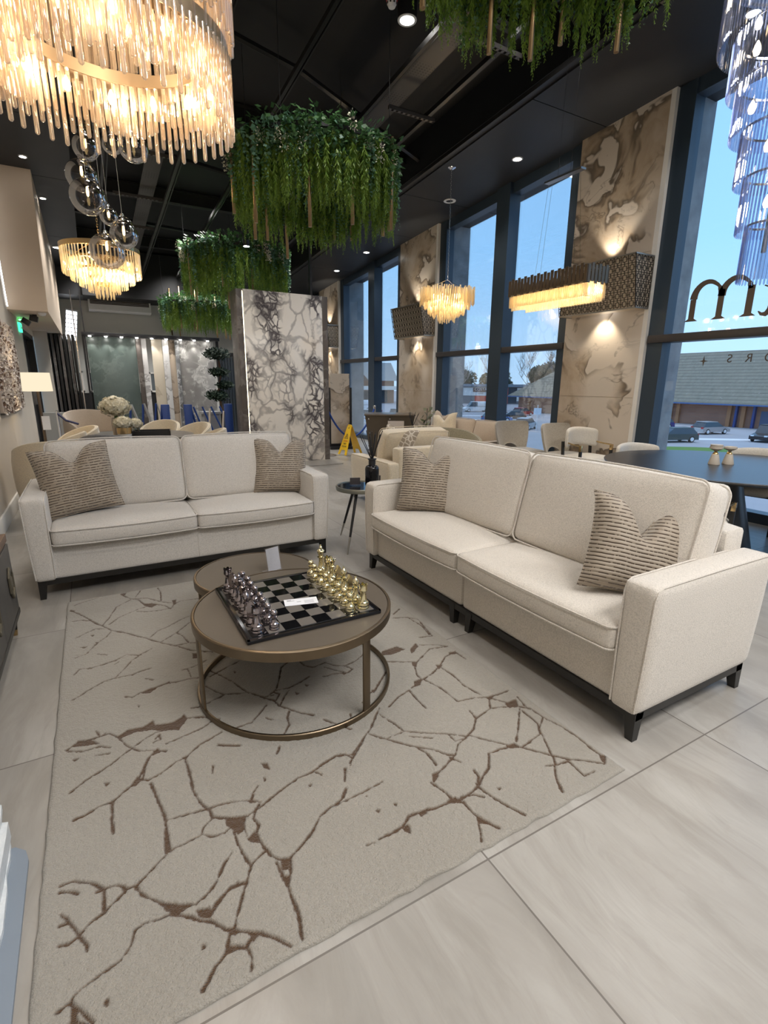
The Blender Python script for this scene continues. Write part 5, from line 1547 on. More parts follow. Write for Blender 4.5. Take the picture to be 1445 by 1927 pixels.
# ------------------------------------------------------------------ fretwork wall boxes on the marble columns
def fret_panel(mb, A, B, C_, D_, nu, nv, th=.006, bar=.0062):
    """square fretwork between four corners A(bottom left) B(bottom right) C(top right) D(top left)"""
    A, B, C_, D_ = map(Vector, (A, B, C_, D_))
    nrm = (B - A).cross(D_ - A).normalized()
    def P(u, v): return (A * (1 - u) + B * u) * (1 - v) + (D_ * (1 - u) + C_ * u) * v
    def strip(u0, v0, u1, v1):
        p, q = P(u0, v0), P(u1, v1)
        t = (q - p).normalized(); s_ = t.cross(nrm) * bar / 2
        vs = [p - s_, q - s_, q + s_, p + s_]
        vs = vs + [a + nrm * th for a in vs]
        mb.add(vs, [(3, 2, 1, 0), (4, 5, 6, 7), (0, 1, 5, 4), (1, 2, 6, 5), (2, 3, 7, 6), (3, 0, 4, 7)])
    for i in range(nu + 1): strip(i / nu, 0, i / nu, 1)
    for j in range(nv + 1): strip(0, j / nv, 1, j / nv)
    for i in range(nu):
        for j in range(nv):
            u, v = (i + .5) / nu, (j + .5) / nv
            a, b = .26 / nu, .26 / nv
            strip(u - a, v - b, u + a, v - b); strip(u - a, v + b, u + a, v + b)
            strip(u - a, v - b, u - a, v + b); strip(u + a, v - b, u + a, v + b)
            strip(u, v + b, u, v + .5 / nv); strip(u, v - .5 / nv, u, v - b)
            strip(u + a, v, u + .5 / nu, v); strip(u - .5 / nu, v, u - a, v)
FRET = plain('dark_bronze_fretwork', (.035, .026, .020), .45, .6)
FBOX = plain('gold_beige_box_lining', (.66, .56, .43), .6)
def fret_box(y0_, y1_, label, z0=2.345, z1=2.93):
    t = thing('fretwork_wall_light', label, 'wall light', (PX, (y0_ + y1_) / 2, z0), 0, 'fretwork boxes on the marble columns')
    h = z1 - z0; w_ = (y1_ - y0_) / 2
    xb, xt = -.246, -.346
    i_ = .014
    MB().add([(xb + i_, -w_ + i_, 0), (xb + i_, w_ - i_, 0), (xt + i_, w_ - i_, h), (xt + i_, -w_ + i_, h), (-.005, -w_ + i_, 0), (-.005, w_ - i_, 0), (-.005, w_ - i_, h), (-.005, -w_ + i_, h)],
             [(0, 1, 2, 3), (0, 3, 7, 4), (1, 5, 6, 2), (4, 7, 6, 5)]).build('lining', FBOX, t)
    mb = MB()
    nu = max(8, round(2 * w_ / .095))
    fret_panel(mb, (xb, w_, 0), (xb, -w_, 0), (xt, -w_, h), (xt, w_, h), nu, 6)
    mb.build('fretwork_front', FRET, t)
    mb = MB()
    fret_panel(mb, (xb, -w_, 0), (-.005, -w_, 0), (-.005, -w_, h), (xt, -w_, h), 3, 6)
    mb.build('fretwork_side', FRET, t)
    mb = MB()
    fret_panel(mb, (-.005, w_, 0), (xb, w_, 0), (xt, w_, h), (-.005, w_, h), 3, 6)
    mb.build('fretwork_side', FRET, t)
    mb = MB()
    for zz, xx in ((0, xb), (h, xt)):
        mb.box(xx - .008, xx + .01, -w_, w_, zz - .008, zz + .008).box(xx, -.002, -w_ - .008, -w_ + .008, zz - .008, zz + .008).box(xx, -.002, w_ - .008, w_ + .008, zz - .008, zz + .008)
    mb.build('edge_frame', plain('satin_nickel_edge', (.35, .33, .3), .35, .8), t)
    MB().lathe([(0, 0), (.03, 0), (.03, .02), (0, .02)], 16, (-.12, 0, .03)).build('lens', BULBW, t)
    yc = (y0_ + y1_) / 2
    l_ = lamp('SPOT', (PX - .13, yc, z0 - .01), 16, (1, .86, .66), 'wall_light', spot_size=radians(95), spot_blend=.6, shadow_soft_size=.03)
    l_.rotation_euler = (0, radians(-14), 0)
    l_ = lamp('SPOT', (PX - .16, yc, z1 + .02), 22, (1, .92, .8), 'wall_light', spot_size=radians(85), spot_blend=.6, shadow_soft_size=.03)
    l_.rotation_euler = (0, radians(180 + 16), 0)
    return t
fret_box(4.16, 5.32, 'dark square-fretwork box on the nearest marble column')
fret_box(8.69, 9.82, 'dark square-fretwork box on the middle marble column')
fret_box(13.25, 14.35, 'dark square-fretwork box on the farthest marble column, partly behind the veined pillar', 2.36, 2.93)

# ------------------------------------------------------------------ hanging plants
def leaf_quads(mb_v, mb_f, p, d, side, L, w_):
    b = len(mb_v)
    m1 = p + d * L * .45 + side * w_
    m2 = p + d * L * .45 - side * w_
    mb_v += [p, m1, p + d * L, m2]
    mb_f.append((b, b + 1, b + 2, b + 3))
def plant_meshes(seed, Rr=.94, H=.95, n=560):
    rnd = random.Random(seed)
    out = {}
    def strand(v, f, x, y, z, L, step, lw, ll, droop, spread, dense):
        px, py, pz = x, y, z
        out_a = atan2(y, x)
        n_ = int(L / step)
        for k_ in range(n_):
            t = k_ / max(1, n_)
            px += rnd.uniform(-.004, .004); py += rnd.uniform(-.004, .004)
            pz -= step
            taper = (1 - t ** 2 * .75)
            for q in range(dense):
                a = rnd.random() * 2 * pi
                dv = Vector((cos(a) * spread, sin(a) * spread, -droop + rnd.uniform(-.3, .3))).normalized()
                sd = Vector((rnd.uniform(-1, 1), rnd.uniform(-1, 1), rnd.uniform(-1, 1))).cross(dv)
                if sd.length < 1e-3: continue
                sd.normalize()
                s_ = rnd.uniform(.7, 1.2)
                leaf_quads(v, f, Vector((px, py, pz)), dv, sd, ll * s_ * taper, lw * s_ * taper)
    ph = [rnd.random() * 6.28 for _ in range(6)]
    def clump(a, rr):
        q = .5 + .22 * sin(5 * a + ph[0]) + .18 * sin(11 * a + ph[1] + 4 * rr) + .16 * sin(19 * a + ph[2])
        return max(0, min(1, q))
    def start():
        a = rnd.random() * 2 * pi
        rr = Rr * (1 - abs(rnd.gauss(0, .10)) * 1.3) if rnd.random() < .78 else Rr * sqrt(rnd.random())
        return a, max(.05, rr)
    for nm, cnt, st, lw, ll, dr, spd, dn, Lr in (('fern_foliage', int(n * .78), .018, .0075, .062, .9, .55, 4, (.55, 1.0)), ('ivy_foliage', int(n * .50), .032, .024, .064, .35, 1.0, 2, (.25, .95)), ('pale_ivy_foliage', int(n * .26), .034, .023, .060, .35, 1.0, 2, (.35, .85))):
        v, f = [], []
        for i in range(cnt):
            a, rr = start()
            zt = H * .98 - (rr / Rr) ** 3 * .16 + rnd.uniform(-.05, .04)
            if nm == 'fern_foliage':
                zt -= rnd.random() * .38
            cl_ = clump(a, rr)
            L = H * rnd.uniform(*Lr) * (.62 + .45 * cl_)
            if nm == 'fern_foliage' and cl_ < .3 and rnd.random() < .45: continue
            L = min(L, zt - .04 * (1 - cl_) + rnd.uniform(-.06, .10))
            if L <= .05: continue
            strand(v, f, rr * cos(a), rr * sin(a), zt, L, st, lw, ll, dr, spd, dn)
        if nm == 'ivy_foliage':     # leafy top edge
            for i in range(900):
                a = rnd.random() * 2 * pi
                rr = Rr * rnd.uniform(.35, 1.04)
                p = Vector((rr * cos(a), rr * sin(a), H * .95 - (rr / Rr) ** 3 * .14 + rnd.uniform(-.06, .10)))
                dv = Vector((cos(a) + rnd.uniform(-1, 1), sin(a) + rnd.uniform(-1, 1), rnd.uniform(-.8, .8))).normalized()
                sd = dv.orthogonal().normalized()
                leaf_quads(v, f, p, dv, sd, .07, .028)
        me = bpy.data.meshes.new(nm)
        me.from_pydata([tuple(q) for q in v], [], f)
        out[nm] = me
    v, f = [], []
    for i in range(26):
        a = rnd.random() * 2 * pi
        rr = Rr * rnd.uniform(.9, 1.05)
        c = Vector((rr * cos(a), rr * sin(a), H * .86 - rnd.random() * .25 + .04))
        for q in range(46):
            d = Vector((rnd.gauss(0, 1), rnd.gauss(0, 1), rnd.gauss(0, 1))).normalized()
            p = c + Vector((d.x * .035, d.y * .035, -rnd.random() * .16))
            leaf_quads(v, f, p, d, d.orthogonal().normalized(), .022, .010)
    me = bpy.data.meshes.new('white_blossom')
    me.from_pydata([tuple(q) for q in v], [], f)
    out['white_blossom'] = me
    for k_, mt in (('fern_foliage', LEAF_FERN), ('ivy_foliage', LEAF_DARK), ('pale_ivy_foliage', LEAF_BLUE), ('white_blossom', PETAL)):
        out[k_].materials.append(mt)
    return out
PM = [plant_meshes(11), plant_meshes(23)]
TUBE = plain('aged_brass_tube', (.34, .24, .13), .3, 1)
tube_me = MB().lathe([(.0, .0), (.013, 0), (.0175, -.001), (.0175, .85), (0, .85)], 14)
tme = bpy.data.meshes.new('brass_tube'); tme.from_pydata(tube_me.v, [], tube_me.f); tme.materials.append(TUBE)
tme.polygons.foreach_set('use_smooth', [True] * len(tube_me.f))
def hanging_plant(idx, loc, rz, label, s_=1.0, tubes=12, seed=0, zc=None):
    t = thing('hanging_planter', label, 'hanging plant', loc, rz, 'hanging trailing-green rings')
    for k_ in ('fern_foliage', 'ivy_foliage', 'pale_ivy_foliage', 'white_blossom'):
        o = link(k_, PM[idx][k_], t, kind='stuff')
        o.scale = (s_, s_, s_)
    MB().lathe([(.86 * s_, .70 * s_), (.88 * s_, .70 * s_), (.88 * s_, .74 * s_), (.86 * s_, .74 * s_), (.86 * s_, .70 * s_)], 48).build('ring_frame', BLKMET, t)
    mb = MB().box(-.88 * s_, .88 * s_, -.02, .02, .70 * s_, .74 * s_).box(-.02, .02, -.88 * s_, .88 * s_, .70 * s_, .74 * s_)
    mb.build('cross_bar', BLKMET, t)
    zc = ceil_z(loc[1]) - loc[2] + .1
    for k_ in range(4):
        a = pi / 4 + k_ * pi / 2
        MB().tube([(.86 * s_ * cos(a), .86 * s_ * sin(a), .72 * s_), (.86 * s_ * cos(a), .86 * s_ * sin(a), zc)], .003, 5).build('hanging_wire', BLKMET, t)
    rnd = random.Random(seed)
    for k_ in range(tubes):
        a = 2 * pi * k_ / tubes + rnd.uniform(-.15, .15)
        rr = (.72 + .24 * rnd.random()) * s_
        link('brass_tube', tme, t, (rr * cos(a), rr * sin(a), -.10 + rnd.uniform(-.05, .22)))
    return t
hanging_plant(1, (2.66, 2.66, 3.74), 1.1, 'ring of trailing greenery and brass tubes at the top edge, nearest the camera', .94, 13, 4)
hanging_plant(0, (2.40, 5.78, 3.07), 0.0, 'largest hanging ring of ferns, ivy and white blossom above the coffee tables', .95, 12, 5)
hanging_plant(1, (2.52, 9.85, 2.90), 2.2, 'hanging fern ring with white blossom just behind the veined pillar', .98, 10, 6)
hanging_plant(0, (2.32, 12.75, 2.52), 4.0, 'lowest, farthest hanging fern ring over the stone slab rack', .82, 10, 7)


# ------------------------------------------------------------------ furniture toward the windows
sofa('armchair', 'wide beige upholstered armchair seen from behind, beyond the black reed diffuser', (3.98, 5.80, 0), pi, 1.19, VELV_C, D=1.0, backtop=.90, ah=.57, fh=.73, ncush=1)['category'] = 'armchair'
sofa('two_seater_sofa', 'blush beige sofa under the middle window', (5.02, 8.0, 0), -pi / 2, 2.1, VELV_B, D=.95, backtop=.84, ah=.58, fh=.66, ncush=3)
def small_cushion(label, loc, rot, mat, size=.45):
    return scatter_cushion(label, loc, rot, size, mat=mat, T_=.07)
PATT = NT('patterned_taupe_cushion')
pv = PATT.n('TexVoronoi', {'feature': 'DISTANCE_TO_EDGE'}, Vector=PATT.obj(), Scale=16.0)
PATT.pbr(PATT.mix(PATT.ramp(pv.outputs['Distance'], [(.05, 1), (.12, 0)]), (.30, .245, .185), (.62, .56, .47)), .7)
for args in (('patterned taupe cushion leaning on the arm of the beige armchair', (3.07, 5.20, .50), (radians(-14), radians(8), radians(-62)), PATT.m),
             ('pale patterned cushion at the far end of the blush sofa', (5.42, 7.60, .50), (radians(-14), radians(8), radians(-80)), TAUPE),
             ('smaller beige cushion in front on the blush sofa', (5.25, 7.15, .50), (radians(-16), radians(-8), radians(-60)), VELV_C)):
    o = small_cushion(*args)
    o['group'] = 'cushions on the seating by the windows'

def tub_chair(label, loc, rz, mat, r=.36, h=.78, group=None, seat_mat=None, name='tub_chair'):
    """curved wrap-round back on a round seat, short dark legs; faces local -y"""
    t = thing(name, label, 'armchair', loc, rz, group)
    MB().lathe([(0, .22), (r * .86, .22), (r * .9, .25), (r * .9, .42), (r * .84, .46), (0, .475)], 32).build('seat', seat_mat or mat, t)
    # wrap: swept rounded slab, taller behind
    vs, fs = [], []
    N, M = 36, 12
    a0, a1 = radians(-28), radians(208)
    for i in range(N + 1):
        u = i / N
        a = a0 + (a1 - a0) * u
        k_ = sin(pi * u)
        zt = .60 + (h - .60) * (k_ ** .7)
        zb_ = .24
        for j in range(M):
            b = 2 * pi * j / M
            th = .040
            cx_, cz_ = cos(b), sin(b)
            zz = (zt + zb_) / 2 + (zt - zb_) / 2 * max(-1, min(1, cz_ * 1.25))
            rr = r + th * cx_ + .04 * (zz - .4) * k_
            vs.append((rr * cos(a), rr * sin(a), zz))
    for i in range(N):
        for j in range(M):
            fs.append((i * M + j, (i + 1) * M + j, (i + 1) * M + (j + 1) % M, i * M + (j + 1) % M))
    fs.append(tuple(range(M))); fs.append(tuple(N * M + j for j in range(M))[::-1])
    bk = MB().add(vs, fs, 0, True).build('backrest', mat, t)
    MB().tube([((r + .04 * (.60 + (h - .6) * sin(pi * u) ** .7 - .4) * sin(pi * u)) * cos(a0 + (a1 - a0) * u), (r + .04 * (.60 + (h - .6) * sin(pi * u) ** .7 - .4) * sin(pi * u)) * sin(a0 + (a1 - a0) * u), .60 + (h - .6) * sin(pi * u) ** .7 + .001) for u in [i / 36 for i in range(37)]], .006, 6).build('piping', mat, bk)
    for a in (45, 135, 225, 315):
        MB().tube([(r * .65 * cos(radians(a)), r * .65 * sin(radians(a)), .23), (r * .85 * cos(radians(a)), r * .85 * sin(radians(a)), 0)], .014, 8, rs=[.018, .010]).build('leg', BLKMET, t)
    return t
tub_chair('olive-beige velvet tub chair seen from behind, between the armchair and the grey chairs', (4.48, 5.78, 0), 0, VELV_O, .35, .80, None)

def scallop_chair(label, loc, rz):
    """velvet chair whose back narrows to a waist above the seat, open arch below"""
    t = thing('dining_chair', label, 'chair', loc, rz, 'grey velvet chairs')
    MB().soft(.50, .48, .10, .045, .012, .01, 10, (0, 0, .46)).build('seat', VELV_G, t)
    vs, fs = [], []
    N, M = 18, 16
    for sg in (0, 1):
        for j in range(M + 1):
            v = j / M
            z = .50 + .40 * v
            hw = .262 - .055 * (1 - v) + .015 * sin(pi * v)
            if v > .86: hw -= .03 * ((v - .86) / .14) ** 2
            for i in range(N + 1):
                u = -1 + 2 * i / N
                x = u * hw
                y = .235 - .10 * u * u + .06 * v + (.035 if sg else 0)
                zz = z
                if v == 0: zz = .46 + .11 * max(0, 1 - (u / .6) ** 2) ** .5
                elif v < .3: zz = max(z, .46 + .11 * max(0, 1 - (u / .6) ** 2) ** .5 + .01)
                vs.append((x, y, zz))
    n1_ = (N + 1) * (M + 1)
    for j in range(M):
        for i in range(N):
            a = j * (N + 1) + i
            fs.append((a, a + 1, a + N + 2, a + N + 1))
            fs.append((n1_ + a, n1_ + a + N + 1, n1_ + a + N + 2, n1_ + a + 1))
    for i in range(N):
        fs.append((i, n1_ + i, n1_ + i + 1, i + 1))
        b = M * (N + 1) + i
        fs.append((b, b + 1, n1_ + b + 1, n1_ + b))
    for j in range(M):
        a = j * (N + 1); b = a + N + 1
        fs.append((a, b, n1_ + b, n1_ + a))
        a += N; b += N
        fs.append((a, n1_ + a, n1_ + b, b))
    bk = MB().add(vs, fs, 0, True).build('backrest', VELV_G, t)
    for x in (-.19, .19):
        for y in (-.17, .19):
            MB().tube([(x, y, .42), (x * 1.15, y * 1.15, 0)], .012, 8, rs=[.017, .010]).build('leg', BLKMET, t)
    return t
scallop_chair('grey velvet chair with tall curved back, left one of the pair before the window', (5.42, 5.50, .0), radians(-6)).scale = (1.14, 1.1, 1)
scallop_chair('grey velvet chair with an open arch under its back, right one of the pair', (5.68, 4.86, .0), radians(2)).scale = (1.1, 1.1, 1)

def dining_chair(label, loc, rz, mat=None, arms=True):
    """round cream seat and curved back pad on a black frame with brass sleeves; faces local -y"""
    mat = mat or BOUCLE
    t = thing('dining_chair', label, 'chair', loc, rz, 'cream dining chairs with black frames')
    MB().soft(.50, .48, .10, .048, .018, .02, 10, (0, 0, .475)).build('seat', mat, t)
    def fn(q, u, v, w_):
        q.y -= .13 * u * u
        q.z -= .03 * u * u
        return q
    MB().soft(.54, .075, .24, .036, 0, .01, 12, (0, .26, .765), fn=fn).build('backrest', mat, t)
    for sx_ in (-1, 1):
        lg = MB().box(-.014, .014, -.018, .018, 0, .66, .003, X=T(sx_ * .275, -.12, 0)).build('leg', BLKWOOD, t)
        MB().box(-.015, .015, -.019, .019, .60, .675, .002, X=T(sx_ * .275, -.12, 0)).build('sleeve', BRASS, lg)
        lg = MB().box(-.014, .014, -.018, .018, 0, .70, .003, X=T(sx_ * .25, .17, 0) @ R(radians(-4), 'X')).build('leg', BLKWOOD, t)
        if arms:
            MB().tube([(sx_ * .275, -.12, .67), (sx_ * .275, .02, .675), (sx_ * .25, .17, .695)], .010, 8).build('armrest', BRASS, t)
    MB().box(-.27, .27, -.13, -.10, .40, .43, .003).box(-.25, .25, .15, .18, .40, .43, .003).box(-.27, -.24, -.12, .17, .40, .43, .003).box(.24, .27, -.12, .17, .40, .43, .003).build('frame_rail', BLKWOOD, t)
    return t
TCX, TCY = 4.95, 2.43
def at_table(a, r_, label):
    x, y = TCX + r_ * cos(radians(a)), TCY + r_ * sin(radians(a))
    return dining_chair(label, (x, y, 0), radians(a - 90))
dining_chair('cream dining chair with black and brass frame standing against the near marble column', (5.68, 4.50, 0), radians(-4))
tub_chair('low cream round-backed chair tucked at the left end of the black table', (4.02, 3.27, 0), radians(50), BOUCLE, .27, .74, name='dining_chair')
at_table(76, .95, 'cream dining chair behind the black table, nearest the marble column').scale.z = .92
at_table(10, .78, 'cream dining chair behind the black table at the window, at the photo edge').scale.z = .93
at_table(196, 1.12, 'cream dining chair on the sofa side of the black table, just above the sofa back').scale.z = .90
at_table(272, .88, 'cream dining chair with black frame at the right photo edge, beside the table base')
tb = thing('dining_table', 'large round black oak dining table with conical base by the window', 'dining table', (TCX, TCY, 0))
MB().lathe([(0, .715), (.96, .715), (1.02, .735), (1.025, .745), (1.02, .75), (0, .75)], 96).build('tabletop', DARKTOP, tb)
MB().lathe([(.30, 0), (.30, .01), (.12, .72), (0, .72)], 48).build('pedestal', DARKTOP, tb)
def candle_holder(label, x, y, double=False):
    t = thing('candle_holder', label, 'candle holder', (x, y, .7505), 0, 'travertine and gold candle holders')
    MB().lathe([(0, 0), (.047, 0), (.048, .004), (.028, .088), (.026, .092), (0, .092)], 28).build('base', TRAV, t)
    MB().lathe([(0, .09), (.024, .092), (.022, .102), (.012, .112), (.013, .120), (0, .122)], 24).build('collar', plain('polished_gold', (.85, .58, .22), .1, 1) if 'polished_gold' not in bpy.data.materials else bpy.data.materials['polished_gold'], t)
    MB().lathe([(.012, .115), (.016, .122), (.045, .135), (.053, .142), (.053, .158), (.044, .158), (.040, .150), (0, .150)], 28).build('dish', TRAV, t)
    if double:
        MB().lathe([(0, .158), (.048, .158), (.050, .162), (.050, .178), (0, .178)], 28).build('dish', TRAV, t)
    return t
candle_holder('pale stone candle holder with gold collar and two-layer dish, left of the pair', 4.86, 2.49, True)
candle_holder('pale stone candle holder with gold collar and single dish, right of the pair', 4.985, 2.435)

# low riveted cabinet, its diffuser, sign card, potted branch
cb = thing('riveted_cabinet', 'bronze metal plinth cabinet with silver rivets before the far marble column', 'cabinet', (4.98, 8.60, 0), radians(-28))
mb = MB()
mb.add([(-.36, -.30, 0), (.36, -.30, 0), (.36, .30, 0), (-.36, .30, 0), (-.46, -.36, .84), (.46, -.36, .84), (.46, .36, .84), (-.46, .36, .84)], [(3, 2, 1, 0), (4, 5, 6, 7), (0, 1, 5, 4), (1, 2, 6, 5), (2, 3, 7, 6), (3, 0, 4, 7)])
mb.build('body', plain('dark_bronze_sheet', (.115, .092, .068), .4, .55), cb)
MB().box(-.48, .48, -.38, .38, .84, .865, .004).build('top', plain('bronze_top', (.16, .13, .10), .35, .6), cb)
RIV = plain('silver_rivet', (.7, .7, .68), .25, 1)
for zz, k_ in ((.78, .1), (.52, .4), (.26, .7)):
    f = zz / .84
    for x in (-.40, 0, .40):
        MB().lathe([(0, 0), (.017, 0), (.012, .01), (0, .012)], 10, X=T(x * (.8 + .2 * f), -.30 - .06 * f - .001, zz) @ R(pi / 2, 'X')).build('rivet', RIV, cb)
    for y in (-.24, .24):
        MB().lathe([(0, 0), (.017, 0), (.012, .01), (0, .012)], 10, X=T(-.36 - .10 * f - .001, y * (.85 + .15 * f), zz) @ R(-pi / 2, 'Y')).build('rivet', RIV, cb)
stt = thing('side_table', 'small dark side table behind the beige armchair, carrying the second diffuser', 'side table', (4.72, 7.35, 0))
MB().lathe([(0, .47), (.22, .47), (.22, .50), (0, .50)], 40).build('tabletop', BLKGLASS, stt)
MB().lathe([(0, 0), (.16, 0), (.16, .015), (.02, .03), (.02, .47), (0, .47)], 32).build('pedestal', BLKMET, stt)
diffuser('black reed diffuser on the small table before the riveted cabinet', (4.72, 7.35, .501), .95, 8)
sc1 = thing('sign_stand', 'upright pale sign card standing in front of the riveted cabinet', 'sign stand', (4.55, 7.62, .0), radians(-28))
MB().box(-.13, .13, -.004, .004, .50, .80).box(-.01, .01, -.01, .01, 0, .5).box(-.1, .1, -.08, .08, 0, .01).build('stand', CHROME, sc1)
MB().box(-.14, .14, -.007, -.005, .48, .80).build('card', plain('pale_pink_card', (.62, .55, .50), .6), sc1)
pb_ = thing('potted_plant', 'dark leafy stem standing at the foot of the middle marble column', 'plant', (5.78, 8.50, 0))
MB().lathe([(0, 0), (.10, 0), (.13, .30), (.12, .32), (0, .30)], 24).build('pot', BLKMET, pb_)
mb = MB(); v, f = [], []
rnd = random.Random(3)
for k_ in range(26):
    a = rnd.random() * 6.28; p = Vector((rnd.uniform(-.08, .08), rnd.uniform(-.08, .08), .35 + .6 * k_ / 26))
    d = Vector((cos(a), sin(a), .5)).normalized()
    leaf_quads(v, f, p, d, d.orthogonal().normalized(), .11, .04)
mb.add(v, f).build('foliage', plain('bronze_leaf', (.10, .10, .04), .4), pb_)
MB().tube([(0, 0, .3), (.02, 0, .95)], .008, 6).build('stem', BRONZE, pb_)

# ------------------------------------------------------------------ veined marble feature pillar
py = 8.84
pl = thing('marble_display_pillar', 'tall freestanding pillar clad in white marble with dense dark veins, edged by glowing strips', 'display pillar', (2.23, py, 0))
MB().box(.0, .095, 0, .42, 0, 2.9, .002).box(1.50, 1.60, .0, .42, 0, 2.9, .002).box(.05, 1.55, .10, .42, 0, 2.89).build('stone_frame', SLAB_DARK, pl)
MB().box(.108, 1.488, -.02, .04, .005, 2.9, .001).build('marble_slab', ARAB, pl)
for x0 in (.096, 1.490):
    MB().box(x0, x0 + .010, .035, .055, .01, 2.88).build('led_strip', emit('warm_edge_led', (1.0, .86, .56), 9) if x0 < 1 else bpy.data.materials['warm_edge_led'], pl)
for x in (.22, 1.36):
    MB().box(x, x + .045, .20, .245, 2.9, ceil_z(9) - .1 + .2).build('support_post', BLKMET, pl)
MB().box(-.04, 1.62, -.55, .46, .0005, .02).build('plinth', FLOOR_M, pl)

def slab_stand(name, label, x, y, rz, w_, h, mat, z0=.12):
    t = thing(name, label, 'slab display', (x, y, 0), rz)
    MB().box(-w_ / 2, w_ / 2, -.012, .012, z0, h).build('slab', mat, t)
    MB().box(-w_ / 2 - .04, w_ / 2 + .04, .015, .05, .0, h * .78).box(-w_ / 2 - .04, w_ / 2 + .04, -.12, .14, 0, .06).box(-w_ / 2 - .05, -w_ / 2 - .01, -.02, .04, 0, h * .82).box(w_ / 2 + .01, w_ / 2 + .05, -.02, .04, 0, h * .82).build('stand', BLKMET, t)
    return t
slab_stand('slab_display', 'narrow veined marble slab on a black floor stand behind the wet floor sign', 4.72, 10.3, radians(-12), .42, 1.62, CALAC)

# rope barrier
def rope_post(label, x, y):
    t = thing('barrier_post', label, 'barrier post', (x, y, 0), 0, 'chrome rope barrier posts')
    MB().lathe([(0, 0), (.155, 0), (.16, .012), (.11, .028), (.03, .036), (.028, .045), (0, .045)], 36).build('base', CHROME, t)
    MB().lathe([(.024, .04), (.024, .92), (.030, .93), (.030, .955), (.018, .97), (0, .97)], 20).build('post', CHROME, t)
    return t
p1, p2 = (4.05, 9.42), (5.28, 9.75)
rope_post('chrome barrier post right beside the veined pillar', *p1)
rope_post('chrome barrier post left of the riveted cabinet', *p2)
mb = MB()
pts = []
for i in range(25):
    u = i / 24
    pts.append((p1[0] * (1 - u) + p2[0] * u, p1[1] * (1 - u) + p2[1] * u, .90 - .56 * (1 - (2 * u - 1) ** 2)))
o = mb.tube(pts, .019, 10).build('barrier_rope', plain('royal_blue_velvet_rope', (.02, .07, .33), .8))
tag(o, 'sagging blue velvet rope between the two chrome posts', 'rope')

# wet floor sign
ws = thing('wet_floor_sign', 'yellow folding wet floor sign standing behind the blue rope', 'floor sign', (4.50, 9.35, 0), radians(100))
ink = plain('black_sign_print', (.02, .02, .02), .5)
for sg in (-1, 1):
    X_ = T(0, 0, .59) @ R(radians(19 * sg), 'X') @ T(0, 0, -.61)
    pan = [(-.15, 0), (-.085, 0), (-.06, .10), (.06, .10), (.085, 0), (.15, 0), (.07, .60), (.045, .63), (-.045, .63), (-.07, .60)]
    mb = MB().prism(pan, -.008 if sg < 0 else .0, .0 if sg < 0 else .008, 'y', X=X_)
    pn = mb.build('panel', YELLOW, ws)
    yy = (-.0095, -.0085) if sg < 0 else (.0085, .0095)
    m2 = MB()
    # warning triangle outline with a slipping figure and two lines of lettering blocks
    tri = [(-.055, .34), (.055, .34), (0, .44)]
    for a, b in zip(tri, tri[1:] + tri[:1]):
        d = (Vector(b) - Vector(a)).normalized(); n_ = Vector((-d.y, d.x)) * .005
        m2.prism([(a[0] - n_.x, a[1] - n_.y), (b[0] - n_.x, b[1] - n_.y), (b[0] + n_.x, b[1] + n_.y), (a[0] + n_.x, a[1] + n_.y)], yy[0], yy[1], 'y', X=X_)
    m2.prism([(-.02, .355), (-.005, .355), (.01, .395), (.0, .40)], yy[0], yy[1], 'y', X=X_).prism([(-.01, .375), (.025, .36), (.028, .367), (0, .385)], yy[0], yy[1], 'y', X=X_)
    m2.prism([(.003 + .009 * cos(a), .41 + .009 * sin(a)) for a in [i * pi / 4 for i in range(8)]], yy[0], yy[1], 'y', X=X_)
    m2.prism([(-.015, .54), (-.005, .54), (0, .58), (-.012, .585)], yy[0], yy[1], 'y', X=X_).prism([(.005, .55), (.025, .545), (.02, .575)], yy[0], yy[1], 'y', X=X_)
    m2.build('print', ink, pn)
    for k_, (s_, zz) in enumerate((('CAUTION', .27), ('WET', .205), ('FLOOR', .15))):
        to = text_obj(s_, .045 if s_ != 'CAUTION' else .032, 'lettering', ink if k_ else plain('red_sign_print', (.6, .03, .02), .5) if 'red_sign_print' not in bpy.data.materials else bpy.data.materials['red_sign_print'], pn)
        to.matrix_local = X_ @ T(0, -.0095 if sg < 0 else .0095, zz) @ (R(pi / 2, 'X') if sg < 0 else R(pi, 'Z') @ R(pi / 2, 'X'))
MB().tube([(-.05, 0, .60), (.05, 0, .60)], .012, 8).build('hinge', YELLOW, ws)

# ------------------------------------------------------------------ back-left dining group
DTX, DTY = .42, 7.45
dt2 = thing('dining_table', 'round dark-topped dining table behind the two-seater sofa', 'dining table', (DTX, DTY, 0))
MB().lathe([(0, .72), (.70, .72), (.75, .735), (.75, .75), (0, .75)], 64).build('tabletop', plain('brown_grey_stone_top', (.10, .085, .07), .3), dt2)
MB().lathe([(.28, 0), (.28, .02), (.10, .1), (.09, .70), (.2, .72), (0, .72)], 32).build('pedestal', BLKMET, dt2)
GR = 'cream velvet chairs round the rear dining table'
tub_chair('cream velvet tub chair at the left wall, closest behind the two-seater sofa', (-.47, 6.42, 0), radians(190), VELV_C, .29, .84, GR, name='dining_chair')
tub_chair('cream velvet tub chair at the left wall, next behind the closest one', (-.42, 7.22, 0), radians(260), VELV_C, .28, .84, GR, name='dining_chair')
tub_chair('cream velvet tub chair at the left wall, farthest of the row', (-.28, 7.98, 0), radians(290), VELV_C, .28, .84, GR, name='dining_chair')
tub_chair('slate grey velvet tub chair with its back to the sofa', (.14, 6.72, 0), radians(160), VELV_S, .29, .86, None, name='dining_chair')
tub_chair('cream velvet tub chair right of the black tray, farthest of the three', (.83, 8.32, 0), radians(330), VELV_C, .27, .86, GR, name='dining_chair')
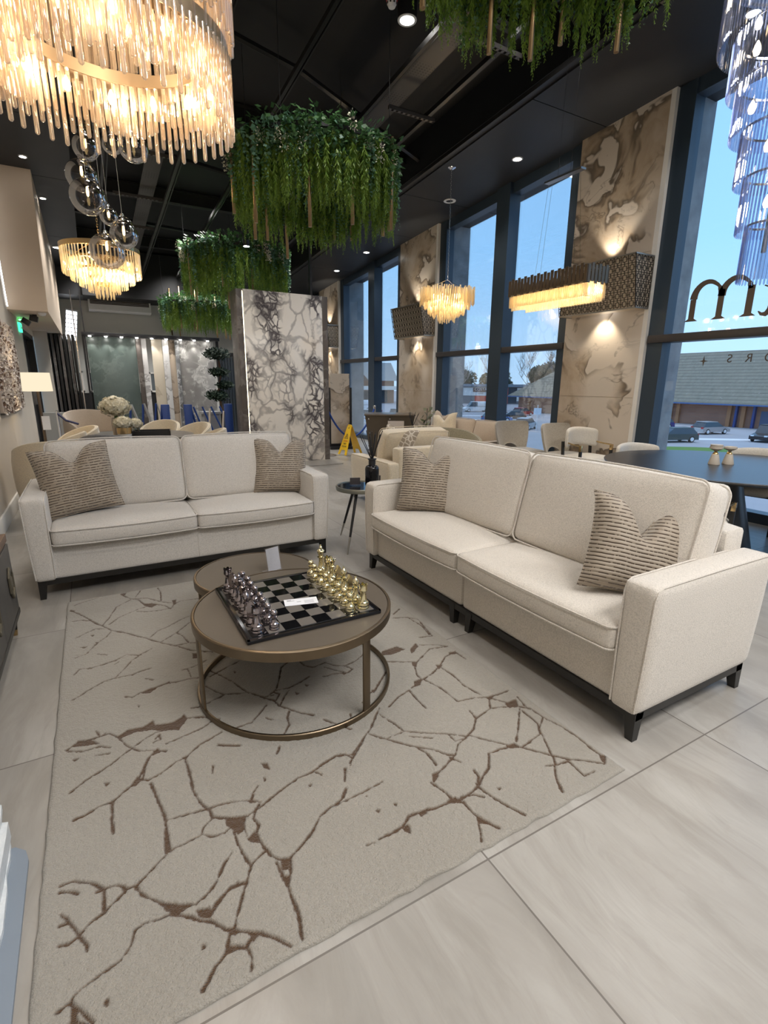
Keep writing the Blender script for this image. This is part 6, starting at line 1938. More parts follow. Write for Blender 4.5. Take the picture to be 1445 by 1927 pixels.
tub_chair('cream velvet tub chair right of the black tray, middle one of the three', (1.16, 7.72, 0), radians(300), VELV_C, .27, .86, GR, name='dining_chair')
tub_chair('cream velvet tub chair right of the black tray, nearest of the three', (1.22, 7.02, 0), radians(260), VELV_C, .27, .84, GR, name='dining_chair')
tub_chair('large taupe tub armchair behind the rear dining table', (.02, 10.9, 0), radians(25), TAUPE, .48, .90)
def hydrangea(name_mb, c, r_, n, seed):
    rnd = random.Random(seed)
    v, f = [], []
    for k_ in range(n):
        d = Vector((rnd.gauss(0, 1), rnd.gauss(0, 1), rnd.gauss(0, .8) + .25)).normalized()
        lump = 1 + .12 * sin(9 * d.x + 2) * sin(8 * d.z) + .08 * sin(11 * d.y)
        p = Vector(c) + Vector((d.x * r_ * 1.15, d.y * r_ * 1.15, d.z * r_ * .78)) * rnd.uniform(.8, 1.04) * lump
        s_ = d.orthogonal().normalized()
        t_ = d.cross(s_)
        for q in range(4):
            a = q * pi / 2 + rnd.random()
            dd = (s_ * cos(a) + t_ * sin(a) + d * .35).normalized()
            leaf_quads(v, f, p, dd, dd.cross(d).normalized(), .030, .013)
    return name_mb.add(v, f)
vz = thing('flower_vase', 'tall cream vase of white hydrangeas on the rear dining table', 'vase', (.235, 7.05, .751))
MB().lathe([(0, 0), (.045, 0), (.05, .02), (.062, .18), (.052, .25), (.045, .25), (.05, .02), (0, .02)], 24).build('vase', plain('beige_ceramic', (.52, .44, .35), .4), vz)
hydrangea(MB(), (0, 0, .39), .135, 1100, 1).build('flower_head', PETAL, vz, kind='stuff')
MB().tube([(0, 0, .20), (0, 0, .38)], .02, 8).build('stems', plain('green_stem', (.1, .16, .05), .8), vz)
vz = thing('flower_pot', 'gold-rimmed pot of white hydrangeas in front of the tall vase', 'vase', (.30, 6.86, .751))
MB().lathe([(0, 0), (.07, 0), (.078, .075), (0, .075)], 28).build('pot', plain('white_ceramic', (.72, .70, .66), .3), vz)
MB().lathe([(.0785, .075), (.083, .078), (.083, .15), (.078, .15), (.076, .08), (0, .09)], 28).build('pot_rim', BRASS, vz)
hydrangea(MB(), (0, 0, .20), .085, 600, 2).build('flower_head', PETAL, vz, kind='stuff')
hydrangea(MB(), (.13, .05, .19), .06, 300, 5).build('flower_head', PETAL, vz, kind='stuff')
tr = thing('serving_tray', 'black tray box on the rear dining table, right of the flowers', 'tray', (.62, 7.10, .751), radians(-8))
MB().box(-.22, .22, -.12, .12, 0, .012).box(-.22, .22, -.12, -.112, 0, .085).box(-.22, .22, .112, .12, 0, .085).box(-.22, -.212, -.12, .12, 0, .085).box(.212, .22, -.12, .12, 0, .085).build('tray_body', BLKMET, tr)
mb = MB().tube([(-.28, -.02, .24), (-.17, -.08, .04)], .006, 6).tube([(-.27, .02, .27), (-.12, -.06, .05)], .006, 6)
tag(mb.build('silver_stems', CHROME, loc=(.62, 7.10, .751)), 'pair of silver decorative stems leaning into the black tray', 'ornament')
# floor lamp
fl_ = thing('floor_lamp', 'floor lamp with pale drum shade beside the left wall', 'floor lamp', (-.60, 8.15, 0))
SH = emit('lit_linen_shade', (1.0, .86, .62), .80)
MB().lathe([(.168, 1.30), (.170, 1.30), (.160, 1.535), (.158, 1.535), (.168, 1.30)], 40).build('lamp_shade', SH, fl_)
MB().lathe([(0, 0), (.15, 0), (.15, .02), (.02, .03), (0, .03)], 32).build('base', BRONZE, fl_)
MB().cyl(0, 0, .03, 1.42, .017).build('pole', plain('brown_bronze_pole', (.16, .12, .09), .4, .7), fl_)
link('bulb', BM, fl_, (0, 0, 1.38))
lamp('POINT', (-.60, 8.15, 1.42), 8, WL, 'lamp_light', shadow_soft_size=.05)
tag(MB().box(-.045, .045, -.002, .002, .80, .98).build('lamp_tag', PAPER, loc=(-.56, 8.12, 0)), 'white paper tag hanging on the pole of the floor lamp', 'tag')

# ------------------------------------------------------------------ left wall things
art = thing('wall_art', 'pale wall panel scattered with cream and bronze petals on the left wall', 'wall art', (-.9, 8.05, 1.08))
MB().box(.001, .035, -1.0, 1.05, 0, 1.08, .003).build('panel', plain('blush_canvas', (.52, .44, .38), .8), art)
MB().box(.0, .04, -1.01, 1.06, -.02, -.001).box(.0, .04, 1.05, 1.062, 0, 1.08).build('frame', plain('dark_frame', (.05, .045, .04), .5), art)
rnd = random.Random(12)
for nm, mt, cnt in (('cream_petals', plain('cream_petal', (.62, .55, .48), .6), 520), ('bronze_petals', plain('bronze_petal', (.15, .09, .06), .45), 240)):
    v, f = [], []
    for k_ in range(cnt):
        y = rnd.uniform(-.98, 1.03) ; z = rnd.random() ** 1.3 * 1.05
        p = Vector((.035, y, z))
        for q in range(3):
            a = rnd.random() * 6.28
            d = Vector((.7, cos(a), sin(a))).normalized()
            leaf_quads(v, f, p, d, d.orthogonal().normalized(), .040, .016)
    MB().add(v, f).build(nm, mt, art, kind='stuff')
# cream bulkhead box hanging under the ceiling with what is fixed to it
BKY = 9.38
m_ = MB().add([(-.9, BKY, 2.42), (-.41, BKY, 2.42), (-.41, 14.35, 2.42), (-.9, 14.35, 2.42), (-.9, BKY, sof_z(BKY)), (-.37, BKY, sof_z(BKY)), (-.37, 14.35, sof_z(14.35)), (-.9, 14.35, sof_z(14.35))],
              [(3, 2, 1, 0), (4, 5, 6, 7), (0, 1, 5, 4), (1, 2, 6, 5), (2, 3, 7, 6), (3, 0, 4, 7)])
m_.build('trim_4', plain('cream_bulkhead_paint', (.60, .49, .38), .6, nscale=2), kind='structure')
o = MB().tube([(-.885, 9.22, 4.1), (-.885, 9.22, 3.2), (-.885, 9.26, 2.62), (-.885, 9.30, 2.45)], .008, 6).build('led_strip', LEDW)
tag(o, 'thin white light strip down the left wall beside the cream bulkhead', 'light strip')
ex = thing('exit_sign', 'green lit exit sign on the left wall under the bulkhead', 'exit sign', (-.895, 10.55, 2.20))
MB().box(0, .03, -.14, .14, 0, .14).build('housing', emit('green_exit_glow', (.05, .75, .35), 2.0), ex)
MB().box(.03, .032, -.11, -.04, .03, .11).box(.03, .032, .0, .11, .06, .08).build('pictogram', WHITEPL, ex)
MB().lathe([(0, 0), (.02, 0), (.02, .02), (0, .02)], 12, (.03, 0, .18)).build('indicator', emit('green_lamp', (.1, 1, .2), 6), ex)
ds = thing('spotlight', 'black twin spotlight under the cream bulkhead', 'spotlight', (-.62, 9.95, 2.42))
MB().box(-.03, .03, -.05, .05, -.03, 0).build('base', BLKMET, ds)
MB().box(-.055, .055, -.06, .06, -.10, -.02, .004, X=R(.25, 'Y')).build('head', BLKMET, ds)
MB().box(-.055, .055, -.06, .06, -.17, -.09, .004, X=T(-.05, 0, 0) @ R(.6, 'Y')).build('head', BLKMET, ds)
for y, x, lb in ((9.62, -.50, 'white dome sensor under the front edge of the cream bulkhead'), (13.9, -.50, 'white dome sensor under the far end of the cream bulkhead')):
    o = MB().lathe([(0, -.045), (.04, -.035), (.055, -.01), (.055, 0), (0, 0)], 20).build('dome_sensor', WHITEPL, loc=(x, y, 2.42))
    tag(o, lb, 'sensor')
# doorway in the left wall, pale return wall
dr = thing('door_1', None, None, (XL, 0, 0)); dr['kind'] = 'structure'
for k_ in ('label', 'category'):
    if k_ in dr.keys(): del dr[k_]
MB().box(-.19, .0, 10.95, 11.05, 0, 2.3).box(-.19, .0, 12.9, 13.0, 0, 2.3).box(-.19, 0, 10.95, 13, 2.22, 2.3).build('door_frame', BLKMET, dr)
MB().box(-.15, -.11, 11.05, 12.9, .02, 2.22).build('door_leaf', plain('near_black_door', (.010, .010, .011), .35), dr)
MB().box(-.11, -.07, 12.75, 12.80, .95, 1.25).build('door_handle', CHROME, dr)
MB().box(-.9, -.66, 13.15, 13.35, 0, 2.42).build('wall_return', BEIGEP, kind='structure')
MB().box(-.9, .22, 12.35, 12.45, 0, .80).build('wall_low', plain('pale_low_wall', (.42, .41, .38), .6), kind='structure')
# tall dark sliding sample boards in a row
for k_ in range(7):
    x = -.70 + k_ * .078
    tag(MB().box(x, x + .050, 13.5, 14.6, .05, 2.41, .003).build('sample_board', SLAB_DARK if k_ % 2 else BLKWOOD), 'tall dark upright sample board behind the low wall, %s from the left in its row' % ['first', 'second', 'third', 'fourth', 'fifth', 'sixth', 'last'][k_], 'sample board', 'dark sample boards')
for x in (-.15, .02):
    tag(MB().box(x, x + .02, 13.3, 13.33, 0, 3.3).build('rail_post', CHROME if x < 0 else BLKMET), 'thin %s upright rail %s the green-grey slab' % (('shiny', 'well left of') if x < 0 else ('black', 'at the left edge of')), 'rail post')

# slab rack at the back
RY = 13.0
rk = thing('slab_rack', 'long black overhead rack with small lamps carrying stone slabs at the back', 'display rack', (0, RY, 0))
MB().box(-.03, 2.80, -.10, .12, 2.36, 2.43, .003).box(-.03, .01, .05, .10, 0, 2.40).box(2.74, 2.80, .05, .10, 0, 2.40).box(-.03, 2.80, .06, .10, .0, .06).build('frame', BLKMET, rk)
for k_ in range(9):
    x = .12 + k_ * .30
    MB().lathe([(0, 0), (.025, 0), (.03, .02), (0, .02)], 14, (x, -.14, 2.335)).build('lamp_lens', BULBW, rk)
    MB().box(x - .012, x + .012, -.14, -.09, 2.355, 2.37).build('lamp_arm', BLKMET, rk)
    if k_ % 1 == 0:
        l_ = lamp('SPOT', (x, RY - .17, 2.33), 6, (1, .96, .9), 'rack_spot', spot_size=radians(75), spot_blend=.6, shadow_soft_size=.02)
        l_.rotation_euler = (radians(16), 0, 0)
def slab(label, x0, x1, mat, y0=-.02, y1=.02, z0=.10, z1=2.345, dy=0):
    tag(MB().box(x0, x1, RY + y0 + dy, RY + y1 + dy, z0, z1, .002).build('stone_slab', mat), label, 'stone slab', 'slabs on the overhead rack')
slab('wide green-grey stone slab at the left of the slab rack', .05, .99, SLAB_GREEN)
slab('narrow dark brown slab edge right of the green-grey slab', .995, 1.095, SLAB_DARK, dy=-.03)
slab('narrow white slab edge with dark specks, right of the dark brown one', 1.10, 1.205, SLAB_WHT, dy=-.01)
slab('beige stone slab in the middle of the slab rack', 1.31, 1.53, SLAB_BEI)
slab('narrow greyish white slab right of the beige one', 1.535, 1.665, SLAB_WHT, dy=-.02)
slab('cream slab with brown streaks on the slab rack', 1.67, 1.80, SLAB_BRN, dy=.03)
slab('thin dark grey marble slab edge with white veins', 1.805, 1.885, marble('dark_grey_white_veined', (.12, .12, .125), (.6, .6, .6), (.3, .3, .3), 2.5, .04, .03, .4, .3), dy=-.03)
slab('wide grey slab with white veins at the right of the slab rack', 1.89, 2.66, SLAB_GREY)
# beyond the rack: pictures, dark dado, wall light panel, air conditioner
MB().box(-.86, 1.9, YB - .02, YB, 0, 1.12).build('trim_6', plain('black_dado', (.012, .012, .013), .5), kind='structure')
def picture(label, x0, x1, z0, z1):
    t = thing('picture_frame', label, 'picture', ((x0 + x1) / 2, YB - .025, (z0 + z1) / 2), 0, 'white framed pictures on the back wall')
    w_, h_ = (x1 - x0) / 2, (z1 - z0) / 2
    MB().box(-w_, w_, -.03, -.0, -h_, -h_ + .04).box(-w_, w_, -.03, 0, h_ - .04, h_).box(-w_, -w_ + .04, -.03, 0, -h_, h_).box(w_ - .04, w_, -.03, 0, -h_, h_).build('frame', WHITEP, t)
    MB().box(-w_ + .04, w_ - .04, -.015, -.005, -h_ + .04, h_ - .04).build('picture', plain('grey_print', (.12, .14, .15), .3) if 'grey_print' not in bpy.data.materials else bpy.data.materials['grey_print'], t)
picture('white framed picture on the back wall, left of the black rack edge', -.30, -.12, 1.14, 1.66)
picture('white framed picture on the back wall, right one just left of the green-grey slab', -.02, .16, 1.14, 1.66)
picture('white framed picture glimpsed between the white and the beige slabs', 1.42, 1.62, 1.14, 1.66)
ac = thing('air_conditioner', 'long white ceiling-mounted air conditioner on the back wall', 'air conditioner', (.20, 15.05, 3.10))
MB().prism([(0, .03), (.05, 0), (.30, 0), (.34, .28), (0, .28)], 0, 1.40, 'x').build('casing', WHITEPL, ac)
MB().prism([(-.004, .16), (-.004, .255), (.01, .255), (.01, .16)], .04, 1.36, 'x').build('air_outlet', plain('dark_louvre', (.035, .028, .025), .5), ac)
for k_ in range(2):
    MB().box(.05, 1.35, -.012, .012, .185 + k_ * .032, .189 + k_ * .032).build('louvre', WHITEPL, ac)
lw_ = thing('light_panel', 'slanted bright louvred light panel high at the back left', 'light panel', (-.22, 15.37, 2.76))
X_ = R(radians(8), 'Y')
MB().box(-.13, .13, -.02, .02, -.37, .37, X=X_).build('frame', WHITEPL, lw_)
mb = MB()
for i in range(2):
    for j in range(7):
        mb.box(-.115 + i * .12, -.01 + i * .12, -.026, -.021, -.35 + j * .10, -.275 + j * .10, X=X_)
mb.build('lit_louvres', LEDW, lw_)
# dark glazed screen right of the rack and the grey door behind the pillar
sg_ = thing('glazed_screen', 'dark glazed screen with vertical slats right of the slab rack', 'screen', (2.85, 13.6, 0))
MB().box(0, 1.1, 0, .04, 2.06, 2.14).box(0, .05, 0, .04, 0, 2.1).box(1.05, 1.1, 0, .04, 0, 2.1).build('frame', BLKMET, sg_)
MB().box(.05, 1.05, .01, .03, .02, 2.06).build('glass', plain('dark_blue_grey_panel', (.035, .045, .055), .15), sg_)
mb = MB()
for k_ in range(14):
    mb.box(.07 + k_ * .07, .085 + k_ * .07, -.012, .009, .05, 2.04)
mb.build('slats', plain('slate_slat', (.06, .075, .09), .5), sg_)
# cloud-pruned tree
bo = thing('topiary_tree', 'cloud-pruned dark green topiary tree left of the veined pillar', 'tree', (2.36, 11.2, 0))
MB().lathe([(0, 0), (.17, 0), (.20, .40), (.18, .42), (0, .40)], 24).build('pot', BLKMET, bo)
MB().tube([(0, 0, .4), (.05, 0, .8), (-.03, 0, 1.2), (.06, 0, 1.6), (.02, 0, 1.95)], .02, 8).build('trunk', plain('brown_trunk', (.14, .08, .05), .8), bo)
for cx_, cz_, r_ in ((.0, 1.98, .27), (.02, 1.62, .20), (.12, 1.36, .17), (-.05, 1.14, .23)):
    rnd = random.Random(int(cz_ * 100))
    v, f = [], []
    for k_ in range(900):
        d = Vector((rnd.gauss(0, 1), rnd.gauss(0, 1), rnd.gauss(0, 1))).normalized()
        p = Vector((cx_, 0, cz_)) + Vector((d.x * r_, d.y * r_, d.z * r_ * .45)) * rnd.uniform(.3, 1.0)
        dd = Vector((rnd.gauss(0, 1), rnd.gauss(0, 1), rnd.gauss(.5, 1))).normalized()
        leaf_quads(v, f, p, dd, dd.orthogonal().normalized(), .06, .02)
    MB().add(v, f).build('foliage_pad', plain('dark_conifer_green', (.010, .030, .012), .7) if 'dark_conifer_green' not in bpy.data.materials else bpy.data.materials['dark_conifer_green'], bo)
# blue steel slab trestles with pale leaning boards
def trestle(label, x, y, tilt_pairs, post=True):
    t = thing('slab_trestle', label, 'trestle', (x, y, 0), 0, 'blue steel trestles before the slabs')
    MB().box(-.04, .40, -.25, .25, 0, .05).build('foot_plate', BLUEMET, t)
    for (dx0, z0, dx1, z1, w_, mt) in tilt_pairs:
        MB().tube([(dx0, 0, z0), (dx1, 0, z1)], w_, 4).build('brace', mt, t)
    if post:
        MB().box(-.03, .10, -.06, .06, 0, 1.03, .004).build('post', BLUEMET, t)
    return t
GB = plain('grey_painted_steel', (.38, .37, .35), .4)
trestle('blue steel trestle with grey braces, leftmost before the green-grey slab', .46, 9.7, ((.0, .05, .10, 1.04, .018, BLUEMET), (.40, .05, .11, 1.05, .022, GB)), False)
trestle('blue steel trestle with grey braces, second from the left', .68, 10.0, ((.0, .05, .10, 1.04, .018, BLUEMET), (.40, .05, .11, 1.05, .022, GB)), False)
trestle('blue steel trestle with thin braces, third from the left', .90, 10.3, ((.0, .05, .12, 1.04, .018, BLUEMET), (.36, .05, .13, 1.05, .012, GB)), False)
trestle('blue steel trestle with a wide post before the white slab edges', 1.10, 10.0, ((-.12, .05, -.02, 1.02, .016, BLUEMET),))
trestle('blue steel trestle with a wide post before the dark grey slab edge', 1.47, 9.9, ((.30, .05, .07, 1.02, .018, BLUEMET),))
for k_ in range(4):
    x = 1.62 + k_ * .16
    o = MB().tube([(x, 10.0 + .02 * k_, .98), (x + .30 + .03 * k_, 9.9, .02)], .016, 4).build('leaning_bar', BLUEMET)
    tag(o, 'slanting blue steel bar before the grey slab, %s from the left' % ['first', 'second', 'third', 'fourth'][k_], 'bar', 'slanting blue bars')
trestle('blue steel trestle post with a pale brace right beside the veined pillar', 2.20, 9.95, ((-.05, .9, -.14, .05, .02, TRAV), (-.30, .95, -.36, .3, .02, TRAV)))
o = MB().box(0, .36, -.18, .18, .82, .86).box(.03, .33, -.15, .15, 0, .82).build('grey_pedestal', plain('grey_board', (.28, .28, .28), .6), loc=(1.85, 10.6, 0))
tag(o, 'grey pedestal box behind the slanting blue bars', 'pedestal')
bt = thing('stanchion', 'chrome stanchion with a hanging dark strap by the pale low wall', 'barrier post', (-.55, 10.6, 0))
MB().lathe([(0, 0), (.14, 0), (.03, .03), (.022, .05), (.022, .92), (0, .93)], 20).build('post', CHROME, bt)
MB().tube([(0, 0, .88), (.12, -.1, .76), (.30, -.2, .70)], .02, 6).build('strap', plain('navy_strap', (.03, .03, .08), .7), bt)


# ------------------------------------------------------------------ outside: the retail car park one storey below
G = -4.2
MB().box(6.8, 260, -160, 300, G - .3, G).build('ground', TARMAC, kind='structure')
tag(MB().prism([(40, 10), (40, 30.5), (44, 29.5), (48, 26.5), (54, 20), (56, 10)], G, G + .06, 'z').build('grass_verge', GRASS, kind='stuff'), 'strip of mown grass in front of the parked cars', 'grass')
PAINT = plain('pale_road_paint', (.75, .78, .82), .7)
for k_, (x, y) in enumerate(((58, 26), (60, 31))):
    pass
# long brick building with hipped tiled roof
bd = thing('brick_building', 'long brown brick building with a mossy tiled hip roof behind the car park', 'building', (76, 0, G))
MB().box(1.0, 17, -40, 79.5, 0, 3.3).build('wall', BRICK, bd)
ez, rz_ = 3.05, 10.6
vs = [(-.6, -42, ez), (-.6, 81.5, ez), (19, 81.5, ez), (19, -42, ez), (9.2, -42, rz_), (9.2, 71.5, rz_)]
MB().add(vs, [(0, 1, 5, 4), (1, 2, 5), (2, 3, 4, 5), (0, 4, 3), (3, 2, 1, 0)]).build('roof', ROOFT, bd)
MB().box(-.75, -.55, -42, 81.6, ez - .12, ez + .08).box(-.7, 19, 81.5, 81.65, ez - .12, ez + .08).build('gutter', plain('blue_gutter', (.06, .12, .28), .4), bd)
OB = plain('orange_brick_pier', (.42, .19, .09), .85)
for y in (36.4, 38.2, 45.4, 46.6, 56, 66, 76):
    MB().box(.6, 1.0, y, y + .5, 0, 3.2).build('pier', OB, bd)
for y in (37.4, 35.2):
    MB().box(.55, 1.0, y, y + .28, 0, 3.2).build('downpipe', BLUEMET, bd)
MB().box(.9, 1.02, 30.0, 34.6, 0, 2.3).build('door', plain('blue_grey_door', (.06, .09, .17), .5), bd)
MB().box(.86, .9, 31.9, 32.9, 1.45, 1.68).box(.86, .9, 31.9, 32.8, 2.65, 2.78).build('door_sign', WHITEPL, bd)
bd2 = thing('coffee_shop_building', 'flat-roofed shop with a white sign band and red panels beyond the car park', 'building', (96, 112, G), radians(-38))
MB().box(-22, 14, 0, 14, 0, 4.6).build('wall', plain('grey_shop_cladding', (.20, .20, .21), .7), bd2)
MB().box(-23, 16, -1.0, 15, 4.6, 5.3).build('roof', plain('slate_roof_edge', (.16, .21, .26), .5), bd2)
MB().box(-8.5, 1.6, -.3, 0, 2.2, 4.4).build('sign_band', plain('white_sign_band', (.72, .72, .70), .5), bd2)
MB().box(-3.6, .6, -.42, -.3, 3.2, 4.3).build('sign_board', plain('dark_maroon_sign', (.05, .015, .02), .5), bd2)
to = text_obj('COSTA', 1.05, 'lettering', WHITEPL, bd2, .02)
to.location = (-1.5, -.46, 3.38); to.rotation_euler = (pi / 2, 0, 0)
to = text_obj('COFFEE', .42, 'lettering', plain('maroon_text', (.12, .02, .03), .5), bd2, .02)
to.location = (-1.5, -.34, 2.6); to.rotation_euler = (pi / 2, 0, 0)
REDP = plain('red_cladding', (.62, .10, .07), .6)
MB().box(1.6, 6.0, -.35, .05, 0, 4.4).box(-3.0, 1.2, -.12, 0, 0, 2.2).build('red_panel', REDP, bd2)
MB().box(6.0, 8.4, -.2, .0, .3, 4.4).build('shop_window', CARGLASS, bd2)
MB().box(8.4, 11.6, -.2, 0, .8, 4.4).build('white_panel', WHITEP, bd2)
bd3 = thing('red_shop_building', 'red and white shop unit partly behind the tiled hip roof', 'building', (108, 100, G), radians(-38))
MB().box(-3, 12, 0, 10, 0, 6.2).build('wall', REDP, bd3)
MB().box(-3.1, 12.1, -.1, 0, 3.4, 4.8).build('sign_band', WHITEP, bd3)
bd4 = thing('gabled_store', 'distant brick store with gabled tile roof and white canopy, seen through the far window', 'building', (58, 128, G), radians(-12))
MB().box(-16, 16, 0, 12, 0, 6).build('wall', BRICK, bd4)
MB().add([(-17, -1, 6), (17, -1, 6), (17, 13, 6), (-17, 13, 6), (-17, 6, 11), (17, 6, 11)], [(0, 1, 5, 4), (2, 3, 4, 5), (1, 2, 5), (3, 0, 4), (3, 2, 1, 0)]).build('roof', plain('grey_blue_roof', (.28, .32, .34), .8), bd4)
MB().add([(-2, -3, 6), (8, -3, 6), (3, -3, 11), (-2, 5, 6), (8, 5, 6), (3, 5, 11)], [(0, 1, 2), (3, 5, 4), (0, 2, 5, 3), (1, 4, 5, 2)]).build('gable', plain('brown_gable', (.16, .10, .08), .8), bd4)
MB().box(-8, 16, -3.4, 0, 3.6, 4.6).build('canopy', WHITEP, bd4)
MB().box(-6, 14, -.2, 0, .2, 3.4).build('shop_window', CARGLASS, bd4)

# cars
def car(label, x, y, rz, col, van=False, L=4.2, suv=False):
    key = 'car_paint_%02x%02x%02x' % tuple(int(c * 255) for c in col)
    pm = bpy.data.materials.get('paint_' + label.split()[0] + key[-4:]) or plain('paint_' + label.split()[0] + key[-4:], col, .25, .25)
    t = thing('van' if van else 'car', label, 'van' if van else 'car', (x, y, G), rz, 'vehicles in the car park')
    h = 2.0 if van else (1.7 if suv else 1.45)
    W = .88
    bl = .85 if not van else 1.0
    prof = [(-L / 2, .28), (-L / 2 + .05, bl - .12), (-L / 2 + .25, bl), (L / 2 - 1.1, bl + .02), (L / 2 - .25, bl - .14), (L / 2, .62), (L / 2 - .02, .28)]
    def loft(mb, pr, w0, w1, zlo, zhi):
        n = len(pr)
        def ww(z): 
            tt = max(0, min(1, (z - zlo) / (zhi - zlo))); return w0 * (1 - tt) + w1 * tt
        vs = [(a, -ww(b), b) for a, b in pr] + [(a, ww(b), b) for a, b in pr]
        mb.add(vs, [tuple(range(n)), tuple(range(n, 2 * n))[::-1]] + [(i, n + i, n + (i + 1) % n, (i + 1) % n) for i in range(n)], 0, False)
        return mb
    body = loft(MB(), prof, W, W * .98, .28, bl)
    if van:
        cab = [(-L / 2 + .04, bl - .02), (-L / 2 + .12, h), (L / 2 - 1.6, h), (L / 2 - .8, bl + .02)]
    elif suv:
        cab = [(-L / 2 + .08, bl - .02), (-L / 2 + .22, h - .04), (-L / 2 + .6, h), (L / 2 - 1.75, h), (L / 2 - 1.2, bl)]
    else:
        cab = [(-L / 2 + .12, bl - .02), (-L / 2 + .55, h - .1), (-L / 2 + 1.0, h), (L / 2 - 1.9, h), (L / 2 - .95, bl - .02)]
    gl_ = loft(MB(), cab, W * .95, W * .74, bl, h)
    body.build('body', pm, t)
    gl_.build('windows', CARGLASS, t)
    top = [(a + (.06 if i < len(cab) / 2 else -.06), b + .012) for i, (a, b) in enumerate(cab) if b > h - .12]
    rf = MB()
    xs0, xs1 = top[0][0] - .1, top[-1][0] + .12
    rf.box(xs0, xs1, -W * .76, W * .76, h - .07, h + .015, .03)
    if van: rf.box(-L / 2 + .02, L / 2 - 2.6, -W * .93, W * .93, bl, h - .02, .05)
    rf.build('roof', pm, t)
    for xx in (-L / 2 + .78, L / 2 - .82):
        for yy in (-1, 1):
            wl = MB().lathe([(0, -.1), (.30, -.1), (.33, -.07), (.33, .07), (.30, .1), (0, .1)], 18, X=T(xx, yy * (W - .09), .33) @ R(pi / 2, 'X')).build('wheel', TYRE, t)
            MB().lathe([(0, -.015), (.2, -.015), (.2, .015), (0, .015)], 14, X=T(xx, yy * (W + .015), .33) @ R(pi / 2, 'X')).build('hubcap', WHITEPL, wl)
    MB().box(L / 2 - .10, L / 2 + .005, -.75, -.45, .60, .74).box(L / 2 - .10, L / 2 + .005, .45, .75, .60, .74).build('headlights', plain('headlight_glass', (.8, .85, .9), .1) if 'headlight_glass' not in bpy.data.materials else bpy.data.materials['headlight_glass'], t)
    MB().box(-L / 2 - .005, -L / 2 + .08, -.82, -.55, .66, .86).box(-L / 2 - .005, -L / 2 + .08, .55, .82, .66, .86).build('tail_lights', RED, t)
    return t
# x, y from where each stands in the car park; heading in degrees
car('silver hatchback parked rear-on against the brick wall', 63.5, 33.6, radians(-12), (.42, .40, .40))
car('dark green estate car nearest on the left below the brick building', 50.8, 30.4, radians(160), (.06, .08, .08), L=4.6)
car('dark blue car between the estate car and the brick wall', 64.8, 41.3, radians(150), (.03, .03, .16))
car('black off-road car facing us at the right photo edge', 60.2, 26.2, radians(185), (.03, .03, .035), suv=True, L=3.9)
car('white panel van in front of the flat-roofed shop', 67.5, 81.5, radians(160), (.75, .77, .78), van=True, L=5.2)
car('pale blue car in front, just right of the dark mullion', 52.5, 58.5, radians(-20), (.12, .20, .42), L=4.3)
car('silver estate car nearest under the tiled hip roof', 47.5, 47.5, radians(30), (.42, .50, .56), L=4.6)
car('blue car behind the white van, left of the mullion', 59, 80, radians(150), (.05, .16, .45))
car('dark grey off-road car nearest the concrete cladding, left of the mullion', 49.5, 68, radians(140), (.07, .08, .09), suv=True)
car('white car in the second row right of the mullion', 63, 70, radians(-10), (.75, .78, .82))
car('small red car beside the brick building end', 66.5, 67.5, radians(10), (.45, .04, .04))
car('black car half hidden behind the grey chair in the car park', 57.0, 60.0, radians(140), (.03, .03, .035))
car('white estate car in the far row under the shop', 66, 87, radians(160), (.7, .74, .78))
car('light grey car in the far row beside the red shop unit', 73, 85.5, radians(160), (.5, .52, .55))
car('white hatchback seen low through the far window', 34.5, 62.0, radians(170), (.72, .76, .80))
car('white car in the middle row of the far window', 37.0, 73.0, radians(160), (.7, .74, .78))
car('silver car behind it in the middle row of the far window', 42.5, 80, radians(150), (.45, .5, .55))
car('black car at the right of the far window', 43.0, 72.5, radians(60), (.04, .04, .05))
car('white van in the back row of the far window', 49, 96, radians(160), (.75, .77, .8), van=True, L=5)
car('pale blue-grey car in the back row of the far window', 44, 99, radians(170), (.35, .42, .5))
for k_, (x, y, w_) in enumerate(((52, 64, 20), (58, 72, 22), (60, 28, 16), (42, 66, 18))):
    o = MB().box(-w_ / 2, w_ / 2, -.9, .9, .0, .012).build('pale_lane', PAINT, loc=(x, y, G + .001), rz=radians(-35))
    tag(o, 'pale painted lane in the car park, %s' % ['behind the grey off-road car', 'before the shop', 'before the brick building', 'outside the far window'][k_], 'road marking')
# sign post, lamp post
sp_ = thing('sign_post', 'small square car park sign on a white post before the tiled roof', 'sign', (47.0, 45.2, G))
MB().cyl(0, 0, 0, 3.1, .05).build('post', WHITEPL, sp_)
MB().box(-.45, .45, -.06, -.04, 1.95, 2.75, X=R(radians(-40), 'Z')).build('sign_plate', plain('pale_sign_plate', (.6, .7, .8), .5), sp_)
for (x, y, h, rz, lb) in ((27, 43.5, 9, .4, 'tall slender lamp post outside the far window, upper pane'), ):
    t = thing('lamp_post', lb, 'lamp post', (x, y, G))
    MB().tube([(0, 0, 0), (0, 0, h)], .07, 8, rs=[.10, .06]).build('pole', plain('grey_lamp_post', (.18, .22, .26), .5) if 'grey_lamp_post' not in bpy.data.materials else bpy.data.materials['grey_lamp_post'], t)
    MB().box(-.1, 1.1, -.12, .12, h - .05, h + .08, .02, X=R(rz, 'Z')).build('lamp_head', WHITEPL, t)

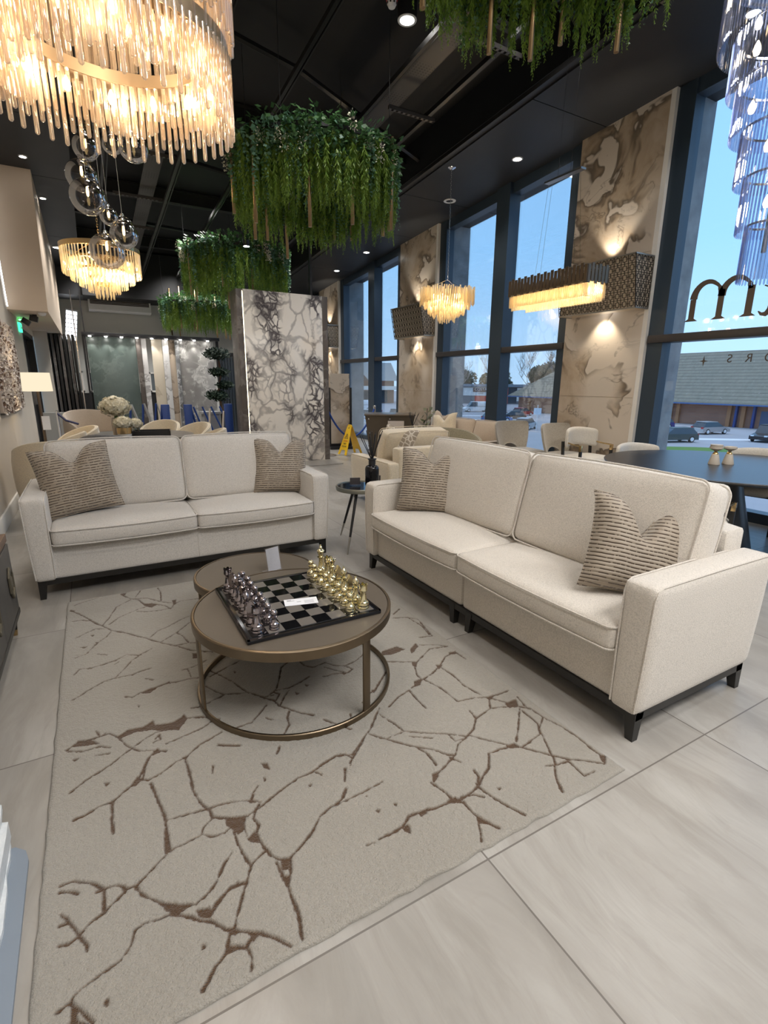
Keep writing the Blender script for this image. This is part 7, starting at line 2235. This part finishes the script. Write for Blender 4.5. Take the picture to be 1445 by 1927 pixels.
# trees: bare birches and dark evergreens behind the shops
BARK = plain('pale_bark', (.30, .28, .27), .8)
TWIG = plain('grey_brown_twigs', (.13, .11, .105), .85)
def bare_tree_mesh(seed, h=11, tw=True):
    rnd = random.Random(seed)
    mb = MB()
    def br(p, d, L, r_, lv):
        n = 3
        pts = [p]
        q = p
        for i in range(n):
            d = (d + Vector((rnd.uniform(-.15, .15), rnd.uniform(-.15, .15), .06))).normalized()
            q = q + d * L / n
            pts.append(q)
        mb.tube(pts, r_, 4, rs=[r_ * (1 - .2 * i) for i in range(n + 1)], cap=False)
        if lv == 0: return
        for k_ in range(5 if lv > 1 else 4):
            t = rnd.uniform(.3, 1.0)
            a = rnd.random() * 2 * pi
            b = pts[min(n, int(t * n) + 1)]
            s_ = Vector((cos(a), sin(a), rnd.uniform(.5, 1.3))).normalized()
            br(b, (d * .5 + s_).normalized(), L * rnd.uniform(.5, .68), r_ * .52, lv - 1)
    br(Vector((0, 0, 0)), Vector((0, 0, 1)), h * .5, h * .013, 4)
    me = bpy.data.meshes.new('bare_crown')
    me.from_pydata(mb.v, [], mb.f)
    return me
BT = [bare_tree_mesh(1), bare_tree_mesh(2)]
BT[0].materials.append(BARK); BT[1].materials.append(TWIG)
spots = ((92, 118, 0, 1.1, 'leftmost, beside the grey cladding'), (101, 116, 1, 1.2, 'over the white sign band'), (112, 112, 1, 1.25, 'just left of the mullion'), (116, 100, 0, 1.5, 'the whitest trunk right of the mullion'), (121, 97, 0, 1.45, 'second white trunk right of the mullion'), (112, 103, 1, 1.3, 'right behind the mullion'), (126, 90, 1, 1.2, 'nearest the slope of the tiled roof'), (132, 83, 1, 1.1, 'peeping over the tiled roof'))
for x, y, k_, s_, lb in spots:
    x, y, s_ = x * 1.16, y * 1.16, s_ * 1.1
    t = thing('bare_tree', 'leafless winter tree beyond the shops, ' + lb, 'tree', (x, y, G), random.random() * 6, 'bare trees beyond the shops')
    o = link('branches', BT[k_], t)
    o.scale = (s_, s_, s_)
def leafy_mesh(seed, n=4200):
    rnd = random.Random(seed)
    v, f = [], []
    bl = [(rnd.uniform(-2.2, 2.2), rnd.uniform(-2, 2), rnd.uniform(2.2, 6.5), rnd.uniform(1.4, 2.4)) for _ in range(9)]
    for k_ in range(n):
        b = rnd.choice(bl)
        d = Vector((rnd.gauss(0, 1), rnd.gauss(0, 1), rnd.gauss(0, 1))).normalized()
        p = Vector(b[:3]) + d * b[3] * rnd.uniform(.7, 1.05)
        leaf_quads(v, f, p, d, d.orthogonal().normalized(), .5, .2)
    me = bpy.data.meshes.new('crown'); me.from_pydata([tuple(q) for q in v], [], f); return me
EV = mk_leaf('dark_evergreen', (.05, .075, .055), (.12, .15, .10), .8)
LM = [leafy_mesh(3), leafy_mesh(4)]
for q in LM: q.materials.append(EV)
for i, (x, y, s_, lb) in enumerate(((96, 124, 1.15, 'leftmost behind the shop sign'), (108, 122, 1.1, 'left of the mullion'), (119, 112, 1.4, 'behind the mullion'), (126, 105, 1.5, 'behind the white trunks'), (133, 98, 1.4, 'behind the red shop unit'), (140, 88, 1.3, 'near the slope of the tiled roof'))):
    x, y, s_ = x * 1.42 + 0, y * 1.42, s_ * 1.22
    t = thing('evergreen_tree', 'dense dark evergreen beyond the shops, ' + lb, 'tree', (x, y, G), i * 1.3, 'evergreens beyond the shops')
    o = link('crown', LM[i % 2], t); o.scale = (s_ * 1.3, s_ * 1.3, s_)
    mb = MB().tube([(0, 0, 0), (0, 0, 4)], .25, 6); mb.build('trunk', TWIG, t)
